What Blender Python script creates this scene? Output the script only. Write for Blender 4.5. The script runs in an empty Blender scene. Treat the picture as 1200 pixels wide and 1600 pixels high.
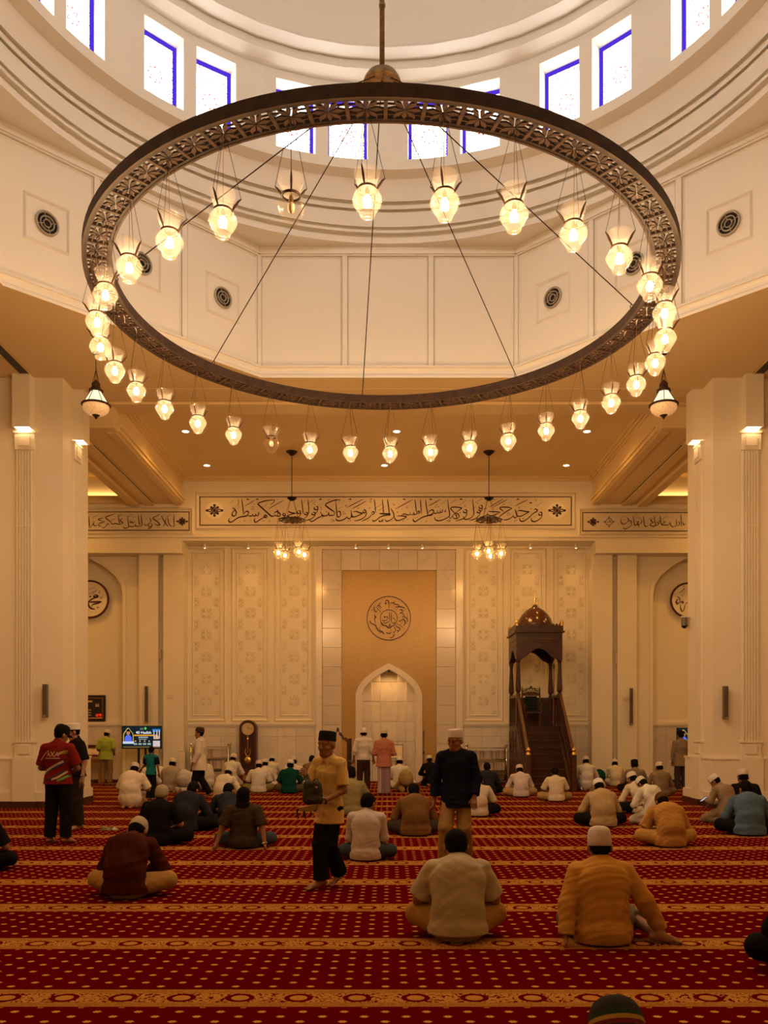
import bpy, bmesh, math, random
import numpy as np
from mathutils import Vector, Matrix, Euler, noise
PI = math.pi
random.seed(7)
SC = bpy.context.scene
COL = SC.collection

# ------------------------------------------------------------------ camera
F, CX, HY, EYE = 1351.0, 606.0, 1143.0, 1.62     # focal length, principal point and eye height (1200x1600 frame)
cam_d = bpy.data.cameras.new('camera')
cam = bpy.data.objects.new('camera', cam_d)
COL.objects.link(cam)
cam.location = (0, 0, EYE)
cam.rotation_euler = (PI/2, 0, 0)
cam_d.sensor_fit = 'HORIZONTAL'
cam_d.sensor_width = 36.0
cam_d.lens = 36.0*F/1200.0
cam_d.shift_x = -(CX-600.0)/1200.0
cam_d.shift_y = (HY-800.0)/1200.0
cam_d.clip_end = 200
SC.camera = cam

# ------------------------------------------------------------------ exposure and sky
SC.view_settings.view_transform = 'Standard'
SC.view_settings.look = 'None'
SC.view_settings.gamma = 1.0
SC.view_settings.use_curve_mapping = False
SC.view_settings.exposure = 0.10
world = bpy.data.worlds.new('sky')
SC.world = world
world.use_nodes = True
wn = world.node_tree
for n in list(wn.nodes): wn.nodes.remove(n)
_o = wn.nodes.new('ShaderNodeOutputWorld'); _b = wn.nodes.new('ShaderNodeBackground')
_s = wn.nodes.new('ShaderNodeTexSky'); _s.sky_type = 'NISHITA'; _s.sun_elevation = math.radians(50); _s.sun_disc = False
_b.inputs['Strength'].default_value = 0.25
wn.links.new(_s.outputs[0], _b.inputs[0]); wn.links.new(_b.outputs[0], _o.inputs[0])

# light-path limits keep the many lamps affordable
cy = SC.cycles
cy.max_bounces = 5; cy.diffuse_bounces = 3; cy.glossy_bounces = 2; cy.transmission_bounces = 2; cy.transparent_max_bounces = 8
world.cycles.sampling_method = 'NONE'; cy.light_sampling_threshold = 0.03
cy.caustics_reflective = False; cy.caustics_refractive = False
cy.use_adaptive_sampling = True; cy.adaptive_threshold = 0.08; cy.sample_clamp_indirect = 4.0

# brightness of the lamps the hall has
WINDOW_GLOW = 10.0       # daylight behind the stained glass
BULB_GLOW = 730.0       # ring chandelier bulbs
SMALL_BULB_GLOW = 400.0 # bulbs of the two small chandeliers
SCONCE_GLOW = 20.0
DOWNLIGHT_W = 365.0
SPOT_W = 24.0
WARM = (1.0, 0.53, 0.16)
WARM2 = (1.0, 0.49, 0.10)

# ------------------------------------------------------------------ helpers
def PX(px, d): return (px-CX)/F*d
def PZ(py, d): return EYE+(HY-py)/F*d
def PW(px, py, d): return Vector((PX(px, d), d, PZ(py, d)))
def FLOOR_D(py): return F*EYE/(py-HY)

MATS = {}
def nodes_of(name):
    m = bpy.data.materials.new(name); m.use_nodes = True
    nt = m.node_tree
    for n in list(nt.nodes): nt.nodes.remove(n)
    out = nt.nodes.new('ShaderNodeOutputMaterial')
    return m, nt, out
def pm(name, col, rough=0.6, metal=0.0, spec=0.4, var=None, bump=None, coords='Object', sheen=0.0):
    """principled material; var=(scale, amount) colour mottling, bump=(scale, strength) fine relief"""
    if name in MATS: return MATS[name]
    m, nt, out = nodes_of(name)
    b = nt.nodes.new('ShaderNodeBsdfPrincipled')
    b.inputs['Base Color'].default_value = (*col, 1); b.inputs['Roughness'].default_value = rough
    b.inputs['Metallic'].default_value = metal; b.inputs['Specular IOR Level'].default_value = spec
    if sheen: b.inputs['Sheen Weight'].default_value = sheen
    nt.links.new(b.outputs[0], out.inputs[0])
    if var or bump:
        tc = nt.nodes.new('ShaderNodeTexCoord')
    if var:
        nz = nt.nodes.new('ShaderNodeTexNoise'); nz.inputs['Scale'].default_value = var[0]; nz.inputs['Detail'].default_value = 4
        nt.links.new(tc.outputs[coords], nz.inputs['Vector'])
        rp = nt.nodes.new('ShaderNodeMapRange'); rp.inputs[1].default_value = 0.3; rp.inputs[2].default_value = 0.7
        rp.inputs[3].default_value = 1-var[1]; rp.inputs[4].default_value = 1+var[1]
        nt.links.new(nz.outputs[0], rp.inputs[0])
        mx = nt.nodes.new('ShaderNodeMix'); mx.data_type = 'RGBA'; mx.blend_type = 'MULTIPLY'; mx.inputs[0].default_value = 1
        mx.inputs[6].default_value = (*col, 1)
        nt.links.new(rp.outputs[0], mx.inputs[7]); nt.links.new(mx.outputs[2], b.inputs['Base Color'])
    if bump:
        nz2 = nt.nodes.new('ShaderNodeTexNoise'); nz2.inputs['Scale'].default_value = bump[0]; nz2.inputs['Detail'].default_value = 3
        nt.links.new(tc.outputs[coords], nz2.inputs['Vector'])
        bp = nt.nodes.new('ShaderNodeBump'); bp.inputs['Strength'].default_value = bump[1]; bp.inputs['Distance'].default_value = 0.01
        nt.links.new(nz2.outputs[0], bp.inputs['Height']); nt.links.new(bp.outputs[0], b.inputs['Normal'])
    MATS[name] = m
    return m
def em(name, col, strength):
    if name in MATS: return MATS[name]
    m, nt, out = nodes_of(name)
    e = nt.nodes.new('ShaderNodeEmission'); e.inputs[0].default_value = (*col, 1); e.inputs[1].default_value = strength
    nt.links.new(e.outputs[0], out.inputs[0]); MATS[name] = m
    if strength < 25 and 'sconce' not in name: m.cycles.emission_sampling = 'NONE'
    return m

class MB:
    """collects faces; build() links them as ONE mesh object"""
    def __init__(s): s.v = []; s.f = []; s.mi = []; s.cur = 0
    def add(s, vs, fs):
        o = len(s.v); s.v.extend([tuple(v) for v in vs])
        for f in fs: s.f.append(tuple(i+o for i in f)); s.mi.append(s.cur)
        return s
    def bx(s, x0, x1, y0, y1, z0, z1):
        if x0 > x1: x0, x1 = x1, x0
        if y0 > y1: y0, y1 = y1, y0
        if z0 > z1: z0, z1 = z1, z0
        vs = [(x0,y0,z0),(x1,y0,z0),(x1,y1,z0),(x0,y1,z0),(x0,y0,z1),(x1,y0,z1),(x1,y1,z1),(x0,y1,z1)]
        return s.add(vs, [(3,2,1,0),(4,5,6,7),(0,1,5,4),(1,2,6,5),(2,3,7,6),(3,0,4,7)])
    def quad(s, a, b, c, d): return s.add([a,b,c,d], [(0,1,2,3)])
    def beam(s, a, b, w, h, up=(0,0,1)):
        a = Vector(a); b = Vector(b); t = (b-a).normalized(); u = Vector(up)
        r = t.cross(u)
        if r.length < 1e-5: r = t.cross(Vector((1,0,0)))
        r.normalize(); u = r.cross(t)
        vs = []
        for p in (a, b):
            for sx, sy in ((-1,-1),(1,-1),(1,1),(-1,1)): vs.append(p+r*(sx*w/2)+u*(sy*h/2))
        return s.add(vs, [(0,1,2,3),(7,6,5,4),(0,4,5,1),(1,5,6,2),(2,6,7,3),(3,7,4,0)])
    def tube(s, pts, r, seg=8, cap=True, flat=None):
        pts = [Vector(p) for p in pts]; n = len(pts)
        rs = r if isinstance(r, (list, tuple)) else [r]*n
        prev = None; vs = []; fs = []
        for i, p in enumerate(pts):
            t = (pts[min(i+1,n-1)]-pts[max(i-1,0)])
            if t.length < 1e-9: t = Vector((0,0,1))
            t.normalize()
            if prev is None:
                a = Vector((0,0,1)) if abs(t.z) < 0.9 else Vector((1,0,0))
                u = t.cross(a).normalized()
            else:
                u = (prev-t*prev.dot(t))
                u = u.normalized() if u.length > 1e-6 else t.orthogonal().normalized()
            prev = u; w = t.cross(u)
            for k in range(seg):
                a = 2*PI*k/seg
                vs.append(p+u*(math.cos(a)*rs[i])+w*(math.sin(a)*rs[i]))
        for i in range(n-1):
            for k in range(seg):
                fs.append((i*seg+k, i*seg+(k+1)%seg, (i+1)*seg+(k+1)%seg, (i+1)*seg+k))
        if cap:
            fs.append(tuple(range(seg))[::-1]); fs.append(tuple((n-1)*seg+k for k in range(seg)))
        return s.add(vs, fs)
    def lathe(s, prof, seg=24, c=(0,0,0), a0=0.0, a1=2*PI, cap=False, sx=1, sy=1):
        full = abs(a1-a0-2*PI) < 1e-6; m = seg if full else seg+1
        vs = []; fs = []
        for r, z in prof:
            for k in range(m):
                a = a0+(a1-a0)*k/seg
                vs.append((c[0]+r*math.cos(a)*sx, c[1]+r*math.sin(a)*sy, c[2]+z))
        for i in range(len(prof)-1):
            for k in range(seg):
                k2 = (k+1) % m
                fs.append((i*m+k, i*m+k2, (i+1)*m+k2, (i+1)*m+k))
        if cap:
            fs.append(tuple(range(m))[::-1]); fs.append(tuple((len(prof)-1)*m+k for k in range(m)))
        return s.add(vs, fs)
    def ball(s, c, r, seg=12, ring=8, sc=(1,1,1)):
        vs = [(c[0], c[1], c[2]-r*sc[2])]; fs = []
        for i in range(1, ring):
            t = -PI/2+PI*i/ring
            for k in range(seg):
                a = 2*PI*k/seg
                vs.append((c[0]+r*sc[0]*math.cos(t)*math.cos(a), c[1]+r*sc[1]*math.cos(t)*math.sin(a), c[2]+r*sc[2]*math.sin(t)))
        vs.append((c[0], c[1], c[2]+r*sc[2])); top = len(vs)-1
        for k in range(seg): fs.append((0, 1+(k+1)%seg, 1+k)); fs.append((top, top-seg+k, top-seg+(k+1)%seg))
        for i in range(ring-2):
            for k in range(seg):
                fs.append((1+i*seg+k, 1+i*seg+(k+1)%seg, 1+(i+1)*seg+(k+1)%seg, 1+(i+1)*seg+k))
        return s.add(vs, fs)
    def prism(s, poly, lo, hi, fn):
        """poly: 2d outline (counter-clockwise), fn(u, v, w) -> point"""
        n = len(poly)
        vs = [fn(u, v, lo) for u, v in poly]+[fn(u, v, hi) for u, v in poly]
        fs = [tuple(range(n))[::-1], tuple(range(n, 2*n))]+[(i, (i+1)%n, n+(i+1)%n, n+i) for i in range(n)]
        return s.add(vs, fs)
    def build(s, name, mat, parent=None, smooth=False, loc=None, rot=None, bevel=0.0):
        me = bpy.data.meshes.new(name)
        me.from_pydata(s.v, [], s.f)
        ml = mat if isinstance(mat, (list, tuple)) else [mat]
        for m in ml: me.materials.append(m)
        if len(ml) > 1: me.polygons.foreach_set('material_index', s.mi)
        if smooth:
            me.polygons.foreach_set('use_smooth', [True]*len(me.polygons))
        me.update()
        bm = bmesh.new(); bm.from_mesh(me); bmesh.ops.recalc_face_normals(bm, faces=bm.faces); bm.to_mesh(me); bm.free()
        return link(name, me, parent, loc, rot, bevel)
def link(name, me, parent=None, loc=None, rot=None, bevel=0.0):
    o = bpy.data.objects.new(name, me); COL.objects.link(o)
    if parent is not None: o.parent = parent
    if loc is not None: o.location = loc
    if rot is not None: o.rotation_euler = rot
    if bevel:
        b = o.modifiers.new('bevel', 'BEVEL'); b.width = bevel; b.segments = 2; b.limit_method = 'ANGLE'
    return o
def smooth_angle(o, deg=35):
    me = o.data
    me.polygons.foreach_set('use_smooth', [True]*len(me.polygons))
    bm = bmesh.new(); bm.from_mesh(me)
    lim = math.radians(deg)
    for e in bm.edges:
        if len(e.link_faces) == 2 and e.calc_face_angle(0) > lim: e.smooth = False
    bm.to_mesh(me); bm.free()
    return o
def tag(o, label, cat, group=None):
    o['label'] = label; o['category'] = cat
    if group: o['group'] = group
    return o
def thing(name, label, cat, loc=(0,0,0), rotz=0.0, group=None):
    o = bpy.data.objects.new(name, None); COL.objects.link(o)
    o.empty_display_size = 0.1
    o.location = loc; o.rotation_euler = (0, 0, rotz)
    return tag(o, label, cat, group)
def struct(o): o['kind'] = 'structure'; return o
def copy_tree(o, parent=None):
    c = o.copy(); COL.objects.link(c); c.parent = parent
    for ch in list(o.children): copy_tree(ch, c)
    return c
def frame_bars(mb, x0, x1, z0, z1, y, w, t, prof=True):
    """picture-frame moulding on a wall facing -y; front face at y-t"""
    o = [(x0,z0),(x1,z0),(x1,z1),(x0,z1)]; i = [(x0+w,z0+w),(x1-w,z0+w),(x1-w,z1-w),(x0+w,z1-w)]
    m = [((a[0]+b[0])/2, (a[1]+b[1])/2) for a, b in zip(o, i)]
    for k in range(4):
        j = (k+1) % 4
        vs = [(o[k][0],y,o[k][1]),(o[j][0],y,o[j][1]),(m[j][0],y-t,m[j][1]),(m[k][0],y-t,m[k][1]),(i[j][0],y,i[j][1]),(i[k][0],y,i[k][1])]
        mb.add(vs, [(0,1,2,3),(3,2,4,5)])
    return mb
def catmull(pts, sub=5):
    if len(pts) < 3: return [Vector((p[0], p[1], 0)) for p in pts]
    P = [Vector((p[0], p[1], 0)) for p in pts]; P = [P[0]*2-P[1]]+P+[P[-1]*2-P[-2]]
    out = []
    for i in range(1, len(P)-2):
        p0, p1, p2, p3 = P[i-1:i+3]
        for k in range(sub):
            t = k/sub
            out.append(0.5*((2*p1)+(-p0+p2)*t+(2*p0-5*p1+4*p2-p3)*t*t+(-p0+3*p1-3*p2+p3)*t**3))
    out.append(P[-2]); return out
def pen(mb, pts, w, fn, lo, hi, sub=5, taper=0.45):
    """broad-nib stroke as a raised ribbon: pts in drawing space, fn(u,v,depth)->point"""
    c = catmull(pts, sub); n = len(c)
    nib = Vector((math.cos(0.9), -math.sin(0.9), 0))
    L = []; R = []
    for i, p in enumerate(c):
        t = (c[min(i+1,n-1)]-c[max(i-1,0)])
        t = t.normalized() if t.length > 1e-9 else Vector((1,0,0))
        nrm = Vector((-t.y, t.x, 0))
        k = 0.55+0.5*abs(nrm.dot(nib))
        e = min(i, n-1-i)/max(1.0, (n-1)*0.22)
        k *= taper+(1-taper)*min(1.0, e)
        L.append(p+nrm*(w*k/2)); R.append(p-nrm*(w*k/2))
    vs = [fn(p.x,p.y,hi) for p in L]+[fn(p.x,p.y,hi) for p in R]+[fn(p.x,p.y,lo) for p in L]+[fn(p.x,p.y,lo) for p in R]
    fs = []
    for i in range(n-1):
        fs += [(i,i+1,n+i+1,n+i),(i,2*n+i,2*n+i+1,i+1),(n+i,n+i+1,3*n+i+1,3*n+i)]
    mb.add(vs, fs)
def dot(mb, u, v, r, fn, lo, hi, n=4, rot=0.6):
    mb.prism([(u+r*math.cos(rot+2*PI*k/n), v+r*math.sin(rot+2*PI*k/n)) for k in range(n)], lo, hi, fn)
ORD = ['first','second','third','fourth','fifth','sixth','seventh','eighth','ninth','tenth','eleventh','twelfth','thirteenth','fourteenth','fifteenth','sixteenth','seventeenth','eighteenth','nineteenth','twentieth']
ORD += ['twenty-'+q for q in ORD[:9]]

# ------------------------------------------------------------------ materials
def marble_mat(name, col, vein, rough=0.22, scale=0.8):
    m, nt, out = nodes_of(name)
    b = nt.nodes.new('ShaderNodeBsdfPrincipled'); b.inputs['Roughness'].default_value = rough; b.inputs['Specular IOR Level'].default_value = 0.5
    tc = nt.nodes.new('ShaderNodeTexCoord'); geo = nt.nodes.new('ShaderNodeNewGeometry')
    nz = nt.nodes.new('ShaderNodeTexNoise'); nz.inputs['Scale'].default_value = scale; nz.inputs['Detail'].default_value = 6; nz.inputs['Distortion'].default_value = 1.2
    nt.links.new(geo.outputs['Position'], nz.inputs['Vector'])
    ab = nt.nodes.new('ShaderNodeMath'); ab.operation = 'SUBTRACT'; ab.inputs[1].default_value = 0.5
    a2 = nt.nodes.new('ShaderNodeMath'); a2.operation = 'ABSOLUTE'
    nt.links.new(nz.outputs[0], ab.inputs[0]); nt.links.new(ab.outputs[0], a2.inputs[0])
    rp = nt.nodes.new('ShaderNodeMapRange'); rp.inputs[1].default_value = 0.0; rp.inputs[2].default_value = 0.03; rp.inputs[3].default_value = 0.22; rp.inputs[4].default_value = 0.0
    nt.links.new(a2.outputs[0], rp.inputs[0])
    oi = nt.nodes.new('ShaderNodeObjectInfo')
    mr = nt.nodes.new('ShaderNodeMapRange'); mr.inputs[3].default_value = 0.95; mr.inputs[4].default_value = 1.03
    nt.links.new(oi.outputs['Random'], mr.inputs[0])
    mx = nt.nodes.new('ShaderNodeMix'); mx.data_type = 'RGBA'; mx.inputs[6].default_value = (*col,1); mx.inputs[7].default_value = (*vein,1)
    nt.links.new(rp.outputs[0], mx.inputs[0])
    mm = nt.nodes.new('ShaderNodeMix'); mm.data_type = 'RGBA'; mm.blend_type = 'MULTIPLY'; mm.inputs[0].default_value = 1
    nt.links.new(mx.outputs[2], mm.inputs[6]); nt.links.new(mr.outputs[0], mm.inputs[7])
    nt.links.new(mm.outputs[2], b.inputs['Base Color']); nt.links.new(b.outputs[0], out.inputs[0])
    MATS[name] = m; return m
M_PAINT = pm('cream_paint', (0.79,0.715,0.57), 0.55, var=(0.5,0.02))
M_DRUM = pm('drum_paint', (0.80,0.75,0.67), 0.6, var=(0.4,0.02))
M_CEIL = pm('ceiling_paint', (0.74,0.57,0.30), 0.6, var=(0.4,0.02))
M_MARBLE = marble_mat('white_marble', (0.74,0.66,0.56), (0.46,0.38,0.30))
M_MARBLE2 = marble_mat('grey_marble', (0.66,0.58,0.48), (0.40,0.33,0.26), 0.16)
M_BRONZE = pm('bronze', (0.042,0.017,0.006), 0.6, 0.15, var=(9,0.45), bump=(40,0.15))
M_BRONZE_D = pm('dark_bronze', (0.020,0.010,0.005), 0.6, 0.2, var=(9,0.3))
M_BRASS = pm('brass', (0.55,0.33,0.10), 0.3, 1.0)
M_GOLD = pm('gold_leaf', (0.75,0.48,0.13), 0.28, 1.0)
M_WOOD = pm('dark_wood', (0.042,0.0115,0.0045), 0.36, var=(5,0.35), spec=0.5)
M_WOOD2 = pm('red_wood', (0.078,0.021,0.008), 0.38, var=(5,0.3), spec=0.5)
M_INK = pm('brown_ink', (0.05,0.008,0.004), 0.5)
M_CHROME = pm('chrome', (0.72,0.70,0.66), 0.18, 1.0)
M_BLACK = pm('black_plastic', (0.012,0.011,0.010), 0.45)
M_GREYMET = pm('grey_metal', (0.16,0.13,0.10), 0.5, 0.2)
M_DARKHOLE = pm('vent_shadow', (0.02,0.015,0.012), 0.9)
M_SKIRT = pm('dark_skirting', (0.06,0.018,0.012), 0.35)
M_CABLE = pm('steel_cable', (0.03,0.02,0.015), 0.5, 0.6)
M_BLUE = em('blue_glass_border', (0.10,0.04,0.85), 0.75)
M_WHITEPL = pm('white_plastic', (0.75,0.70,0.62), 0.45)
def gold_mosaic():
    m, nt, out = nodes_of('gold_mosaic')
    b = nt.nodes.new('ShaderNodeBsdfPrincipled'); b.inputs['Roughness'].default_value = 0.3; b.inputs['Metallic'].default_value = 0.15
    geo = nt.nodes.new('ShaderNodeNewGeometry'); sx = nt.nodes.new('ShaderNodeSeparateXYZ'); cb = nt.nodes.new('ShaderNodeCombineXYZ')
    nt.links.new(geo.outputs['Position'], sx.inputs[0]); nt.links.new(sx.outputs[0], cb.inputs[0]); nt.links.new(sx.outputs[2], cb.inputs[1])
    br = nt.nodes.new('ShaderNodeTexBrick'); br.offset = 0.0; br.inputs['Scale'].default_value = 1.0
    br.inputs['Brick Width'].default_value = 0.026; br.inputs['Row Height'].default_value = 0.026; br.inputs['Mortar Size'].default_value = 0.002
    br.inputs['Color1'].default_value = (0.54,0.34,0.115,1); br.inputs['Color2'].default_value = (0.45,0.275,0.088,1); br.inputs['Mortar'].default_value = (0.38,0.235,0.075,1)
    nt.links.new(cb.outputs[0], br.inputs['Vector']); nt.links.new(br.outputs[0], b.inputs['Base Color'])
    bp = nt.nodes.new('ShaderNodeBump'); bp.invert = True; bp.inputs['Strength'].default_value = 0.3; bp.inputs['Distance'].default_value = 0.004
    nt.links.new(br.outputs['Fac'], bp.inputs['Height']); nt.links.new(bp.outputs[0], b.inputs['Normal'])
    nt.links.new(b.outputs[0], out.inputs[0]); return m
M_MOSAIC = gold_mosaic()
def carpet_mat():
    m, nt, out = nodes_of('carpet')
    N = nt.nodes.new; L = nt.links.new
    b = N('ShaderNodeBsdfPrincipled'); b.inputs['Roughness'].default_value = 0.95; b.inputs['Specular IOR Level'].default_value = 0.0
    geo = N('ShaderNodeNewGeometry'); sp = N('ShaderNodeSeparateXYZ'); L(geo.outputs['Position'], sp.inputs[0])
    def val(x):
        n = N('ShaderNodeValue'); n.outputs[0].default_value = x; return n.outputs[0]
    def mth(op, a, c=None, d=None):
        n = N('ShaderNodeMath'); n.operation = op
        for i, q in enumerate((a, c, d)):
            if q is None: continue
            if isinstance(q, (int, float)): n.inputs[i].default_value = q
            else: L(q, n.inputs[i])
        return n.outputs[0]
    X = sp.outputs[0]; Y = sp.outputs[1]
    PIT = 1.35; Y0 = 6.61
    v = mth('MULTIPLY', mth('FRACT', mth('DIVIDE', mth('SUBTRACT', Y0+1.35*50, Y), PIT)), PIT)     # metres in front of a row band
    vs = mth('ABSOLUTE', mth('SUBTRACT', mth('MULTIPLY', mth('FRACT', mth('ADD', mth('DIVIDE', v, PIT), 0.5)), PIT), PIT/2))  # distance to band centre
    # florets: staggered lattice
    def floret(xo, vo):
        a = mth('SUBTRACT', mth('MULTIPLY', mth('FRACT', mth('ADD', mth('DIVIDE', mth('SUBTRACT', X, xo), 0.238), 0.5)), 0.238), 0.119)
        c = mth('SUBTRACT', mth('MULTIPLY', mth('FRACT', mth('ADD', mth('DIVIDE', mth('SUBTRACT', v, vo), 0.171), 0.5)), 0.171), 0.0855)
        ang = mth('ARCTAN2', c, a)
        rr = mth('SQRT', mth('ADD', mth('POWER', mth('DIVIDE', a, 0.026), 2), mth('POWER', mth('DIVIDE', c, 0.0205), 2)))
        pet = mth('ADD', 0.92, mth('MULTIPLY', mth('COSINE', mth('MULTIPLY', ang, 6)), 0.12))
        return mth('LESS_THAN', rr, pet)
    fl = mth('MAXIMUM', floret(-0.134, 0.175), floret(-0.015, 0.2605))
    inred = mth('GREATER_THAN', vs, 0.182)
    fl = mth('MULTIPLY', fl, inred)
    band = mth('LESS_THAN', vs, 0.170)
    inner = mth('LESS_THAN', vs, 0.088)
    # medallions along the band
    mx = mth('SUBTRACT', mth('MULTIPLY', mth('FRACT', mth('ADD', mth('DIVIDE', mth('SUBTRACT', X, -0.187), 0.356), 0.5)), 0.356), 0.178)
    sv = mth('DIVIDE', vs, 0.050)
    med = mth('LESS_THAN', mth('ADD', mth('POWER', mth('DIVIDE', mx, 0.054), 2), mth('POWER', sv, 2)), 1.0)
    gap = mth('LESS_THAN', mth('ADD', mth('POWER', mth('DIVIDE', mx, 0.088), 2), mth('POWER', mth('DIVIDE', vs, 0.082), 2)), 1.0)
    vo = N('ShaderNodeTexVoronoi'); vo.inputs['Scale'].default_value = 55
    L(geo.outputs['Position'], vo.inputs['Vector'])
    lace = mth('LESS_THAN', vo.outputs['Distance'], 0.66)
    lace = mth('MULTIPLY', lace, mth('SUBTRACT', 1.0, gap))
    innergold = mth('MAXIMUM', med, lace)
    vo2 = N('ShaderNodeTexVoronoi'); vo2.inputs['Scale'].default_value = 70
    L(geo.outputs['Position'], vo2.inputs['Vector'])
    edge = mth('SUBTRACT', band, inner)
    edgegold = mth('MULTIPLY', edge, mth('ADD', 0.72, mth('MULTIPLY', mth('LESS_THAN', vo2.outputs['Distance'], 0.5), 0.28)))
    gold = mth('MAXIMUM', mth('MAXIMUM', fl, mth('MULTIPLY', edgegold, 0.60)), mth('MULTIPLY', mth('MULTIPLY', inner, innergold), 0.72))
    nz = N('ShaderNodeTexNoise'); nz.inputs['Scale'].default_value = 1.3; nz.inputs['Detail'].default_value = 5
    L(geo.outputs['Position'], nz.inputs['Vector'])
    red = N('ShaderNodeMix'); red.data_type = 'RGBA'
    red.inputs[6].default_value = (0.074,0.0010,0.0010,1); red.inputs[7].default_value = (0.108,0.0018,0.0018,1)
    L(nz.outputs[0], red.inputs[0])
    mixc = N('ShaderNodeMix'); mixc.data_type = 'RGBA'; mixc.inputs[7].default_value = (0.52,0.26,0.058,1)
    L(gold, mixc.inputs[0]); L(red.outputs[2], mixc.inputs[6]); L(mixc.outputs[2], b.inputs['Base Color'])
    n2 = N('ShaderNodeTexNoise'); n2.inputs['Scale'].default_value = 160; L(geo.outputs['Position'], n2.inputs['Vector'])
    bp = N('ShaderNodeBump'); bp.inputs['Strength'].default_value = 0.35; bp.inputs['Distance'].default_value = 0.006
    L(n2.outputs[0], bp.inputs['Height']); L(bp.outputs[0], b.inputs['Normal'])
    L(b.outputs[0], out.inputs[0]); return m
M_CARPET = carpet_mat()
def lamp_glass(name, tint, trans=0.62, frost=0.30):
    m, nt, out = nodes_of(name)
    t = nt.nodes.new('ShaderNodeBsdfTransparent'); t.inputs[0].default_value = (*tint,1)
    d = nt.nodes.new('ShaderNodeBsdfTranslucent'); d.inputs[0].default_value = (*tint,1)
    g = nt.nodes.new('ShaderNodeBsdfGlossy'); g.inputs['Roughness'].default_value = 0.08
    m1 = nt.nodes.new('ShaderNodeMixShader'); m1.inputs[0].default_value = frost
    nt.links.new(t.outputs[0], m1.inputs[1]); nt.links.new(d.outputs[0], m1.inputs[2])
    lw = nt.nodes.new('ShaderNodeLayerWeight'); lw.inputs[0].default_value = 0.35
    m2 = nt.nodes.new('ShaderNodeMixShader')
    mr = nt.nodes.new('ShaderNodeMapRange'); mr.inputs[3].default_value = 0.02; mr.inputs[4].default_value = 0.13
    nt.links.new(lw.outputs['Facing'], mr.inputs[0]); nt.links.new(mr.outputs[0], m2.inputs[0])
    nt.links.new(m1.outputs[0], m2.inputs[1]); nt.links.new(g.outputs[0], m2.inputs[2])
    nt.links.new(m2.outputs[0], out.inputs[0]); MATS[name] = m; return m
M_GLOBE = lamp_glass('lamp_globe_glass', (1.0,0.965,0.90), frost=0.014)
M_CUP = lamp_glass('lamp_cup_glass', (1.0,0.98,0.95), frost=0.14)
# ================================================================== THE SETTING
WD = 27.4            # depth of the prayer wall
FD = 26.6            # depth of the calligraphy frieze above it
DC = 11.9            # depth of the dome centre
AP = 6.5             # apothem of the octagon cornice
SOF = 9.15           # soffit height
CEIL = 9.456         # coffer ceiling height
XC = PX(607.6, WD)   # axis of the prayer niche

mb = MB(); mb.quad((-14,-4,0),(14,-4,0),(14,28.4,0),(-14,28.4,0))
floor = struct(mb.build('floor', M_CARPET))
struct(MB().bx(-14.3,-14,-4.3,28.4,0,9.6).build('wall_left', M_PAINT))
struct(MB().bx(14,14.3,-4.3,28.4,0,9.6).build('wall_right', M_PAINT))
struct(MB().bx(-14,14,-4.3,-4,0,9.6).build('wall_rear', M_PAINT))
# front wall either side of the niche surround
xl, xr = PX(494,WD), PX(722.7,WD)
mb = MB(); mb.bx(-14,xl,WD,WD+0.3,0,9.6); mb.bx(xr,14,WD,WD+0.3,0,9.6); mb.bx(xl,xr,WD,WD+0.3,7.45,9.6)
wall_front = struct(mb.build('wall_front', M_PAINT))
# frieze beam carrying the calligraphy, bulkheads over the side bays
zf = PZ(845,FD)
mb = MB(); mb.bx(-14,14,FD,WD,zf,CEIL+0.1)
mb.bx(-14,14,FD-0.06,FD,PZ(840,FD),PZ(838,FD)); mb.bx(-14,14,FD-0.03,FD,zf,zf+0.06)
struct(mb.build('trim_1', M_PAINT))
for s, n in ((-1,'trim_2'),(1,'trim_3')):
    e = PX(285,FD) if s < 0 else PX(930,FD)
    mb = MB(); mb.bx(s*14, e, FD-0.10, WD, PZ(865,FD), zf-0.005)
    struct(mb.build(n, M_PAINT))
# soffit with the octagonal opening
mb = MB(); t = AP*math.tan(PI/8); Y0, Y1 = DC-AP, DC+AP; ye = 20.2
mb.quad((-14,-4,SOF),(-AP,-4,SOF),(-AP,ye,SOF),(-14,ye,SOF)); mb.quad((AP,-4,SOF),(14,-4,SOF),(14,ye,SOF),(AP,ye,SOF))
mb.quad((-AP,-4,SOF),(AP,-4,SOF),(AP,Y0,SOF),(-AP,Y0,SOF)); mb.quad((-AP,Y1,SOF),(AP,Y1,SOF),(AP,ye,SOF),(-AP,ye,SOF))
for sx in (-1,1):
    for sy, yy in ((-1,Y0),(1,Y1)):
        mb.add([(sx*AP,yy,SOF),(sx*t,yy,SOF),(sx*AP,DC+sy*t,SOF)], [(0,1,2)])
mb.quad((-14,ye,SOF),(14,ye,SOF),(14,ye,CEIL+0.1),(-14,ye,CEIL+0.1))
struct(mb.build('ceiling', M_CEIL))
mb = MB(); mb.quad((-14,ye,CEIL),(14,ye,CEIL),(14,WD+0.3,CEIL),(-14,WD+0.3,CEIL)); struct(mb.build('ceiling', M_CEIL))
# shadow line and drop moulding along the soffit edge
mb = MB(); mb.bx(-6.95,6.95,18.98,19.02,SOF-0.012,SOF-0.002); mb.bx(-6.95,6.95,19.75,20.2,SOF-0.06,SOF-0.002); mb.bx(-6.95,6.95,20.2,20.36,SOF-0.06,CEIL)
mb.bx(-6.95,6.95,20.36,20.5,CEIL-0.12,CEIL)
struct(mb.build('trim_4', M_CEIL))
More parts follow.
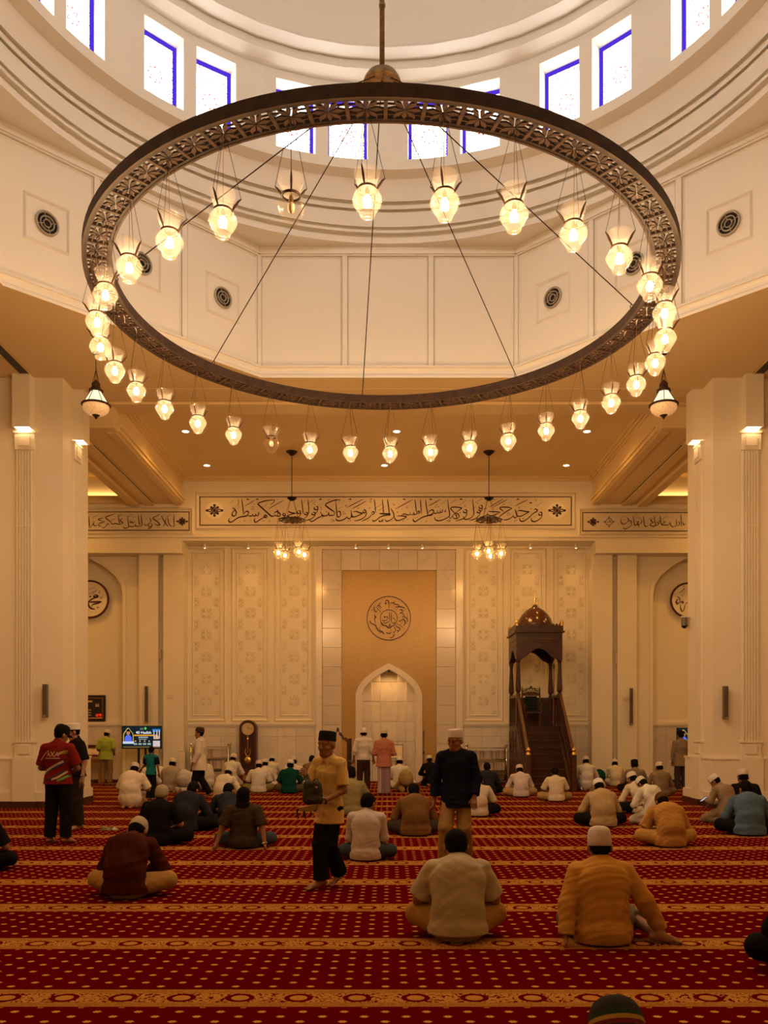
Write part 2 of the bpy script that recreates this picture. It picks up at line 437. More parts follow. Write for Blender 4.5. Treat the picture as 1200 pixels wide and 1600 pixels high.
# crown moulding on the frieze wall
mb = MB(); mb.bx(-6.3,6.3,FD-0.10,FD,CEIL-0.07,CEIL); mb.bx(-6.3,6.3,FD-0.05,FD,CEIL-0.14,CEIL-0.07)
for s in (-1,1): mb.bx(s*7.8,s*14,FD-0.14,FD,8.62,8.72); mb.bx(s*7.8,s*14,FD-0.08,FD,8.72,8.86)
struct(mb.build('trim_5', M_CEIL))
for s in (-1,1):      # unseen fill lights added to brighten the wall above the side cornices
    ld = bpy.data.lights.new('side_wall_fill','AREA'); ld.shape = 'RECTANGLE'; ld.size = 5.6; ld.size_y = 0.05; ld.energy = 12; ld.color = WARM
    lo = bpy.data.objects.new('side_wall_fill', ld); COL.objects.link(lo); lo.location = (s*10.8,FD-0.10,8.88); lo.rotation_euler = (PI-0.95,0,0)
# two deep beams running to the wall
def beam(s, n):
    xi, xo = s*6.32, s*7.8; zb = 8.61
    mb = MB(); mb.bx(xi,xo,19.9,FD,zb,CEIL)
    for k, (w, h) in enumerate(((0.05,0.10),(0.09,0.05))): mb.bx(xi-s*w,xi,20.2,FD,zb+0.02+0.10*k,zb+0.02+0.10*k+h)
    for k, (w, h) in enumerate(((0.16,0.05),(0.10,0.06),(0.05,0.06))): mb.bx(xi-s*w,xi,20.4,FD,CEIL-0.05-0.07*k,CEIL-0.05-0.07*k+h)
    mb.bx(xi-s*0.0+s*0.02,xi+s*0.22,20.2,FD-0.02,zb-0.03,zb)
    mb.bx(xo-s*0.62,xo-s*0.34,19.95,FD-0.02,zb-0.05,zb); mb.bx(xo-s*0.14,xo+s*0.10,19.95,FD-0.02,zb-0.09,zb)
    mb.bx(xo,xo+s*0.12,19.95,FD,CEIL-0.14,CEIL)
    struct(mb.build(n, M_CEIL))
beam(-1,'trim_6'); beam(1,'trim_7')
def grille(x, y0, y1, z, label):
    g = thing('ceiling_grille', label, 'grille', (x, y0, z), 0, 'linear air grilles in the ceiling')
    L = y1-y0
    mb = MB(); mb.bx(-0.13,0.13,0,L,-0.004,-0.001); mb.build('backing', M_DARKHOLE, g)
    mb = MB()
    for xx in (-0.125,0.105): mb.bx(xx,xx+0.02,0,L,-0.022,-0.004)
    for yy in (0,L-0.02): mb.bx(-0.105,0.105,yy,yy+0.02,-0.022,-0.004)
    mb.build('frame', M_CEIL, g)
    me = None
    for k in range(4):
        if me is None:
            o = MB().bx(-0.006,0.006,0.02,L-0.02,-0.02,-0.004).build('slat', M_GREYMET, g); me = o.data
        else: o = link('slat', me, g)
        o.location.x = -0.075+0.05*k
    return g
grille(-7.24, 21.0, 26.35, 8.61, 'long dark air grille under the beam left of the frieze')
grille(7.24, 21.0, 26.35, 8.61, 'long dark air grille under the beam right of the frieze')
grille(-7.63, 9.0, 18.3, SOF, 'dark air grille in the ceiling in front of the left pillar')
grille(7.80, 9.0, 18.3, SOF, 'dark air grille in the ceiling in front of the right pillar')

# ------------------------------------------------------------------ side bays of the prayer wall
def arch_slab(mb, x0, x1, z0, z1, arch, ya, yb):
    """slab facing -y from ya (front) to yb with an opening; arch = (x,z) points left base -> apex -> right base"""
    l, r = arch[0][0], arch[-1][0]
    for y in (ya, yb):
        if x0 < l: mb.quad((x0,y,z0),(l,y,z0),(l,y,z1),(x0,y,z1))
        if x1 > r: mb.quad((r,y,z0),(x1,y,z0),(x1,y,z1),(r,y,z1))
        for a, b in zip(arch[:-1], arch[1:]):
            if abs(a[0]-b[0]) > 1e-6: mb.quad((a[0],y,a[1]),(b[0],y,b[1]),(b[0],y,z1),(a[0],y,z1))
    for a, b in zip(arch[:-1], arch[1:]): mb.quad((a[0],ya,a[1]),(b[0],ya,b[1]),(b[0],yb,b[1]),(a[0],yb,a[1]))
    for p, q in (((x0,z0),(x0,z1)),((x1,z0),(x1,z1)),((x0,z1),(x1,z1))): mb.quad((p[0],ya,p[1]),(q[0],ya,q[1]),(q[0],yb,q[1]),(p[0],yb,p[1]))
    return mb
ZB = PZ(865,FD)
def side_bay(s, n):
    mir = (lambda p: p) if s < 0 else (lambda p: 1212.0-p)
    d = 27.1
    c = PX(mir(140), d)
    half = [(192,1215),(192,930),(189.6,914),(181,901.6),(172,893),(162.5,885),(152,879),(140,873)]
    right = [(abs(PX(p[0],d)-PX(140,d)), PZ(p[1],d)) for p in half]
    right[0] = (right[0][0], 0.0)
    arch = [(c-r, z) for r, z in right]+[(c+r, z) for r, z in right[::-1][1:]]
    mb = MB(); x_in = PX(mir(217), d)
    lo, hi = (-14, x_in) if s < 0 else (x_in, 14)
    arch_slab(mb, lo, hi, 0, ZB, arch, d, WD)
    # raised archivolt
    o = [(r+0.10, z+(0.10 if z > 0.1 else 0)) for r, z in right]
    for sg in (-1,1):
        for k in range(len(right)-1):
            a, b, e, f = right[k], right[k+1], o[k+1], o[k]
            mb.quad((c+sg*a[0],d-0.03,a[1]),(c+sg*b[0],d-0.03,b[1]),(c+sg*e[0],d-0.03,e[1]),(c+sg*f[0],d-0.03,f[1]))
            mb.quad((c+sg*e[0],d-0.03,e[1]),(c+sg*f[0],d-0.03,f[1]),(c+sg*f[0],d,f[1]),(c+sg*e[0],d,e[1]))
            mb.quad((c+sg*a[0],d-0.03,a[1]),(c+sg*b[0],d-0.03,b[1]),(c+sg*b[0],d,b[1]),(c+sg*a[0],d,a[1]))
    # twin pilasters with the slit between them
    for (a, b, y) in ((217,247,26.86),(247,255,27.08),(255,287,26.82)):
        xa, xb = PX(mir(a),y), PX(mir(b),y); mb.bx(min(xa,xb),max(xa,xb),y,WD,0,ZB)
    # niche back and its ledge
    struct(mb.build(n, M_PAINT))
    mb = MB(); w = right[1][0]
    mb.bx(c-w,c+w,WD-0.07,WD,1.83,1.92); mb.bx(c-w,c+w,WD-0.05,WD,1.79,1.83)
    struct(mb.build('trim_8' if s < 0 else 'trim_9', M_PAINT))
    wain = struct(MB().bx(c-w,c+w,WD-0.012,WD-0.002,0,1.79).build('baseboard_left' if s < 0 else 'baseboard_right', pm('tile_joint',(0.66,0.58,0.48),0.7)))
    tiles(wain, c-w, c+w, [(0.0,0.10),(0.10,1.45),(1.45,1.79)], 4, WD-0.012, [M_SKIRT,M_MARBLE2,M_MARBLE2])
TILE_ME = {}
def tile_mesh(w, h, t, m):
    k = (round(w,3), round(h,3), t, m.name)
    if k not in TILE_ME:
        mb = MB(); e = min(0.006, t*0.5)
        vs = [(0,0,0),(w,0,0),(w,0,h),(0,0,h),(e,-t,e),(w-e,-t,e),(w-e,-t,h-e),(e,-t,h-e)]
        mb.add(vs, [(4,5,6,7),(0,1,5,4),(1,2,6,5),(2,3,7,6),(3,0,4,7)])
        me = bpy.data.meshes.new('tile'); me.from_pydata(mb.v, [], mb.f); me.materials.append(m); me.update(); TILE_ME[k] = me
    return TILE_ME[k]
def tiles(parent, x0, x1, rows, nx, y, mats, gap=0.006, t=0.012):
    for (z0, z1), m in zip(rows, mats):
        w = (x1-x0)/nx
        for i in range(nx):
            link('tile', tile_mesh(w-gap, z1-z0-gap, t, m), parent, (x0+i*w+gap/2, y, z0+gap/2))
side_bay(-1,'wall_bay_left'); side_bay(1,'wall_bay_right')

# ------------------------------------------------------------------ carved relief panels
def leaf(mb, cx, cz, ang, L, W, H):
    ca, sa = math.cos(ang), math.sin(ang)
    def q(u, v, w): return (cx+u*ca-v*sa, -w, cz+u*sa+v*ca)
    H = H*1.0
    mb.add([q(0,0,0.004),q(L*0.45,W/2,0),q(L,0,0.0),q(L*0.45,-W/2,0),q(L*0.5,0,H)], [(0,4,1),(1,4,2),(2,4,3),(3,4,0)])
def ornament(half):
    mb = MB()
    for k in range(4):
        a = PI/4+k*PI/2
        ca, sa = math.cos(a), math.sin(a)
        if half and ca < 0: continue
        leaf(mb, 0.012*ca, 0.012*sa, a, 0.17, 0.045, 0.022)
        for off in (-0.75,0.75): leaf(mb, 0.07*ca, 0.07*sa, a+off, 0.10, 0.05, 0.026)
        for off in (-1.0,0,1.0): leaf(mb, 0.135*ca, 0.135*sa, a+off, 0.075, 0.042, 0.026)
        for off in (-1.5,1.5): leaf(mb, 0.10*ca, 0.10*sa, a+off, 0.07, 0.035, 0.02)
    for a in ((0,) if half else (0,PI)): leaf(mb, 0.10*math.cos(a), 0, a, 0.10, 0.05, 0.022)
    for a in (PI/2,-PI/2): leaf(mb, 0.0, 0.12*math.sin(a), a, 0.07, 0.05, 0.022)
    me = bpy.data.meshes.new('ornament'); me.from_pydata(mb.v, [], mb.f); me.materials.append(M_PAINT); me.update(); return me
ORN, ORNH = ornament(False), ornament(True)
def corner_mesh():
    mb = MB()
    for a in (0.1,PI/4,PI/2-0.1): leaf(mb, 0.02, 0.02, a, 0.17 if a != PI/4 else 0.13, 0.05, 0.022)
    for a in (0.5,1.07): leaf(mb, 0.07, 0.07, a, 0.08, 0.04, 0.02)
    me = bpy.data.meshes.new('corner_leaf'); me.from_pydata(mb.v, [], mb.f); me.materials.append(M_PAINT); me.update(); return me
CORN = corner_mesh()
def relief_panel(a, b, fa, fb, mirror, label):
    m = (lambda p: p) if not mirror else (lambda p: 1215.2-p)
    xs = sorted((PX(m(a),WD), PX(m(b),WD))); fx = sorted((PX(m(fa),WD), PX(m(fb),WD)))
    z0, z1, o0, o1 = PZ(1119,WD), PZ(863,WD), PZ(1128,WD), PZ(856,WD)
    cx = (xs[0]+xs[1])/2
    p = thing('relief_panel', label, 'wall panel', (cx, WD, o0), 0, 'carved relief panels on the prayer wall')
    mb = MB(); frame_bars(mb, fx[0]-cx, fx[1]-cx, 0, o1-o0, -0.001, 0.10, 0.045); mb.build('outer_frame', M_PAINT, p)
    mb = MB(); frame_bars(mb, xs[0]-cx, xs[1]-cx, z0-o0, z1-o0, -0.001, 0.055, 0.03); mb.build('inner_frame', M_PAINT, p)
    for py in (889.6,923.6,957.6,991.6,1026,1060.4,1095): link('ornament', ORN, p, (0,-0.002,PZ(py,WD)-o0))
    w = (xs[1]-xs[0])/2-0.06
    for py in (907,940.6,974.4,1009,1043,1078):
        link('half_ornament', ORNH, p, (-w,-0.002,PZ(py,WD)-o0))
        h = link('half_ornament', ORNH, p, (w,-0.002,PZ(py,WD)-o0)); h.scale = (-1,1,1)
    for sx in (-1,1):
        for zz, sz in ((z0-o0+0.06,1),(z1-o0-0.06,-1)):
            c = link('corner_leaf', CORN, p, (sx*w,-0.002,zz)); c.scale = (-sx,1,sz)
P3 = [(300,346,291,354),(369,414,361,421),(437,483,428,491)]
for k, (a,b,c,d) in enumerate(P3):
    relief_panel(a,b,c,d,False,['cream carved panel at far left, above the left book rack','cream carved panel directly above the pendulum clock','cream carved panel just left of the marble niche surround'][k])
    relief_panel(a,b,c,d,True,['cream carved panel right of the pulpit, rightmost of six','cream carved panel directly behind the pulpit dome','cream carved panel just right of the marble niche surround'][k])
for s, (x0, x1, n, bn) in ((-1,(PX(287,WD),PX(492,WD),'trim_10','baseboard_front')),(1,(PX(724,WD),PX(928,WD),'trim_11','baseboard_front_right'))):
    mb = MB(); mb.bx(x0,x1,WD-0.08,WD,1.83,1.90); mb.bx(x0,x1,WD-0.05,WD,1.77,1.83); struct(mb.build(n, M_PAINT))
    w = struct(MB().bx(x0,x1,WD-0.012,WD-0.002,0,1.77).build(bn, MATS['tile_joint']))
    tiles(w, x0, x1, [(0,0.10),(0.10,1.46),(1.46,1.77)], 7, WD-0.012, [M_SKIRT,M_MARBLE,M_MARBLE])

# ------------------------------------------------------------------ prayer niche (mihrab)
mih = thing('prayer_niche', 'marble prayer niche with gold mosaic panel and pointed arch', 'niche', (XC, WD, 0))
mb = MB()
ax0, ax1 = xl-XC, xr-XC
i0, i1 = PX(503.4,WD)-XC, PX(712,WD)-XC
ztop = zf-0.01; zi = PZ(859,WD)
mb.bx(ax0,i0,-0.10,0.35,0,ztop); mb.bx(i1,ax1,-0.10,0.35,0,ztop); mb.bx(i0,i1,-0.10,0.35,zi,ztop)
mb.build('outer_surround', M_MARBLE, mih)
g0, g1, gz = PX(533.7,WD)-XC, PX(682,WD)-XC, PZ(891,WD)
mb = MB(); mb.bx(i0,g0,0.03,0.35,0,zi); mb.bx(g1,i1,0.03,0.35,0,zi); mb.bx(g0,g1,0.03,0.35,gz,zi)
bed = mb.build('tile_bed', MATS['tile_joint'], mih)
nrow = 11
for k in range(nrow):
    h = gz/nrow
    link('tile', tile_mesh(g0-i0-0.006,h-0.006,0.02,M_MARBLE2), bed, (i0+0.003,0.03,k*h+0.003))
    link('tile', tile_mesh(i1-g1-0.006,h-0.006,0.02,M_MARBLE2), bed, (g1+0.003,0.03,k*h+0.003))
nt_ = 7
for k in range(nt_):
    w = (i1-i0)/nt_
    link('tile', tile_mesh(w-0.006,zi-gz-0.006,0.02,M_MARBLE2), bed, (i0+k*w+0.003,0.03,gz+0.003))
D2 = WD+0.12
outr = [(659.5,1225),(659.5,1084),(658,1080),(654,1070.4),(649,1064),(643,1058.5),(636,1052.5),(628.3,1047.5),(618,1042),(607.6,1036.5)]
innr = [(649.6,1225),(649.6,1084),(649,1080),(646,1075),(641.2,1069.5),(634.5,1062.8),(626.5,1056.7),(617,1050.8),(607.6,1046)]
def arch_pts(px):
    r = [((p[0]-607.6)/F*D2, PZ(p[1],D2)) for p in px]; r[0] = (r[0][0], 0.0)
    return [(-x, z) for x, z in r]+[(x, z) for x, z in r[::-1][1:]]
ao, ai = arch_pts(outr), arch_pts(innr)
mb = MB(); arch_slab(mb, g0, g1, 0, gz, ao, 0.10, 0.30); mb.build('mosaic_panel', M_MOSAIC, mih)
def arch_ring(mb, a, b, y0, y1):
    """ring between outlines a (outer) and b (inner), resampled by arc length"""
    def rs(p, n=40):
        P = [Vector((q[0],0,q[1])) for q in p]; L = [0]
        for i in range(1,len(P)): L.append(L[-1]+(P[i]-P[i-1]).length)
        out = []
        for k in range(n+1):
            t = L[-1]*k/n; j = max(i for i in range(len(L)) if L[i] <= t+1e-9); j = min(j, len(P)-2)
            u = (t-L[j])/(L[j+1]-L[j]); out.append(P[j].lerp(P[j+1], min(1,max(0,u))))
        return out
    A, B = rs(a), rs(b)
    for i in range(len(A)-1):
        p, q, r, s_ = A[i], A[i+1], B[i+1], B[i]
        mb.quad((p.x,y0,p.z),(q.x,y0,q.z),(r.x,y0,r.z),(s_.x,y0,s_.z)); mb.quad((p.x,y0,p.z),(q.x,y0,q.z),(q.x,y1,q.z),(p.x,y1,p.z))
        mb.quad((s_.x,y0,s_.z),(r.x,y0,r.z),(r.x,y1,r.z),(s_.x,y1,s_.z))
mb = MB(); arch_ring(mb, ao, ai, 0.045, 0.32); mb.build('arch_frame', M_MARBLE, mih)
# stepped marble lining of the niche: pilaster strips of tiles
plan = [(-0.90,0.30),(-0.86,0.62),(-0.57,0.62),(-0.54,0.80),(-0.29,0.80),(-0.27,0.98),(0.27,0.98),(0.29,0.80),(0.54,0.80),(0.57,0.62),(0.86,0.62),(0.90,0.30)]
mb = MB()
for a, b in zip(plan[:-1], plan[1:]): mb.quad((a[0],a[1]+0.012,0),(b[0],b[1]+0.012,0),(b[0],b[1]+0.012,3.9),(a[0],a[1]+0.012,3.9))
mb.add([(p[0],p[1],3.9) for p in plan], [tuple(range(len(plan)))])
lin = mb.build('niche_lining', MATS['tile_joint'], mih)
for a, b in zip(plan[:-1], plan[1:]):
    dx, dy = b[0]-a[0], b[1]-a[1]; w = math.hypot(dx, dy); rz = math.atan2(dy, dx)
    for k in range(6): link('tile', tile_mesh(w-0.004,0.64-0.006,0.012,M_MARBLE), lin, (a[0],a[1]+0.010,k*0.65), (0,0,rz))
ld = bpy.data.lights.new('niche_fill','SPOT'); ld.energy = 55; ld.color = WARM; ld.spot_size = math.radians(120); ld.spot_blend = 0.8; ld.shadow_soft_size = 0.05  # unseen spot added behind the arch to brighten the niche
lo = bpy.data.objects.new('niche_fill_spot', ld); COL.objects.link(lo); lo.parent = mih; lo.location = (0,0.42,3.8)
mb = MB(); mb.ball((0,0.02,PZ(1049,D2)),0.045,10,6); mb.build('niche_camera', M_BLACK, mih)

# ------------------------------------------------------------------ pillars
M_FLUTE = M_PAINT
def pillar(s, n):
    xi, xo = 6.92*s, 8.50*s; y0, y1 = 18.4, 19.95
    lo, hi = min(xi,xo), max(xi,xo)
    mb = MB()
    mb.bx(lo,hi,y0,y1,0,SOF-0.002)
    for (z0, z1, e) in ((0,1.02,0.05),(1.02,1.06,0.065),(0,0.33,0.085)): mb.bx(lo-e,hi+e,y0-e,y1+e,z0,z1)
    cxp = (xi+xo)/2; cyp = (y0+y1)/2
    def pil(fn):
        # fn(u, w, z): u along the face, w outwards
        def b(u0,u1,w0,w1,z0,z1):
            ps = [fn(u0,w0,z0),fn(u1,w1,z1)]
            mb.bx(ps[0][0],ps[1][0],ps[0][1],ps[1][1],ps[0][2],ps[1][2])
        b(-0.19,0.19,0,0.025,1.40,7.60)
        for k in range(6): b(-0.165+0.06*k-0.012,-0.165+0.06*k+0.018,0.025,0.05,1.42,7.58)
        b(-0.17,0.17,0.025,0.052,5.97,6.0)
        b(-0.21,0.21,0,0.06,7.60,7.98); b(-0.12,0.12,0.06,0.085,7.68,7.90); b(-0.235,0.235,0,0.075,7.95,8.0)
        b(-0.21,0.21,0,0.06,1.06,1.40); b(-0.12,0.12,0.06,0.085,1.14,1.32); b(-0.235,0.235,0,0.08,1.38,1.42)
        b(-0.24,0.24,0,0.115,0,1.06)
    pil(lambda u,w,z: (cxp+u, y0-w, z)); pil(lambda u,w,z: (xi-s*w, cyp+u, z))
    o = struct(mb.build(n, M_PAINT))
    mb = MB(); e = 0.10; mb.bx(lo-e,hi+e,y0-e,y1+e,0,0.14); mb.bx(cxp-0.26,cxp+0.26,y0-0.14,y0,0,0.14); mb.bx(xi-s*0.14,xi,cyp-0.26,cyp+0.26,0,0.14)
    mb.build('baseboard', M_SKIRT, o)
    return cxp, cyp, xi, y0
def wall_light(loc, rz, label):
    t = thing('wall_light', label, 'light', loc, rz, 'box lights above the fluted pilasters')
    mb = MB(); W, D = 0.185, 0.24; H = SOF-0.003-8.03
    mb.bx(-W,-W+0.03,-D,0,0,H); mb.bx(W-0.03,W,-D,0,0,H); mb.bx(-W+0.03,W-0.03,-D,-D+0.03,0,H); mb.bx(-W+0.03,W-0.03,-D+0.03,0,0.05,H)
    mb.build('housing', M_PAINT, t)
    MB().bx(-W+0.04,W-0.04,-D+0.04,-0.01,0.012,0.045).build('light_panel', em('sconce_glow', (1.0,0.62,0.30), SCONCE_GLOW), t)
for s, side in ((-1,'left'),(1,'right')):
    cxp, cyp, xi, y0 = pillar(s, 'wall_pillar_'+side)
    wall_light((cxp, y0, 8.03), 0, 'glowing box light high on the front face of the %s pillar' % side)
    wall_light((xi, cyp, 8.03), PI/2*(1 if s < 0 else -1), 'glowing box light high on the inner face of the %s pillar' % side)
# ================================================================== DRUM AND DOME
def far_z(R, py): return EYE+(HY-py)*(DC+R)/F
def oct_loft(mb, prof):
    """profile (apothem, z) swept round the octagon"""
    vs = []; fs = []
    for a, z in prof:
        for k in range(8):
            t = PI/8+k*PI/4; r = a/math.cos(PI/8)
            vs.append((r*math.cos(t), DC+r*math.sin(t), z))
    for i in range(len(prof)-1):
        for k in range(8): fs.append((i*8+k, i*8+(k+1)%8, (i+1)*8+(k+1)%8, (i+1)*8+k))
    mb.add(vs, fs)
AW = 6.7; ZT = 12.03
mb = MB()
oct_loft(mb, [(AP,SOF),(AP,9.20),(AP+0.05,9.215),(AP+0.05,9.235),(AP+0.09,9.27),(AP+0.10,9.33),(AP+0.07,9.37),(AP+0.07,9.39),(AP+0.04,9.395),(AP+0.04,9.43),(AW,9.43)])
struct(mb.build('trim_12', M_DRUM))
mb = MB(); oct_loft(mb, [(AW,9.43),(AW,ZT)])
# spandrel soffit between octagon and circle
RC = 6.55
seg = 64
vs = []; fs = []
for k in range(seg):
    t = 2*PI*k/seg; vs.append((RC*math.cos(t), DC+RC*math.sin(t), ZT))
for k in range(seg):
    t = 2*PI*k/seg
    m = (t+PI/8) % (PI/4)-PI/8
    r = AW/math.cos(m); vs.append((r*math.cos(t), DC+r*math.sin(t), ZT))
for k in range(seg): fs.append((k,(k+1)%seg,seg+(k+1)%seg,seg+k))
mb.add(vs, fs)
drum = struct(mb.build('wall_drum', M_DRUM))
# panel mouldings and round air jets on each side of the octagon
def vent_meshes():
    mb = MB(); frame_bars(mb, -0.42,0.42,-0.42,0.42,0,0.06,0.035)
    fr = mb
    ring = MB()
    for r0, r1, d in ((0.215,0.18,0.05),(0.135,0.115,0.045),(0.075,0.058,0.04)):
        n = 20
        vs = []
        for k in range(n):
            a = 2*PI*k/n
            for r, y in ((r0,-0.002),(r0,-d*0.7),((r0+r1)/2,-d),(r1,-d*0.7),(r1,-0.002)): vs.append((r*math.cos(a), y, r*math.sin(a)))
        fs = []
        for k in range(n):
            for j in range(4): fs.append((k*5+j, k*5+j+1, ((k+1)%n)*5+j+1, ((k+1)%n)*5+j))
        ring.add(vs, fs)
    for a in (0.3,0.3+PI/2,0.3+PI,0.3+1.5*PI): ring.beam((0.05*math.cos(a),-0.02,0.05*math.sin(a)),(0.19*math.cos(a),-0.02,0.19*math.sin(a)),0.012,0.012,(0,1,0))
    back = MB(); n = 20; back.add([(0.19*math.cos(2*PI*k/n),-0.003,0.19*math.sin(2*PI*k/n)) for k in range(n)], [tuple(range(n))])
    return fr, ring, back
_fr, _ring, _back = vent_meshes()
VENT0 = None
t8 = AW*math.tan(PI/8)
vlab = {3: ['round air jet in a square frame, nearest on the left drum wall','round air jet in a square frame, middle of the left drum wall','round air jet in a square frame, farthest on the left drum wall'],
        1: ['round air jet in a square frame, farthest on the right drum wall','round air jet in a square frame, middle of the right drum wall','round air jet in a square frame, nearest on the right drum wall']}
M_TRIM_D = M_DRUM
for k in range(8):
    ang = k*PI/4                       # outward direction of this side
    rz = ang-PI/2                      # local -y looks inwards
    c = Vector((AW*math.cos(ang), DC+AW*math.sin(ang), 0))
    h0, h1 = 9.43, ZT
    mb = MB()
    mb.bx(-t8,t8,-0.05,-0.001,h1-0.20,h1-0.002); mb.bx(-t8,t8,-0.085,-0.05,h1-0.17,h1-0.10)
    W3 = 2*t8/3
    for j in range(4):
        x = -t8+j*W3; mb.bx(x-0.055,x+0.055,-0.045,-0.001,h0,h1-0.2)
    for j in range(3):
        x0 = -t8+j*W3+0.055; frame_bars(mb, x0+0.002, x0+W3-0.112, h0+0.03, h1-0.2, -0.002, 0.045, 0.025)
    o = mb.build('panel_moulding', M_DRUM, drum, loc=c, rot=(0,0,rz))
    if k % 2 == 1:
        for j in range(3):
            x = -t8+(j+0.5)*W3
            p = c+Matrix.Rotation(rz,3,'Z')@Vector((x,-0.002,0)); p.z = 10.62
            lab = vlab.get(k, ['round air jet in a square frame on the drum wall behind the camera']*3)[2-j if k == 1 else 2-j]
            if k in (5,7): continue
            if VENT0 is None:
                v = thing('air_vent', lab, 'vent', p, rz, 'air jets around the drum')
                _fr.build('frame', M_DRUM, v); _ring.build('nozzle_rings', pm('vent_ring',(0.42,0.36,0.28),0.45,0.3), v, smooth=True); _back.build('opening', M_DARKHOLE, v)
                VENT0 = v
            else:
                v = copy_tree(VENT0); v.location = p; v.rotation_euler = (0,0,rz); v['label'] = lab
# circular cornice below the windows
prof = [(6.55,379),(6.55,371.5),(6.62,371),(6.62,368),(6.50,364),(6.50,360),(6.56,359),(6.56,356),(6.48,355),(6.48,332),(6.56,331.5),(6.56,328),(6.46,327.5),(6.46,321),(6.52,320.5),(6.52,316),(6.42,315),(6.38,290),(6.34,278),(6.06,265),(6.06,250)]
pr = [(r, far_z(r, y)) for r, y in prof]
pr[0] = (6.55, ZT)
ZL, ZS = far_z(6.06,265), far_z(6.06,250)
pr[-3] = (6.34, ZL-0.02); pr[-2] = (6.06, ZL)
mb = MB(); mb.lathe(pr, 96, (0,DC,0)); o = struct(mb.build('trim_13', M_DRUM)); smooth_angle(o, 25)
# window wall
RW = 6.12; RP = 6.46; WZ0, WZ1 = ZS+0.01, 14.92; ZW = far_z(RW,133)
NP_ = 14
wins = []
for i in range(NP_):
    c = PI/2+(i+0.5)*2*PI/NP_
    for s in (-1,1): wins.append(c+s*math.radians(5.1))
HW = math.radians(3.85)
mb = MB()
mb.lathe([(6.06,ZS),(RW,ZS+0.01),(RW+0.03,ZS+0.008)], 112, (0,DC,0))
edges = sorted([(w-HW) % (2*PI) for w in wins]+[(w+HW) % (2*PI) for w in wins])
def cyl(r, a, z): return (r*math.cos(a), DC+r*math.sin(a), z)
ew = sorted([((w-HW) % (2*PI), (w+HW) % (2*PI)) for w in wins])
for i, (a, b) in enumerate(ew):
    nb = ew[(i+1) % len(ew)][0]
    if nb < b: nb += 2*PI
    m = 3
    for k in range(m):
        p, q = b+(nb-b)*k/m, b+(nb-b)*(k+1)/m
        mb.quad(cyl(RW,p,WZ0),cyl(RW,q,WZ0),cyl(RW,q,ZW),cyl(RW,p,ZW))
    mb.quad(cyl(RW,a,WZ1),cyl(RW,b,WZ1),cyl(RW,b,ZW),cyl(RW,a,ZW))
    mb.quad(cyl(RW,a,WZ0),cyl(RW,a,WZ1),cyl(RP+0.03,a,WZ1),cyl(RP+0.03,a,WZ0)); mb.quad(cyl(RW,b,WZ0),cyl(RW,b,WZ1),cyl(RP+0.03,b,WZ1),cyl(RP+0.03,b,WZ0))
    mb.quad(cyl(RW,a,WZ1),cyl(RW,b,WZ1),cyl(RP+0.03,b,WZ1),cyl(RP+0.03,a,WZ1)); mb.quad(cyl(RW,a,WZ0),cyl(RW,b,WZ0),cyl(RP+0.03,b,WZ0),cyl(RP+0.03,a,WZ0))
struct(mb.build('wall_clerestory', M_DRUM))
# upper cornice and dome, faceted
prof = [(RW+0.3,ZW),(6.0,ZW+0.015),(5.80,far_z(5.80,109)),(5.80,far_z(5.80,95)),(5.70,far_z(5.7,92)),(5.42,far_z(5.42,74)),(5.40,far_z(5.40,70))]
z0 = prof[-1][1]
for k in range(1, 13):
    t = PI/2*k/12; prof.append((max(0.02,5.40*math.cos(t)), z0+3.6*math.sin(t)))
mb = MB(); mb.lathe(prof, 40, (0,DC,0)); o = struct(mb.build('ceiling_dome', M_DRUM)); smooth_angle(o, 7.0)
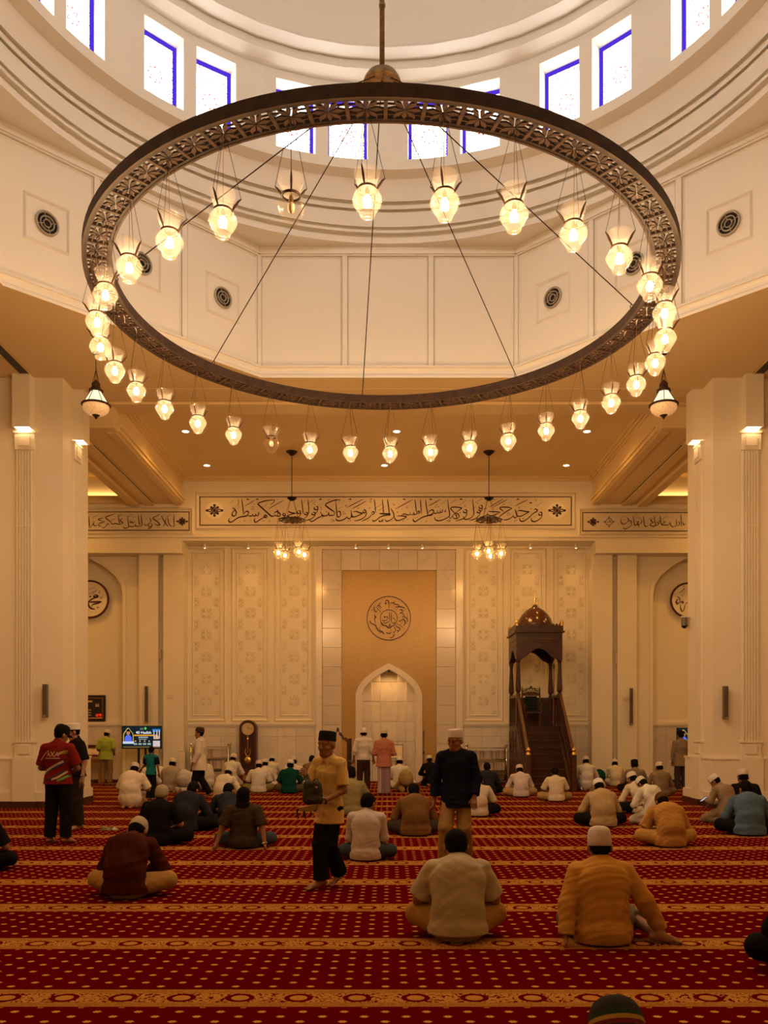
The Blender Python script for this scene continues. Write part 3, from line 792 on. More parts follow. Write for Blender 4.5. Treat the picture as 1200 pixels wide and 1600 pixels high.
# stained glass windows
def stained():
    m, nt, out = nodes_of('stained_glass')
    N = nt.nodes.new; L = nt.links.new
    tc = N('ShaderNodeTexCoord'); sp = N('ShaderNodeSeparateXYZ'); L(tc.outputs['Object'], sp.inputs[0])
    def mth(op, a, c=None):
        n = N('ShaderNodeMath'); n.operation = op
        for i, q in enumerate((a, c)):
            if q is None: continue
            if isinstance(q, (int,float)): n.inputs[i].default_value = q
            else: L(q, n.inputs[i])
        return n.outputs[0]
    u = sp.outputs[0]; v = mth('SUBTRACT', sp.outputs[2], 0.0)
    r = mth('SQRT', mth('ADD', mth('MULTIPLY', u, u), mth('MULTIPLY', v, v)))
    an = mth('ARCTAN2', v, u)
    rosette = mth('LESS_THAN', mth('ABSOLUTE', mth('SUBTRACT', r, mth('ADD', 0.11, mth('MULTIPLY', mth('COSINE', mth('MULTIPLY', an, 8)), 0.035)))), 0.02)
    vo = N('ShaderNodeTexVoronoi'); vo.inputs['Scale'].default_value = 17; vo.inputs['Randomness'].default_value = 0.35; L(tc.outputs['Object'], vo.inputs['Vector'])
    cell = mth('LESS_THAN', vo.outputs['Distance'], 0.27)
    ring = mth('LESS_THAN', mth('ABSOLUTE', mth('SUBTRACT', r, 0.26)), 0.03)
    border = mth('GREATER_THAN', mth('MAXIMUM', mth('ABSOLUTE', u), mth('MULTIPLY', mth('ABSOLUTE', v), 0.575)), 0.29)
    def mix(f, a, b_):
        n = N('ShaderNodeMix'); n.data_type = 'RGBA'; L(f, n.inputs[0])
        if isinstance(a, tuple): n.inputs[6].default_value = (*a,1)
        else: L(a, n.inputs[6])
        n.inputs[7].default_value = (*b_,1); return n.outputs[2]
    c = mix(border, (0.95,0.89,0.80), (0.30,0.24,0.15))
    c = mix(mth('MULTIPLY', cell, mth('GREATER_THAN', r, 0.17)), c, (0.02,0.02,0.12))
    c = mix(rosette, c, (0.12,0.02,0.015)); c = mix(mth('MULTIPLY', ring, cell), c, (0.015,0.03,0.10))
    e = N('ShaderNodeEmission'); e.inputs[1].default_value = WINDOW_GLOW; L(c, e.inputs[0]); L(e.outputs[0], out.inputs[0]); return m
M_STAIN = stained()
hw = RP*math.sin(HW)*1.0; hz = (WZ1-WZ0)/2
pane = MB(); pane.quad((-hw,0,-hz),(hw,0,-hz),(hw,0,hz),(-hw,0,hz))
fr = MB(); fw = 0.065
for (x0,x1,z0_,z1_) in ((-hw,-hw+fw,-hz,hz),(hw-fw,hw,-hz,hz),(-hw+fw,hw-fw,-hz,-hz+fw),(-hw+fw,hw-fw,hz-fw,hz)): fr.bx(x0,x1,-0.04,0,z0_,z1_)
pme = fme = None
for i, w in enumerate(wins):
    loc = (RP*math.cos(w), DC+RP*math.sin(w), (WZ0+WZ1)/2); rot = (0,0,w-PI/2)
    if pme is None:
        o = pane.build('window_%d' % (i+1), M_STAIN, None, loc=loc, rot=rot); pme = o.data
        f = fr.build('window_frame', M_BLUE, o); fme = f.data
    else:
        o = link('window_%d' % (i+1), pme, None, loc, rot); link('window_frame', fme, o)
    struct(o)

# ================================================================== RING CHANDELIER
RX = PX(597, DC); RO, RI = 3.90, 3.545; RZ = EYE+5.88; RH = 0.13
ring = thing('ring_chandelier', 'huge bronze ring chandelier with pierced star band under the dome', 'chandelier', (RX, DC, RZ))
SEG = 128
mb = MB(); mb.lathe([(RO,-0.005),(RO,RH),(RO-0.025,RH),(RO-0.025,-0.005)], SEG); mb.lathe([(RO-0.025,-0.005),(RO,-0.005)], SEG); smooth_angle(mb.build('outer_band', M_BRONZE, ring), 30)
mb = MB(); mb.lathe([(RI,-0.005),(RI,RH),(RI+0.025,RH),(RI+0.025,-0.005),(RI,-0.005)], SEG); smooth_angle(mb.build('inner_band', M_BRONZE, ring), 30)
mb = MB()
for r0, r1 in ((RO-0.06,RO-0.024),(RI+0.024,RI+0.06)): mb.lathe([(r0,0.0),(r1,0.0),(r1,0.025),(r0,0.025),(r0,0.0)], SEG)
mb.build('rails', M_BRONZE_D, ring)
# 64 pierced star panels with cross bars
NS = 64; rm = (RO+RI)/2; tw = 2*PI*rm/NS; rad = (RO-RI)/2-0.055
ROT0 = math.radians(1.9)
sp = MB()
def rhomb(mb, a, l0, l1, w, z0, z1):
    ca, sa = math.cos(a), math.sin(a)
    pts = [(l0,0),(l0+(l1-l0)*0.55,-w/2),(l1,0),(l0+(l1-l0)*0.55,w/2)]
    mb.prism([(u*ca-v*sa, u*sa+v*ca) for u, v in pts], z0, z1, lambda u, v, w_: (u, v, w_))
for k in range(8):
    a = k*PI/4; L = (rad+0.006) if k % 4 == 2 else ((tw/2-0.012) if k % 4 == 0 else 0.150)
    rhomb(sp, a, 0.012, L, 0.052, 0.002, 0.022)
for sx in (-1,1):
    for sy in (-1,1):
        sp.bx(sx*0.098,sx*(tw/2-0.008),sy*0.058,sy*0.070,0.002,0.018); sp.bx(sx*0.088,sx*0.100,sy*0.058,sy*(rad+0.004),0.002,0.018)
STAR = None
bar = None
for k in range(NS):
    a = PI/2-ROT0+2*PI*k/NS
    loc = (rm*math.cos(a), rm*math.sin(a), 0); rz = a-PI/2
    if STAR is None:
        o = sp.build('star_panel', M_BRONZE, ring, loc=loc, rot=(0,0,rz)); STAR = o.data
        mbb = MB(); mbb.bx(-0.018,0.018,-rad-0.004,rad+0.004,-0.003,0.04)
        b2 = a+PI/NS
        o2 = mbb.build('cross_bar', M_BRONZE, ring, loc=(rm*math.cos(b2), rm*math.sin(b2), 0), rot=(0,0,b2-PI/2)); bar = o2.data
    else:
        link('star_panel', STAR, ring, loc, (0,0,rz)); b2 = a+PI/NS
        link('cross_bar', bar, ring, (rm*math.cos(b2), rm*math.sin(b2), 0), (0,0,b2-PI/2))
HUBZ = PZ(130,DC)-RZ
mb = MB(); mb.lathe([(0.265,-0.02),(0.262,0.0),(0.25,0.035),(0.21,0.10),(0.13,0.155),(0.045,0.185),(0.03,0.23),(0.022,0.26)], 28, (0,0,HUBZ)); mb.lathe([(0.265,-0.02),(0.24,-0.02),(0.235,0.01),(0.02,0.02)], 28, (0,0,HUBZ))
smooth_angle(mb.build('hub', pm('aged_brass',(0.22,0.14,0.07),0.38,0.9,var=(12,0.3)), ring), 50)
mb = MB(); mb.tube([(0,0,HUBZ+0.2),(0,0,8.6+EYE+9.0-RZ-EYE)], 0.035, 12); mb.tube([(0,0,HUBZ+1.05),(0,0,HUBZ+1.09)],0.045,12)
mb.build('suspension_rod', MATS['aged_brass'], ring, smooth=True)
for k in range(8):
    a = PI/2+math.radians(6)-k*PI/4
    mb = MB(); p = Vector(((RI+0.02)*math.cos(a), (RI+0.02)*math.sin(a), RH)); q = Vector((0.16*math.cos(a), 0.16*math.sin(a), HUBZ))
    mb.tube([p+Vector((0,0,0.05)), q], 0.008, 6)
    n = 8; mb.tube([p+Vector((0.03*math.cos(2*PI*j/n)*math.cos(a), 0.03*math.cos(2*PI*j/n)*math.sin(a), 0.02+0.03*math.sin(2*PI*j/n))) for j in range(n+1)], 0.006, 5, cap=False)
    mb.build('cable', M_CABLE, ring)

# ------------------------------------------------------------------ glass lamps
def make_lamp(name, label, drop, lit=True, glow='bulb_glow'):
    """origin at the hook; the globe hangs below"""
    t = thing(name, label, 'lamp')
    g = -drop                                     # globe centre height
    mb = MB()
    pr = [(0.080,0.105),(0.092,0.098),(0.122,0.060),(0.141,0.020),(0.143,0.000),(0.136,-0.022),(0.108,-0.070),(0.080,-0.100),(0.068,-0.106),(0.073,-0.113),(0.077,-0.128),(0.068,-0.148),(0.040,-0.162),(0.003,-0.165)]
    mb.lathe(pr, 24, (0,0,g)); mb.build('globe', M_GLOBE, t, smooth=True)
    mb = MB(); mb.lathe([(0.078,0.115),(0.088,0.145),(0.108,0.21),(0.128,0.265),(0.131,0.272)], 24, (0,0,g)); mb.build('glass_cup', M_CUP, t, smooth=True)
    mb = MB(); mb.lathe([(0.080,0.098),(0.092,0.100),(0.094,0.110),(0.092,0.120),(0.080,0.122)], 24, (0,0,g)); mb.build('collar', M_BRONZE, t, smooth=True)
    for k in range(3):
        a = PI/2+k*2*PI/3+0.5
        c, s = math.cos(a), math.sin(a)
        mb = MB(); mb.tube([(r*c, r*s, g+z) for r, z in ((0.088,0.11),(0.105,0.145),(0.128,0.18),(0.150,0.215),(0.168,0.232),(0.178,0.245))], [0.007,0.011,0.013,0.010,0.007,0.004], 6)
        mb.build('arm', M_BRONZE, t)
        mb = MB(); mb.tube([(0.176*c, 0.176*s, g+0.240),(0.02*c, 0.02*s, -0.005)], 0.0028, 4); mb.build('wire', M_CABLE, t)
    mb = MB(); mb.tube([(0,0,g+0.12),(0,0,g+0.10),(0,0,g+0.05)], [0.012,0.022,0.022], 10); mb.tube([(0,0,0.0),(0,0,g+0.12)],0.0035,5); mb.build('socket', M_BRASS, t)
    mb = MB(); mb.ball((0,0,g-0.005),0.040,6,5,(1,1,1.3))
    mb.build('bulb', em(glow, (1.0,0.61,0.285) if glow == 'bulb_glow' else (1.0,0.52,0.16), BULB_GLOW if glow == 'bulb_glow' else SMALL_BULB_GLOW) if lit else pm('dull_bulb',(0.75,0.68,0.58),0.2), t, smooth=True)
    return t
NL = 32
DROP = 0.86
L0 = make_lamp('glass_lamp', '', DROP); L1 = make_lamp('glass_lamp', '', DROP, lit=False)
far, near = [], []
for k in range(NL):
    a = PI/2-ROT0-2*PI*k/NL            # k=0 far side, going right
    p = Vector((RX+rm*math.cos(a), DC+rm*math.sin(a), RZ-0.003))
    d = p.y; px = CX+F*p.x/d; py = HY-F*(p.z-DROP-EYE)/d
    (far if math.sin(a) > -0.12 else near).append((px, py, p, a, k))
used0 = used1 = False
for row, nm in ((sorted(far,key=lambda q: q[0]),'lower'),(sorted(near,key=lambda q: q[0]),'upper')):
    for i, (px, py, p, a, k) in enumerate(row):
        unlit = (nm == 'lower' and abs(px-421) < 14) or (nm == 'upper' and abs(px-450) < 25)
        if nm == 'lower' : lab = 'glass lamp hanging from the far, lower arc of the ring, %s from the left' % ORD[i]
        else: lab = 'glass lamp hanging from the near, upper arc of the ring, %s from the left' % ORD[i]
        lab = ('unlit ' if unlit else 'lit ')+lab
        if unlit:
            if not used1: o = L1; used1 = True
            else: o = copy_tree(L1)
        else:
            if not used0: o = L0; used0 = True
            else: o = copy_tree(L0)
        o.location = p; o.rotation_euler = (random.uniform(-0.02,0.02),0,a+random.uniform(-0.5,0.5)); o['label'] = lab; o['group'] = 'glass lamps of the ring chandelier'
# ------------------------------------------------------------------ two small chandeliers
def small_chandelier(px, side):
    d = 24.2; zt = CEIL; x = PX(px, d)
    t = thing('small_chandelier', 'small bronze leaf-disc chandelier hanging before the %s half of the frieze' % side, 'chandelier', (x, d, zt), 0, 'small chandeliers before the frieze')
    zd = PZ(813,d)-zt; zc = PZ(779,d)-zt
    mb = MB(); mb.lathe([(0.16,0),(0.155,-0.02),(0.06,-0.10),(0.015,-0.12)], 12); mb.build('ceiling_cup', M_BRONZE, t)
    mb = MB(); mb.tube([(0,0,-0.1),(0,0,zc)],0.012,6)
    mb.build('chain', M_CABLE, t)
    mb = MB(); mb.lathe([(0.13,0.03),(0.13,0.0),(0.05,-0.06),(0.01,-0.07)], 14, (0,0,zc)); mb.build('upper_cup', M_BRONZE_D, t)
    for k in range(4):
        a = PI/4+k*PI/2; mb = MB(); mb.tube([(0.06*math.cos(a),0.06*math.sin(a),zc-0.03),(0.26*math.cos(a),0.26*math.sin(a),zd)],0.004,4); mb.build('cable', M_CABLE, t)
    for k in range(16):
        a = 2*PI*k/16+0.1*(k % 2); L = 0.44 if k % 2 else 0.36; mb = MB()
        ca, sa = math.cos(a), math.sin(a)
        def q(u, v, w): return (u*ca-v*sa, u*sa+v*ca, zd+w+(0.02 if k % 2 else 0))
        mb.add([q(0.02,0,0),q(L*0.6,0.06,0.01),q(L,0,-0.03),q(L*0.6,-0.06,0.01),q(L*0.55,0,0.05),q(L*0.55,0,-0.02)], [(0,1,4),(1,2,4),(2,3,4),(3,0,4),(1,0,5),(2,1,5),(3,2,5),(0,3,5)]); mb.build('leaf', M_BRONZE, t)
    mb = MB(); mb.lathe([(0.325,0.012),(0.365,0.012),(0.365,0.0),(0.325,0.0),(0.325,0.012)], 32, (0,0,zd)); mb.build('lamp_plate', M_BRONZE_D, t)
    mb = MB(); mb.lathe([(0.02,0.10),(0.07,0.05),(0.09,0.0),(0.06,-0.05),(0.01,-0.10)], 10, (0,0,zd)); mb.build('boss', M_BRONZE, t)
    return x, d, zt+zd
SL = None
for px, side in ((456,'left'),(764,'right')):
    x, d, z = small_chandelier(px, side)
    off = ((-0.33,0.05),(-0.05,-0.34),(0.08,0.33),(0.34,-0.03)) if side == 'right' else ((-0.36,-0.12),(-0.22,0.24),(0.22,-0.25),(0.34,0.16))
    for j, (ox, oy) in enumerate(off):
        if SL is None: SL = o = make_lamp('glass_lamp', '', 0.93, True, 'small_bulb_glow')
        else: o = copy_tree(SL)
        o.location = (x+ox, d+oy, z+0.002); o.rotation_euler = (0,0,j*0.7)
        o['label'] = 'small lit glass lamp under the %s small chandelier, %s from the left' % (side, ORD[j]); o['group'] = 'lamps of the small chandeliers'
# ------------------------------------------------------------------ beaded lanterns beside the pillars
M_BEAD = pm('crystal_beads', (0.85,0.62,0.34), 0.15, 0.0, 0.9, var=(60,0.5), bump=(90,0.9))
_pb = [n for n in M_BEAD.node_tree.nodes if n.type == 'BSDF_PRINCIPLED'][0]; _pb.inputs['Emission Color'].default_value = (1.0,0.55,0.22,1); _pb.inputs['Emission Strength'].default_value = 0.28   # glow put into the beads; no lamp is built inside
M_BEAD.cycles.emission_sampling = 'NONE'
def lantern(px, side):
    d = 17.2; x = PX(px, d); z = SOF
    t = thing('crystal_lantern', 'beaded crystal lantern with white glass panels hanging beside the %s pillar' % side, 'lantern', (x, d, z), 0, 'crystal lanterns beside the pillars')
    zz = lambda py: PZ(py,d)-z
    mb = MB(); mb.lathe([(0.07,0),(0.06,-0.03),(0.01,-0.05)],10); mb.build('ceiling_cup', M_BRONZE, t)
    mb = MB(); mb.tube([(0,0,-0.04),(0,0,zz(577))],0.008,5)
    for k in range(4):
        a = PI/4+k*PI/2; mb.tube([(0,0,zz(577)),(0.09*math.cos(a),0.09*math.sin(a),zz(606))],0.006,4)
    mb.build('chain', M_BRONZE, t)
    mb = MB(); mb.lathe([(0.02,zz(594)),(0.05,zz(597)),(0.085,zz(600)),(0.08,zz(604)),(0.10,zz(607)),(0.135,zz(609)),(0.14,zz(612)),(0.11,zz(612))],16); mb.build('crown', M_BRONZE, t, smooth=True)
    n = 6; r0, r1, za, zb = 0.10, 0.25, zz(612), zz(632)
    for k in range(n):
        a0, a1 = 2*PI*k/n+0.26, 2*PI*(k+1)/n+0.26
        mb = MB(); mb.quad((r0*math.cos(a0),r0*math.sin(a0),za),(r0*math.cos(a1),r0*math.sin(a1),za),(r1*math.cos(a1),r1*math.sin(a1),zb),(r1*math.cos(a0),r1*math.sin(a0),zb))
        mb.build('glass_panel', em('lantern_glow',(1.0,0.78,0.48),1.35), t)
        mb = MB(); mb.tube([((r0+0.005)*math.cos(a0),(r0+0.005)*math.sin(a0),za),((r1+0.005)*math.cos(a0),(r1+0.005)*math.sin(a0),zb)],0.007,5); mb.build('rib', M_BRONZE, t)
    mb = MB(); mb.lathe([(0.25,zb+0.01),(0.275,zb+0.005),(0.275,zb-0.03),(0.25,zb-0.035)],24)
    for k in range(24):
        a = 2*PI*k/24; mb.ball((0.278*math.cos(a),0.278*math.sin(a),zb-0.012),0.014,6,4)
    mb.build('band', M_BRONZE, t)
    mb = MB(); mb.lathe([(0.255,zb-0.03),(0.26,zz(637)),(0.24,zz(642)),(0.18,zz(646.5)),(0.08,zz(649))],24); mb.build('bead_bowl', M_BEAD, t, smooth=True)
    mb = MB(); mb.lathe([(0.085,zz(648.5)),(0.06,zz(650)),(0.03,zz(652)),(0.01,zz(655))],12); mb.build('finial', M_BRONZE, t, smooth=True)
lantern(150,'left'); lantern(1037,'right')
# ------------------------------------------------------------------ recessed ceiling downlights
def downlight(x, y, z, label, watts, group='recessed ceiling downlights'):
    t = thing('ceiling_downlight', label, 'light', (x, y, z), 0, group)
    mb = MB(); mb.lathe([(0.11,-0.001),(0.115,-0.012),(0.09,-0.012),(0.085,-0.003)],20); mb.build('trim_ring', M_WHITEPL, t, smooth=True)
    mb = MB(); mb.add([(0.085*math.cos(2*PI*k/16),0.085*math.sin(2*PI*k/16),-0.005) for k in range(16)],[tuple(range(16))]); mb.build('lens', em('downlight_lens',(1.0,0.72,0.42),22.0), t)
    ld = bpy.data.lights.new('downlight','SPOT'); ld.energy = watts; ld.color = WARM2; ld.spot_size = math.radians(150); ld.spot_blend = 1.0; ld.shadow_soft_size = 0.08
    lo = bpy.data.objects.new('downlight_lamp', ld); COL.objects.link(lo); lo.parent = t; lo.location = (0,0,-0.03)
    return t
dl = [(-5.33,25.45,'ceiling downlight in the coffer, front row left'),(5.25,25.45,'ceiling downlight in the coffer, front row right'),(-0.1,25.45,'ceiling downlight in the coffer, front row centre'),
      (-5.28,22.57,'ceiling downlight in the coffer, back row left'),(0.23,22.57,'ceiling downlight in the coffer, back row centre'),(5.2,22.57,'ceiling downlight in the coffer, back row right')]
for x, y, lab in dl: downlight(x, y, CEIL, lab, DOWNLIGHT_W*(0.20 if y > 24 else 0.5))
for s in (-1,1):
    for y in (22.2,25.0): downlight(s*10.5, y, CEIL, 'ceiling downlight in the %s side coffer, %s' % ('left' if s < 0 else 'right', 'near' if y < 23 else 'far'), DOWNLIGHT_W)
    for y in (1.0,6.0,11.9,17.0): downlight(s*10.6, y, SOF, 'ceiling downlight over the %s aisle, %s from the rear' % ('left' if s < 0 else 'right', ORD[int(y//5)]), DOWNLIGHT_W*1.0)
for x in (-4.5,0,4.5): downlight(x, 1.6, SOF, 'ceiling downlight over the rear aisle, %s' % ('left' if x < 0 else 'centre' if x == 0 else 'right'), DOWNLIGHT_W*0.55)
# ------------------------------------------------------------------ little spotlights under the frieze
for i, px in enumerate((320,388,556,607,660,829,900)):
    d = 27.0; x = PX(px, d); z = zf-0.001
    t = thing('spotlight', 'tiny white cylinder spotlight under the frieze, %s from the left' % ORD[i], 'spotlight', (x, d, z), 0, 'spotlights under the frieze')
    mb = MB(); mb.tube([(0,0,0),(0,0,-0.03)],0.012,6); mb.tube([(0,0,-0.03),(0,0,-0.14)],0.035,10); mb.build('housing', M_WHITEPL, t)
    mb = MB(); mb.add([(0.028*math.cos(2*PI*k/10),0.028*math.sin(2*PI*k/10),-0.142) for k in range(10)],[tuple(range(10))]); mb.build('lens', em('spot_lens',(1.0,0.8,0.55),9.0), t)
    ld = bpy.data.lights.new('spot','SPOT'); ld.energy = SPOT_W; ld.color = WARM; ld.spot_size = math.radians(85); ld.spot_blend = 0.9; ld.shadow_soft_size = 0.03
    lo = bpy.data.objects.new('spot_lamp', ld); COL.objects.link(lo); lo.parent = t; lo.location = (0,0,-0.15)
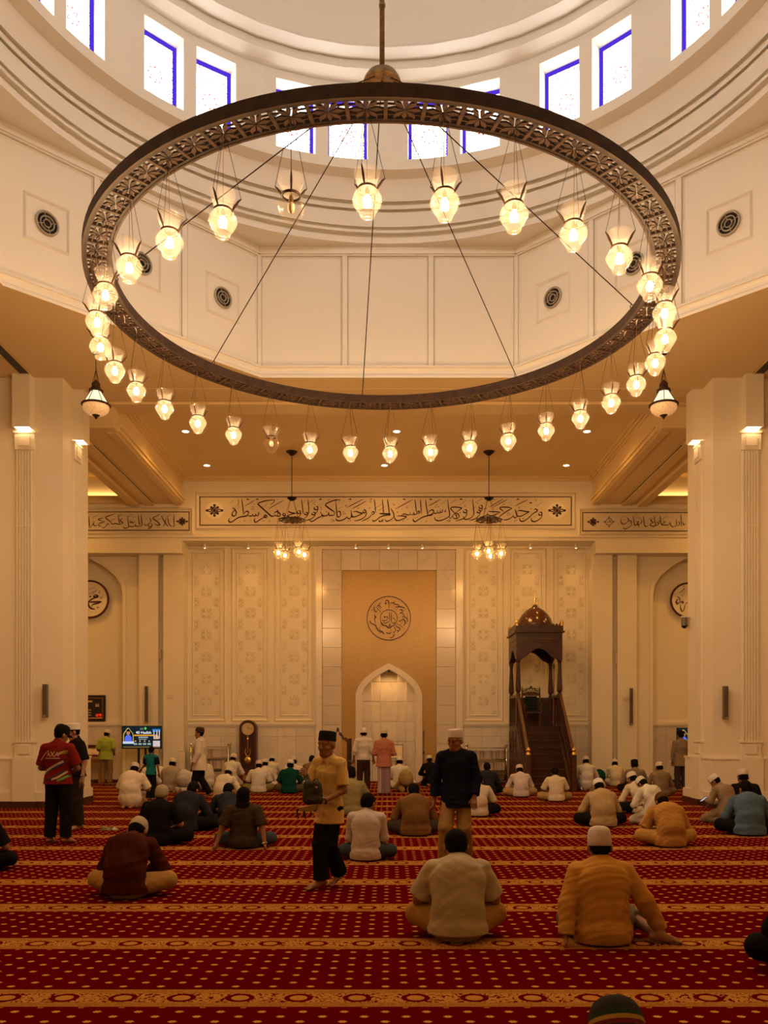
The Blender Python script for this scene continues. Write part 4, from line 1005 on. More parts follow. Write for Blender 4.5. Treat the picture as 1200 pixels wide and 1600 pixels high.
# ================================================================== CALLIGRAPHY
def text_mesh(body, size, mat, name, parent, loc, rot=(PI/2,0,0), ext=0.0, ax='CENTER'):
    cu = bpy.data.curves.new(name, 'FONT'); cu.body = body; cu.size = size; cu.extrude = ext; cu.align_x = ax; cu.align_y = 'CENTER'; cu.resolution_u = 3
    tmp = bpy.data.objects.new('tmp_text', cu); COL.objects.link(tmp)
    dg = bpy.context.evaluated_depsgraph_get()
    me = bpy.data.meshes.new_from_object(tmp.evaluated_get(dg)); bpy.data.objects.remove(tmp); bpy.data.curves.remove(cu)
    me.materials.clear(); me.materials.append(mat); me.name = name
    return link(name, me, parent, loc, rot)
def crop(x0, y0, k): return lambda u, v: (x0+u/k, y0+v/k)
A, B, C, D = crop(300,760,7.5), crop(450,760,7.5), crop(600,760,7.5), crop(750,760,7.5)
MID = [
 (A,9,[(475,250),(500,270),(520,305),(510,340),(485,350),(470,330),(490,295),(515,280)]),(A,9,[(445,370),(432,400),(445,420),(480,412),(530,375),(580,358),(640,350),(662,330)]),
 (A,7,[(583,150),(592,210),(600,270),(605,330)]),(A,8,[(600,332),(630,300),(655,295),(665,315),(640,345),(600,352)]),
 (A,8,[(660,345),(690,350),(710,345),(712,322)]),(A,8,[(712,345),(745,348),(750,320)]),(A,8,[(750,345),(778,340),(783,300)]),
 (A,9,[(970,160),(900,165),(830,180),(775,205),(800,235),(850,280),(900,325),(935,352),(970,345),(990,335)]),(A,6,[(970,160),(960,185),(920,220)]),(A,5,[(1075,165),(985,215),(895,268)]),
 (A,10,[(885,355),(862,338),(845,355),(870,366),(885,355)]),(A,9,[(860,358),(810,385),(765,415),(740,420),(732,395),(742,370)]),
 (A,8,[(960,330),(975,305),(1005,300),(1035,330),(1028,350),(1000,350),(975,345)]),(A,7,[(995,275),(1010,300),(1000,345)]),
 (A,5,[(735,165),(680,198),(620,232)]),(A,3,[(525,225),(465,310)]),(A,4,[(575,235),(530,265)]),(A,7,[(640,162),(655,150),(668,160)]),(A,7,[(750,162),(765,150),(778,160)]),
 (A,3,[(450,200),(490,165)]),(A,3,[(540,150),(547,190),(540,240)]),(A,3,[(610,395),(618,410),(628,395)]),(A,3,[(900,400),(910,415),(920,400)]),(A,4,[(675,412),(705,398)]),(A,4,[(820,412),(850,400)]),(A,3,[(850,245),(885,200)]),
 (A,8,[(1092,325),(1075,318),(1065,335),(1085,346),(1096,330),(1090,355),(1050,380)]),
 (B,8,[(0,295),(40,310),(95,318)]),(B,7,[(95,318),(50,326),(-20,350)]),
 (B,8,[(120,285),(108,300),(118,320),(140,318),(145,295),(128,282)]),(B,7,[(145,300),(150,330),(130,355),(95,372)]),(B,7,[(160,155),(168,220),(175,290),(177,325)]),
 (B,8,[(200,310),(195,328),(215,335),(232,322),(222,308),(205,308)]),(B,7,[(232,322),(225,350),(190,374)]),(B,7,[(235,155),(240,220),(245,290),(238,330)]),
 (B,8,[(285,310),(280,325),(300,335),(322,325),(312,308),(292,305)]),(B,8,[(322,325),(310,350),(270,385),(190,408)]),
 (B,8,[(315,240),(305,258),(320,275),(345,270),(350,245),(330,235)]),(B,7,[(350,250),(345,290),(322,322)]),
 (B,9,[(400,375),(412,355),(395,345),(380,360),(350,372),(300,405),(268,412),(257,398)]),(B,8,[(380,300),(400,335),(430,348),(470,335),(475,310),(482,340),(510,342),(540,335),(548,300)]),
 (B,9,[(615,160),(560,162),(500,180),(440,215),(470,250),(520,285),(548,305)]),(B,5,[(615,160),(590,205)]),
 (B,8,[(560,165),(565,230),(572,320),(580,355),(600,360),(618,335),(610,300),(590,295),(580,312)]),
 (B,5,[(315,155),(250,195)]),(B,5,[(335,170),(285,205)]),(B,4,[(630,240),(585,270)]),(B,6,[(885,150),(790,200),(690,250)]),(B,6,[(920,170),(840,218),(750,265)]),
 (B,9,[(565,372),(568,395),(600,405),(650,392),(690,365),(700,358)]),(B,8,[(690,362),(715,382),(735,368),(745,335),(738,280)]),(B,7,[(740,355),(755,362),(765,345)]),
 (B,8,[(765,300),(800,295),(835,310),(872,318),(830,340),(780,360),(752,350),(750,325)]),
 (B,8,[(880,290),(895,276),(912,292),(900,312),(880,306),(880,290)]),(B,8,[(912,292),(918,322),(900,360),(850,390),(775,408)]),
 (B,8,[(980,322),(990,300),(1010,305),(1005,326),(982,330)]),(B,8,[(985,330),(940,375),(865,410)]),(B,7,[(1010,155),(1020,220),(1028,312)]),
 (B,7,[(1105,155),(1112,220),(1118,290),(1122,315)]),(B,10,[(1070,320),(1110,322),(1160,325),(1205,325)]),(B,9,[(1200,338),(1130,345),(1080,362),(1030,400),(1000,410),(988,392)]),(B,7,[(1165,155),(1175,220),(1185,310)]),
 (B,5,[(1095,210),(1010,268)]),(B,5,[(1145,235),(1060,285)]),(B,5,[(965,390),(925,415)]),(B,7,[(365,160),(380,150),(393,160)]),(B,7,[(712,160),(728,150),(742,160)]),
 (B,3,[(105,250),(140,205)]),(B,3,[(180,200),(215,155)]),(B,3,[(345,240),(400,195)]),(B,3,[(505,250),(540,210)]),(B,3,[(625,210),(668,165)]),(B,3,[(670,220),(680,235),(690,215)]),(B,3,[(815,250),(822,265),(835,245)]),(B,3,[(948,245),(955,262),(968,245)]),(B,3,[(470,155),(478,170),(488,150)]),
 (B,3,[(950,155),(985,150),(960,180),(988,182)]),(B,3,[(1090,395),(1118,392),(1096,412),(1122,415)]),(B,3,[(495,405),(520,390),(545,408),(500,415)]),
 (C,8,[(-60,395),(-50,415),(-20,405),(0,385)]),
 (C,8,[(78,260),(95,285),(112,320),(115,355),(90,385),(45,410),(20,405),(14,385)]),(C,7,[(40,155),(52,230),(62,320),(64,352)]),(C,10,[(-10,325),(62,325)]),(C,6,[(335,158),(240,210),(130,268)]),
 (C,8,[(150,350),(200,348),(262,358),(220,385),(160,403),(130,385),(120,352)]),(C,7,[(200,350),(218,330),(245,326),(270,336),(300,332),(312,305)]),(C,7,[(305,332),(345,332),(348,308),(352,332),(380,325),(412,300)]),(C,7,[(380,322),(395,295),(414,296),(415,315),(395,326)]),
 (C,7,[(360,155),(370,220),(378,305)]),(C,7,[(425,155),(432,230),(438,325)]),(C,9,[(345,375),(342,400),(365,415),(400,395),(450,365),(510,345),(560,338),(582,312)]),
 (C,7,[(485,155),(495,230),(508,310),(510,338)]),(C,8,[(505,322),(540,285),(570,278),(582,300),(555,330),(515,338)]),(C,6,[(660,155),(580,200),(520,232)]),
 (C,7,[(580,312),(600,318),(622,312),(628,285)]),(C,7,[(626,312),(655,312),(660,282)]),(C,7,[(658,310),(682,302),(685,270)]),
 (C,8,[(590,360),(600,390),(640,405),(700,390),(755,358),(768,330),(755,240),(745,155)]),(C,5,[(705,290),(720,300),(722,268)]),(C,5,[(735,165),(665,210)]),(C,5,[(850,155),(780,202)]),
 (C,7,[(760,360),(780,376),(800,350),(830,318),(865,325),(880,355),(860,378),(820,378),(803,352)]),(C,7,[(830,325),(850,350),(848,378)]),(C,8,[(835,322),(785,270),(790,250),(840,245),(908,256),(880,280),(838,312)]),(C,5,[(970,160),(885,222)]),
 (C,8,[(935,282),(930,300),(950,312),(970,300),(965,280),(945,272)]),(C,8,[(970,300),(965,340),(930,380),(835,410)]),
 (C,8,[(1035,155),(1045,230),(1052,300),(1045,340),(1010,375),(960,390),(935,378),(930,350)]),(C,5,[(1080,235),(1025,275)]),(C,5,[(1145,150),(1065,195)]),
 (C,8,[(1095,290),(1090,305),(1110,312),(1130,300),(1120,282),(1100,280)]),(C,8,[(1130,300),(1110,345),(1060,385),(995,402)]),(C,7,[(1115,230),(1112,250),(1130,262),(1150,250),(1145,228),(1125,222)]),(C,7,[(1150,250),(1148,275),(1130,302)]),
 (C,7,[(220,160),(235,150),(250,160)]),(C,7,[(530,160),(545,150),(560,160)]),(C,7,[(885,160),(900,150),(915,160)]),
 (C,3,[(105,205),(118,225),(128,205)]),(C,3,[(260,230),(270,252),(285,235)]),(C,3,[(150,295),(160,310),(170,295)]),(C,3,[(485,400),(495,415),(505,400)]),(C,3,[(940,220),(948,240),(958,220)]),(C,4,[(85,412),(120,392)]),(C,4,[(258,398),(292,382)]),(C,4,[(365,378),(398,358)]),(C,4,[(640,372),(680,355)]),(C,3,[(730,402),(765,395),(775,412),(735,412)]),
 (D,8,[(0,362),(40,355),(82,335),(88,312)]),(D,8,[(85,330),(110,345),(150,345),(190,328),(237,303)]),(D,7,[(95,295),(130,298),(190,300),(237,303)]),(D,6,[(270,152),(190,198),(110,245)]),(D,6,[(322,155),(240,198),(160,242)]),(D,5,[(80,180),(30,210)]),
 (D,8,[(375,260),(330,248),(270,245),(235,250),(240,268),(275,296)]),(D,9,[(375,260),(320,290),(260,330),(212,372)]),
 (D,8,[(275,396),(310,393),(350,378),(385,350),(392,335)]),(D,8,[(385,352),(410,372),(430,352),(422,310),(408,270)]),(D,6,[(560,158),(480,195),(410,232)]),
 (D,8,[(435,305),(450,285),(490,288),(540,298),(574,300),(530,325),(480,350),(440,350),(432,320)]),(D,9,[(630,285),(640,268),(665,275),(668,295),(645,305),(610,330),(570,370),(520,405),(485,412),(465,395),(462,370)]),
 (D,8,[(690,312),(685,330),(705,340),(725,325),(715,305),(695,305)]),(D,9,[(725,325),(720,360),(685,395),(640,415),(605,405),(597,370)]),(D,5,[(732,188),(660,232)]),(D,4,[(662,340),(618,365)]),
 (D,7,[(425,160),(440,150),(456,160)]),(D,7,[(575,202),(592,192),(608,202)]),(D,6,[(150,158),(182,158)]),(D,3,[(645,150),(655,170),(668,150)]),(D,3,[(450,240),(458,258),(472,238)]),(D,3,[(498,370),(505,385),(518,368)]),(D,3,[(335,205),(375,160)]),
]
MID_DOTS = [(A,7,[(705,270),(726,266),(714,243)]),(A,4,[(570,415),(965,415),(730,212),(805,325),(1000,160),(1065,255)]),(B,7,[(313,213),(385,250),(392,270),(455,300),(652,303),(648,325),(668,322),(705,408),(730,403)]),(B,4,[(210,265),(445,418),(790,165),(1150,270)]),
 (C,7,[(225,405),(617,218),(606,243),(638,240),(890,310),(1098,203)]),(C,4,[(325,245),(210,270),(437,412),(550,415),(680,170),(1005,170),(917,418),(1008,340)]),(D,7,[(48,268),(70,260),(278,213),(328,315),(346,328),(324,340),(405,412),(426,400),(170,365),(595,262)]),(D,4,[(487,170),(715,165),(720,265),(720,410),(370,222),(530,245),(565,418),(365,418),(200,265)])]
LC, RCp = crop(130,780,6.667), crop(900,780,6.667)
LEFT = [(LC,7,[(950,162),(946,220),(950,278),(932,290)]),(LC,7,[(880,180),(890,240),(905,272),(928,285)]),(LC,7,[(815,172),(840,220),(868,262),(888,288)]),(LC,7,[(865,195),(852,260),(830,290)]),(LC,5,[(920,160),(870,185)]),(LC,5,[(855,160),(815,185)]),
 (LC,8,[(802,158),(760,180),(728,200),(770,232),(802,268),(770,272),(745,258)]),(LC,5,[(800,205),(765,225)]),(LC,7,[(692,262),(680,280),(700,290),(720,270),(706,254)]),(LC,7,[(718,275),(705,302),(672,308)]),(LC,7,[(635,255),(655,275),(690,252),(708,225),(692,192)]),
 (LC,7,[(605,165),(610,220),(614,270),(592,290)]),(LC,7,[(575,170),(582,230),(588,278),(550,282),(542,262)]),(LC,7,[(545,280),(510,288),(478,285)]),(LC,7,[(545,232),(522,250),(508,235),(498,250),(488,222)]),(LC,7,[(465,170),(470,230),(476,285),(455,302),(428,302),(418,285)]),(LC,5,[(515,160),(470,188)]),
 (LC,7,[(412,203),(388,218),(402,236),(418,250),(385,268)]),(LC,7,[(368,170),(375,220),(382,262),(340,255),(310,262),(288,255)]),(LC,8,[(330,155),(270,175),(235,192),(265,220),(302,252)]),(LC,7,[(272,272),(255,258),(242,280),(215,302),(202,295)]),(LC,5,[(410,160),(370,182)]),(LC,5,[(330,205),(290,225)]),
 (LC,7,[(215,198),(180,203),(160,215),(205,230)]),(LC,7,[(228,232),(180,250),(162,270),(195,288)]),(LC,6,[(228,238),(190,258)]),(LC,7,[(152,268),(125,280),(108,262),(118,242),(72,300)]),(LC,7,[(62,180),(65,240),(70,300)]),(LC,5,[(160,165),(100,195)])]
LEFT_D = [(LC,5,[(905,220),(780,295),(800,295),(520,190),(165,290),(105,235),(122,235),(550,265),(300,290),(315,292),(660,205)]),(LC,3,[(720,160),(625,170),(440,175),(340,300),(440,310),(560,310),(860,310),(120,305),(190,180)])]
RIGHT = [(RCp,7,[(465,200),(467,240),(490,262),(525,247),(545,215),(530,192)]),(RCp,7,[(545,240),(556,225),(576,236),(560,255)]),(RCp,7,[(578,238),(572,275),(540,300),(505,312),(488,295)]),(RCp,7,[(592,178),(600,220),(606,262),(620,275),(640,265),(655,292)]),(RCp,7,[(620,235),(652,240),(632,256),(662,268)]),(RCp,7,[(660,258),(678,250),(682,215)]),
 (RCp,7,[(700,175),(705,230),(712,275),(732,288),(750,272)]),(RCp,7,[(802,205),(775,215),(788,235),(802,245),(768,265),(790,282),(840,272)]),(RCp,7,[(810,175),(818,230),(826,275),(788,302)]),(RCp,7,[(850,230),(845,245),(860,252),(870,236),(856,225)]),(RCp,7,[(870,238),(852,268),(825,278)]),(RCp,7,[(902,233),(928,240),(905,255),(888,268),(930,272),(965,265),(970,238)]),(RCp,7,[(875,172),(880,230),(890,272)]),
 (RCp,6,[(985,238),(980,265),(1000,288),(1015,292)]),(RCp,7,[(1040,212),(1046,255),(1040,278),(1012,288)]),(RCp,7,[(1066,228),(1076,265),(1052,282)]),(RCp,7,[(1090,160),(1093,230),(1096,288)]),(RCp,7,[(1112,240),(1120,272),(1140,250)]),(RCp,5,[(515,170),(470,195)]),(RCp,5,[(665,178),(610,205)]),(RCp,5,[(790,190),(740,212)]),(RCp,5,[(945,180),(895,208)]),(RCp,5,[(640,160),(600,180)])]
RIGHT_D = [(RCp,5,[(502,215),(655,205),(668,200),(635,162),(855,208),(905,215),(960,295)]),(RCp,3,[(720,160),(580,165),(830,170),(985,190),(1010,180),(560,315),(700,310),(820,310),(930,310),(1040,310),(470,312)])]
def rosette(mb, u, v, s, fn, lo, hi, n8=True):
    for k in range(8):
        a = k*PI/4; r = s*(0.95 if k % 2 == 0 else 0.78)*(1.0 if k % 4 == 0 else 0.72)
        x, y = u+r*math.cos(a), v+r*math.sin(a)*0.95
        dot(mb, x, y, s*0.17, fn, lo, hi, 6); pen(mb, [(u+0.25*s*math.cos(a),v+0.25*s*math.sin(a)),(u+0.62*r*math.cos(a+0.25),v+0.62*r*math.sin(a+0.25)),(x,y)], s*0.13, fn, lo, hi, 3, 0.9)
        pen(mb, [(u+0.25*s*math.cos(a),v+0.25*s*math.sin(a)),(u+0.62*r*math.cos(a-0.25),v+0.62*r*math.sin(a-0.25)),(x,y)], s*0.13, fn, lo, hi, 3, 0.9)
    dot(mb, u, v, s*0.22, fn, lo, hi, 8)
def ring2d(mb, u, v, r, w, fn, lo, hi, n=48, a0=0, a1=2*PI, ry=1.0):
    P = [(a0+(a1-a0)*k/n) for k in range(n+1)]
    vs = []
    for a in P:
        for q, h in ((r-w/2,lo),(r-w/2,hi),(r+w/2,hi),(r+w/2,lo)): vs.append(fn(u+q*math.cos(a), v+q*math.sin(a)*ry, h))
    fs = []
    for k in range(n):
        for j in range(3): fs.append((k*4+j,k*4+j+1,(k+1)*4+j+1,(k+1)*4+j))
    mb.add(vs, fs)
M_FIELD = pm('panel_field', (0.70,0.60,0.44), 0.35, var=(1.2,0.04))
def callig(label, x0, x1, y0, y1, strokes, dots, ros, extra=None):
    cx, cyy = (x0+x1)/2, (y0+y1)/2
    p = thing('calligraphy_panel', label, 'wall panel', (PX(cx,FD), FD, PZ(y1+7,FD)), 0, 'calligraphy panels of the frieze')
    oz = PZ(y1+7,FD)
    fn = lambda u, v, h: (PX(u,FD)-PX(cx,FD), -h, PZ(v,FD)-oz)
    X0, X1, Z0, Z1 = PX(x0,FD)-PX(cx,FD), PX(x1,FD)-PX(cx,FD), PZ(y1,FD)-oz, PZ(y0,FD)-oz
    MB().bx(X0,X1,-0.02,-0.001,Z0,Z1).build('field', M_FIELD, p)
    mb = MB(); frame_bars(mb, X0-0.13,X1+0.13,Z0-0.13,Z1+0.13,-0.001,0.10,0.06); mb.build('frame', M_PAINT, p)
    mb = MB(); w = 0.026
    for a in ((X0,X1,Z0,Z0+w),(X0,X1,Z1-w,Z1),(X0,X0+w,Z0+w,Z1-w),(X1-w,X1,Z0+w,Z1-w)): mb.bx(a[0],a[1],-0.027,-0.02,a[2],a[3])
    mb.build('border_line', M_INK, p)
    mb = MB()
    for cr, w, pts in strokes:
        k = 7.5 if cr in (A,B,C,D) else 6.667
        pen(mb, [cr(*q) for q in pts], w/k*(1.85 if k == 7.5 else 1.3), fn, 0.02, 0.028)
    for cr, r, pts in dots:
        k = 7.5 if cr in (A,B,C,D) else 6.667
        for q in pts: u, v = cr(*q); dot(mb, u, v, r/k, fn, 0.02, 0.028)
    mb.build('lettering', M_INK, p)
    for (u, v, s, disc) in ros:
        mb = MB(); rosette(mb, u, v, s, fn, 0.021 if not disc else 0.027, 0.034)
        o = mb.build('rosette', M_INK, p)
        if disc:
            mb = MB(); mb.prism([(u+14.3*math.cos(2*PI*k/32), v-13*math.sin(2*PI*k/32)) for k in range(32)], 0.02, 0.027, fn); mb.build('disc', M_PAINT, o)
    if extra:
        mb = MB(); u, v = extra
        ring2d(mb, u, v, 5.2, 0.8, fn, 0.02, 0.028, 24)
        for a in range(4): dot(mb, u+7.2*math.cos(a*PI/2), v+7.2*math.sin(a*PI/2), 1.3, fn, 0.02, 0.028)
        pen(mb, [(u-2.2,v-2),(u-1.5,v+0.5),(u-2.2,v+2.4)],0.8,fn,0.02,0.028); pen(mb, [(u-0.3,v-1.5),(u+0.6,v-2),(u+0.4,v+2.2)],0.8,fn,0.02,0.028); pen(mb, [(u+1.6,v-2),(u+2.4,v-0.4),(u+1.8,v+2.2)],0.8,fn,0.02,0.028)
        mb.build('verse_medallion', M_INK, p)
    return p
callig('long cream panel of dark Arabic calligraphy across the centre of the frieze', 312, 893, 776, 821.5, MID, MID_DOTS, [(335.5,798,12.5,True),(870,798,12.5,True)])
callig('smaller Arabic calligraphy panel at the left end of the frieze', 40, 296.5, 799.5, 829.5, LEFT, LEFT_D, [(285,815,8.2,False)])
callig('smaller Arabic calligraphy panel at the right end of the frieze', 909.5, 1166, 800.5, 830.5, RIGHT, RIGHT_D, [(926.5,815.7,8.2,False)], (951.3,815.7))
# ------------------------------------------------------------------ round medallions
def medallion(label, px, py, d, r, strokes, k, ring_w, inner=None, disc=True, dots=()):
    t = thing('round_medallion', label, 'medallion', (PX(px,d), d, PZ(py,d)))
    s = d/F
    fn = lambda u, v, h: ((u-px)*s, -h, (py-v)*s)
    if disc:
        mb = MB(); mb.prism([(px+r*math.cos(2*PI*q/40), py-r*math.sin(2*PI*q/40)) for q in range(40)], 0.001, 0.02, fn); mb.build('disc', M_PAINT, t)
    mb = MB(); ring2d(mb, px, py, r, ring_w, fn, 0.002, 0.035, 64)
    if inner: ring2d(mb, px, py, inner, 0.8, fn, 0.002, 0.03, 40)
    mb.build('ring', pm('maroon_rim',(0.075,0.008,0.006),0.4), t)
    mb = MB()
    for w, pts in strokes: pen(mb, pts, w*1.15, fn, 0.002 if not disc else 0.02, 0.03)
    for (u, v, q) in dots: dot(mb, u, v, q, fn, 0.002 if not disc else 0.02, 0.03)
    mb.build('lettering', M_INK, t)
    return t
cM = crop(130,890,17.78)
def cv(cr, k, L): return [(w/k, [cr(*q) for q in P]) for w, P in L]
SL_ = cv(cM,17.78,[(44,[(320,720),(300,745),(350,770),(410,760),(395,725),(320,705)]),(40,[(400,770),(300,800),(210,850),(155,900),(150,960),(190,1050),(260,1090),(335,1105)]),(40,[(150,905),(300,900),(420,895),(520,890)]),(34,[(520,895),(400,940),(280,970),(225,1030)]),(16,[(150,580),(335,490)]),(16,[(150,690),(320,595)]),(14,[(245,685),(330,620),(390,555)]),(12,[(460,590),(450,650),(480,640)]),(12,[(470,765),(515,805),(550,745)]),(14,[(395,1020),(400,1060),(460,1040)]),
  (36,[(150,900),(60,940),(-40,920),(-120,960),(-180,1000),(-230,960)]),(34,[(-120,700),(-150,820),(-190,900),(-260,960),(-330,930)]),(14,[(-60,560),(-250,660)]),(14,[(30,600),(-120,690)])])
medallion('round cream medallion with dark rim and script beside the left pillar', 141, 936.5, 27.33, 28.5, SL_, 1, 2.9, dots=[(141.3,932.2,1.7)])
cR = crop(1040,900,16)
SR_ = cv(cR,16,[(20,[(440,310),(460,330),(400,380),(330,425)]),(18,[(480,385),(440,430)]),(14,[(405,460),(405,515)]),(20,[(280,510),(340,560),(345,650),(280,710),(250,640),(320,590)]),(20,[(300,560),(260,640),(330,690)]),(26,[(350,670),(400,640),(440,670),(380,690)]),(20,[(355,700),(370,800),(400,880),(440,870),(465,790),(480,700)]),(14,[(400,610),(480,580)]),
  (20,[(480,700),(560,660),(640,700),(720,660)]),(18,[(620,380),(640,520),(640,680)]),(18,[(760,380),(770,520),(780,680)]),(14,[(560,470),(700,400)])])
medallion('round cream medallion with dark rim and script beside the right pillar', 1074.5, 938, 27.33, 26.5, SR_, 1, 2.9, dots=[(1067.6,916.5,0.9),(1063.5,935.5,0.7)])
cC = crop(565,925,14.118)
SC_ = cv(cC,14.118,[(14,[(512,220),(540,190),(580,190),(600,230),(600,370)]),(13,[(630,270),(650,235),(700,240),(720,215),(715,250),(740,270),(800,280),(820,310),(770,335),(745,320)]),(13,[(760,330),(850,330),(930,345),(955,360)]),(12,[(800,345),(745,420)]),(14,[(830,400),(870,390),(900,420),(890,460),(855,470),(870,440)]),(14,[(900,450),(930,500),(940,540),(905,550),(910,530)]),(14,[(950,545),(1000,590),(1015,640),(985,655)]),(15,[(830,620),(840,650),(880,620),(920,605),(960,640),(965,700),(925,740)]),(12,[(780,700),(920,785)]),(12,[(740,720),(850,820)]),(14,[(760,760),(820,790),(850,820),(800,860),(790,830)]),(12,[(700,750),(750,830),(720,890),(690,885)]),(14,[(730,900),(710,970),(660,1010),(635,990)]),(13,[(540,890),(580,910),(640,900),(650,880)]),(13,[(380,800),(410,850),(470,880),(440,880),(480,900),(505,930)]),(15,[(180,640),(200,680),(260,710),(310,735),(330,780),(370,850),(430,890)]),(12,[(440,730),(390,790)]),(14,[(290,490),(280,520),(320,550),(310,570),(290,560),(290,620),(310,690)]),(14,[(280,300),(275,370),(300,430),(340,445)]),(11,[(310,335),(430,440)]),(11,[(350,310),(420,385)]),(12,[(345,320),(350,305),(390,280),(385,300),(440,345)]),(10,[(390,280),(395,255),(430,245)]),
 (14,[(615,450),(618,560),(620,640)]),(14,[(655,450),(657,560),(658,640),(630,660)]),(13,[(715,575),(745,630)]),(13,[(690,560),(720,600)]),(14,[(560,530),(545,550),(575,560),(575,590),(530,630),(470,630),(455,615)]),(13,[(480,670),(520,690),(590,660),(615,640)]),(14,[(660,680),(720,690),(740,660)]),(14,[(550,760),(590,795),(640,785),(670,760)]),(12,[(600,720),(620,745),(630,715),(605,715)]),(14,[(420,670),(470,730),(560,745)])])
random.seed(3)
medallion('round calligraphy medallion inlaid on the gold mosaic panel', 607.5, 966, WD+0.10, 34.0, SC_, 1, 1.0, 13.2, disc=False, dots=[(607.5+r_*math.cos(a_), 966+r_*math.sin(a_), 0.6) for r_, a_ in [(random.uniform(17,31), random.uniform(0,2*PI)) for _ in range(44)]]+[(602.5,942.9,1.6),(601,964,1.5)])

# ================================================================== PULPIT (minbar)
def spindle(mb, x, y, z0, z1, r):
    h = z1-z0
    mb.lathe([(r*1.5,0),(r*1.5,0.05*h),(r*0.8,0.07*h),(r*1.25,0.16*h),(r*1.35,0.25*h),(r*1.0,0.6*h),(r*0.8,0.9*h),(r*1.4,0.93*h),(r*1.4,h)], 10, (x,y,z0))
mn = thing('pulpit', 'dark carved wooden pulpit with staircase and domed canopy', 'pulpit', (PX(861.5,23.3), 23.3, 0))
HWp = 0.615; SX = 0.50; NSTEP = 9; RISE = 1.77/NSTEP; RUN = 1.85/NSTEP
for k in range(NSTEP):
    y0 = 0.06+k*RUN
    MB().bx(-SX,SX,y0,1.92,k*RISE,(k+1)*RISE-0.022).build('riser', M_WOOD, mn)
    o = MB().bx(-SX,SX,y0-0.035,1.92 if k == NSTEP-1 else y0+RUN,(k+1)*RISE-0.022,(k+1)*RISE).build('tread', M_WOOD2, mn)
MB().bx(-SX,SX,1.92,3.36,1.70,1.77).build('platform', M_WOOD, mn)
for s in (-1,1):
    xa, xb = s*SX, s*(HWp+0.04)
    mb = MB(); mb.prism([(0.06,0.0),(3.36,0.0),(3.36,1.80),(1.90,1.80),(0.06,0.16)], min(xa,xb), max(xa,xb), lambda u,v,w: (w,u,v)); sp_ = mb.build('side_panel', M_WOOD, mn)
    xf = xb+s*0.002
    mb = MB()
    for (ya, yb, za, zb) in ((1.95,2.60,0.12,0.80),(2.68,3.30,0.12,0.80),(1.95,2.60,0.90,1.65),(2.68,3.30,0.90,1.65),(1.2,1.85,0.12,0.8)):
        for (q0,q1,r0,r1) in ((ya,yb,za,za+0.04),(ya,yb,zb-0.04,zb),(ya,ya+0.04,za+0.04,zb-0.04),(yb-0.04,yb,za+0.04,zb-0.04)): mb.bx(xf,xf+s*0.015,q0,q1,r0,r1)
        cyy, czz = (ya+yb)/2, (za+zb)/2
        for a in range(4): mb.beam((xf+s*0.006,cyy,czz),(xf+s*0.006,cyy+0.2*math.cos(a*PI/2+PI/4),czz+0.2*math.sin(a*PI/2+PI/4)),0.03,0.012,(1,0,0))
    mb.build('panel_moulding', M_WOOD2, sp_)
    # stair rail with turned balusters
    ra, rb = Vector((s*HWp,0.06,1.02)), Vector((s*HWp,1.90,2.70))
    MB().beam(ra, rb, 0.09, 0.085).build('handrail', M_WOOD2, mn, bevel=0.02)
    MB().beam((s*HWp,0.10,0.26),(s*HWp,1.90,1.90),0.05,0.06).build('lower_rail', M_WOOD, mn)
    for k in range(10):
        f = (k+0.6)/10.4; y = 0.06+f*1.84
        zb_, zt = 0.26+f*1.64, 1.02+f*1.66
        mb = MB(); spindle(mb, s*HWp, y, zb_, zt-0.02, 0.02); mb.build('baluster', M_WOOD, mn, smooth=True)
    for k in range(5):
        f = (k+0.5)/5; y = 0.06+f*1.84; zc = 0.64+f*1.66; mb = MB()
        ring2d(mb, y, zc, 0.13, 0.03, lambda u,v,h: (s*HWp+h,u,v), -0.012, 0.012, 16); mb.build('carved_ring', M_WOOD2, mn)
    # newel with gilded finial
    nw = MB().bx(s*HWp-0.065,s*HWp+0.065,-0.02,0.11,0,0.99).build('newel', M_WOOD2, mn, bevel=0.008)
    mb = MB(); mb.lathe([(0.065,0),(0.065,0.05),(0.035,0.065),(0.06,0.10),(0.066,0.13),(0.045,0.165),(0.012,0.20),(0.002,0.22)], 14, (s*HWp,0.045,0.99)); mb.build('finial', M_GOLD, nw, smooth=True)
    # platform balustrade
    for (y0, y1) in ((1.95,3.30),):
        MB().bx(s*HWp-0.04,s*HWp+0.04,y0,y1,2.62,2.70).build('platform_rail', M_WOOD2, mn)
        for k in range(7):
            mb = MB(); spindle(mb, s*HWp, y0+(k+0.7)*(y1-y0)/7.6, 1.80, 2.62, 0.022); mb.build('baluster', M_WOOD, mn, smooth=True)
    # canopy columns
    for y in (1.92,3.32):
        mb = MB(); h = 3.73-2.70; mb.bx(s*0.605-0.06,s*0.605+0.06,y-0.06,y+0.06,1.77,2.72)
        mb.lathe([(0.05,0),(0.055,0.03),(0.04,0.05),(0.078,0.10),(0.082,0.18),(0.062,0.55),(0.05,0.86),(0.065,0.88),(0.05,0.91),(0.07,0.96),(0.075,h)], 14, (s*0.605,y,2.70)); mb.build('column', M_WOOD, mn, smooth=False)
MB().bx(-0.6,0.6,3.30,3.36,1.77,2.66).build('back_panel', M_WOOD, mn)
zc0, zc1 = 3.72, 4.50
def ogee(w, z0, z1):
    L = []
    for k in range(13):
        f = -1+2*k/12; L.append((f*w, z0+(z1-z0)*(0.5+0.5*math.cos(PI*abs(f)**1.15))))
    return L
mb = MB(); ar = [(-0.50,zc0)]+ogee(0.47,3.76,4.05)+[(0.50,zc0)]
for y in (1.84,3.32): arch_slab(mb, -0.67, 0.67, zc0, zc1, ar, y, y+0.09)
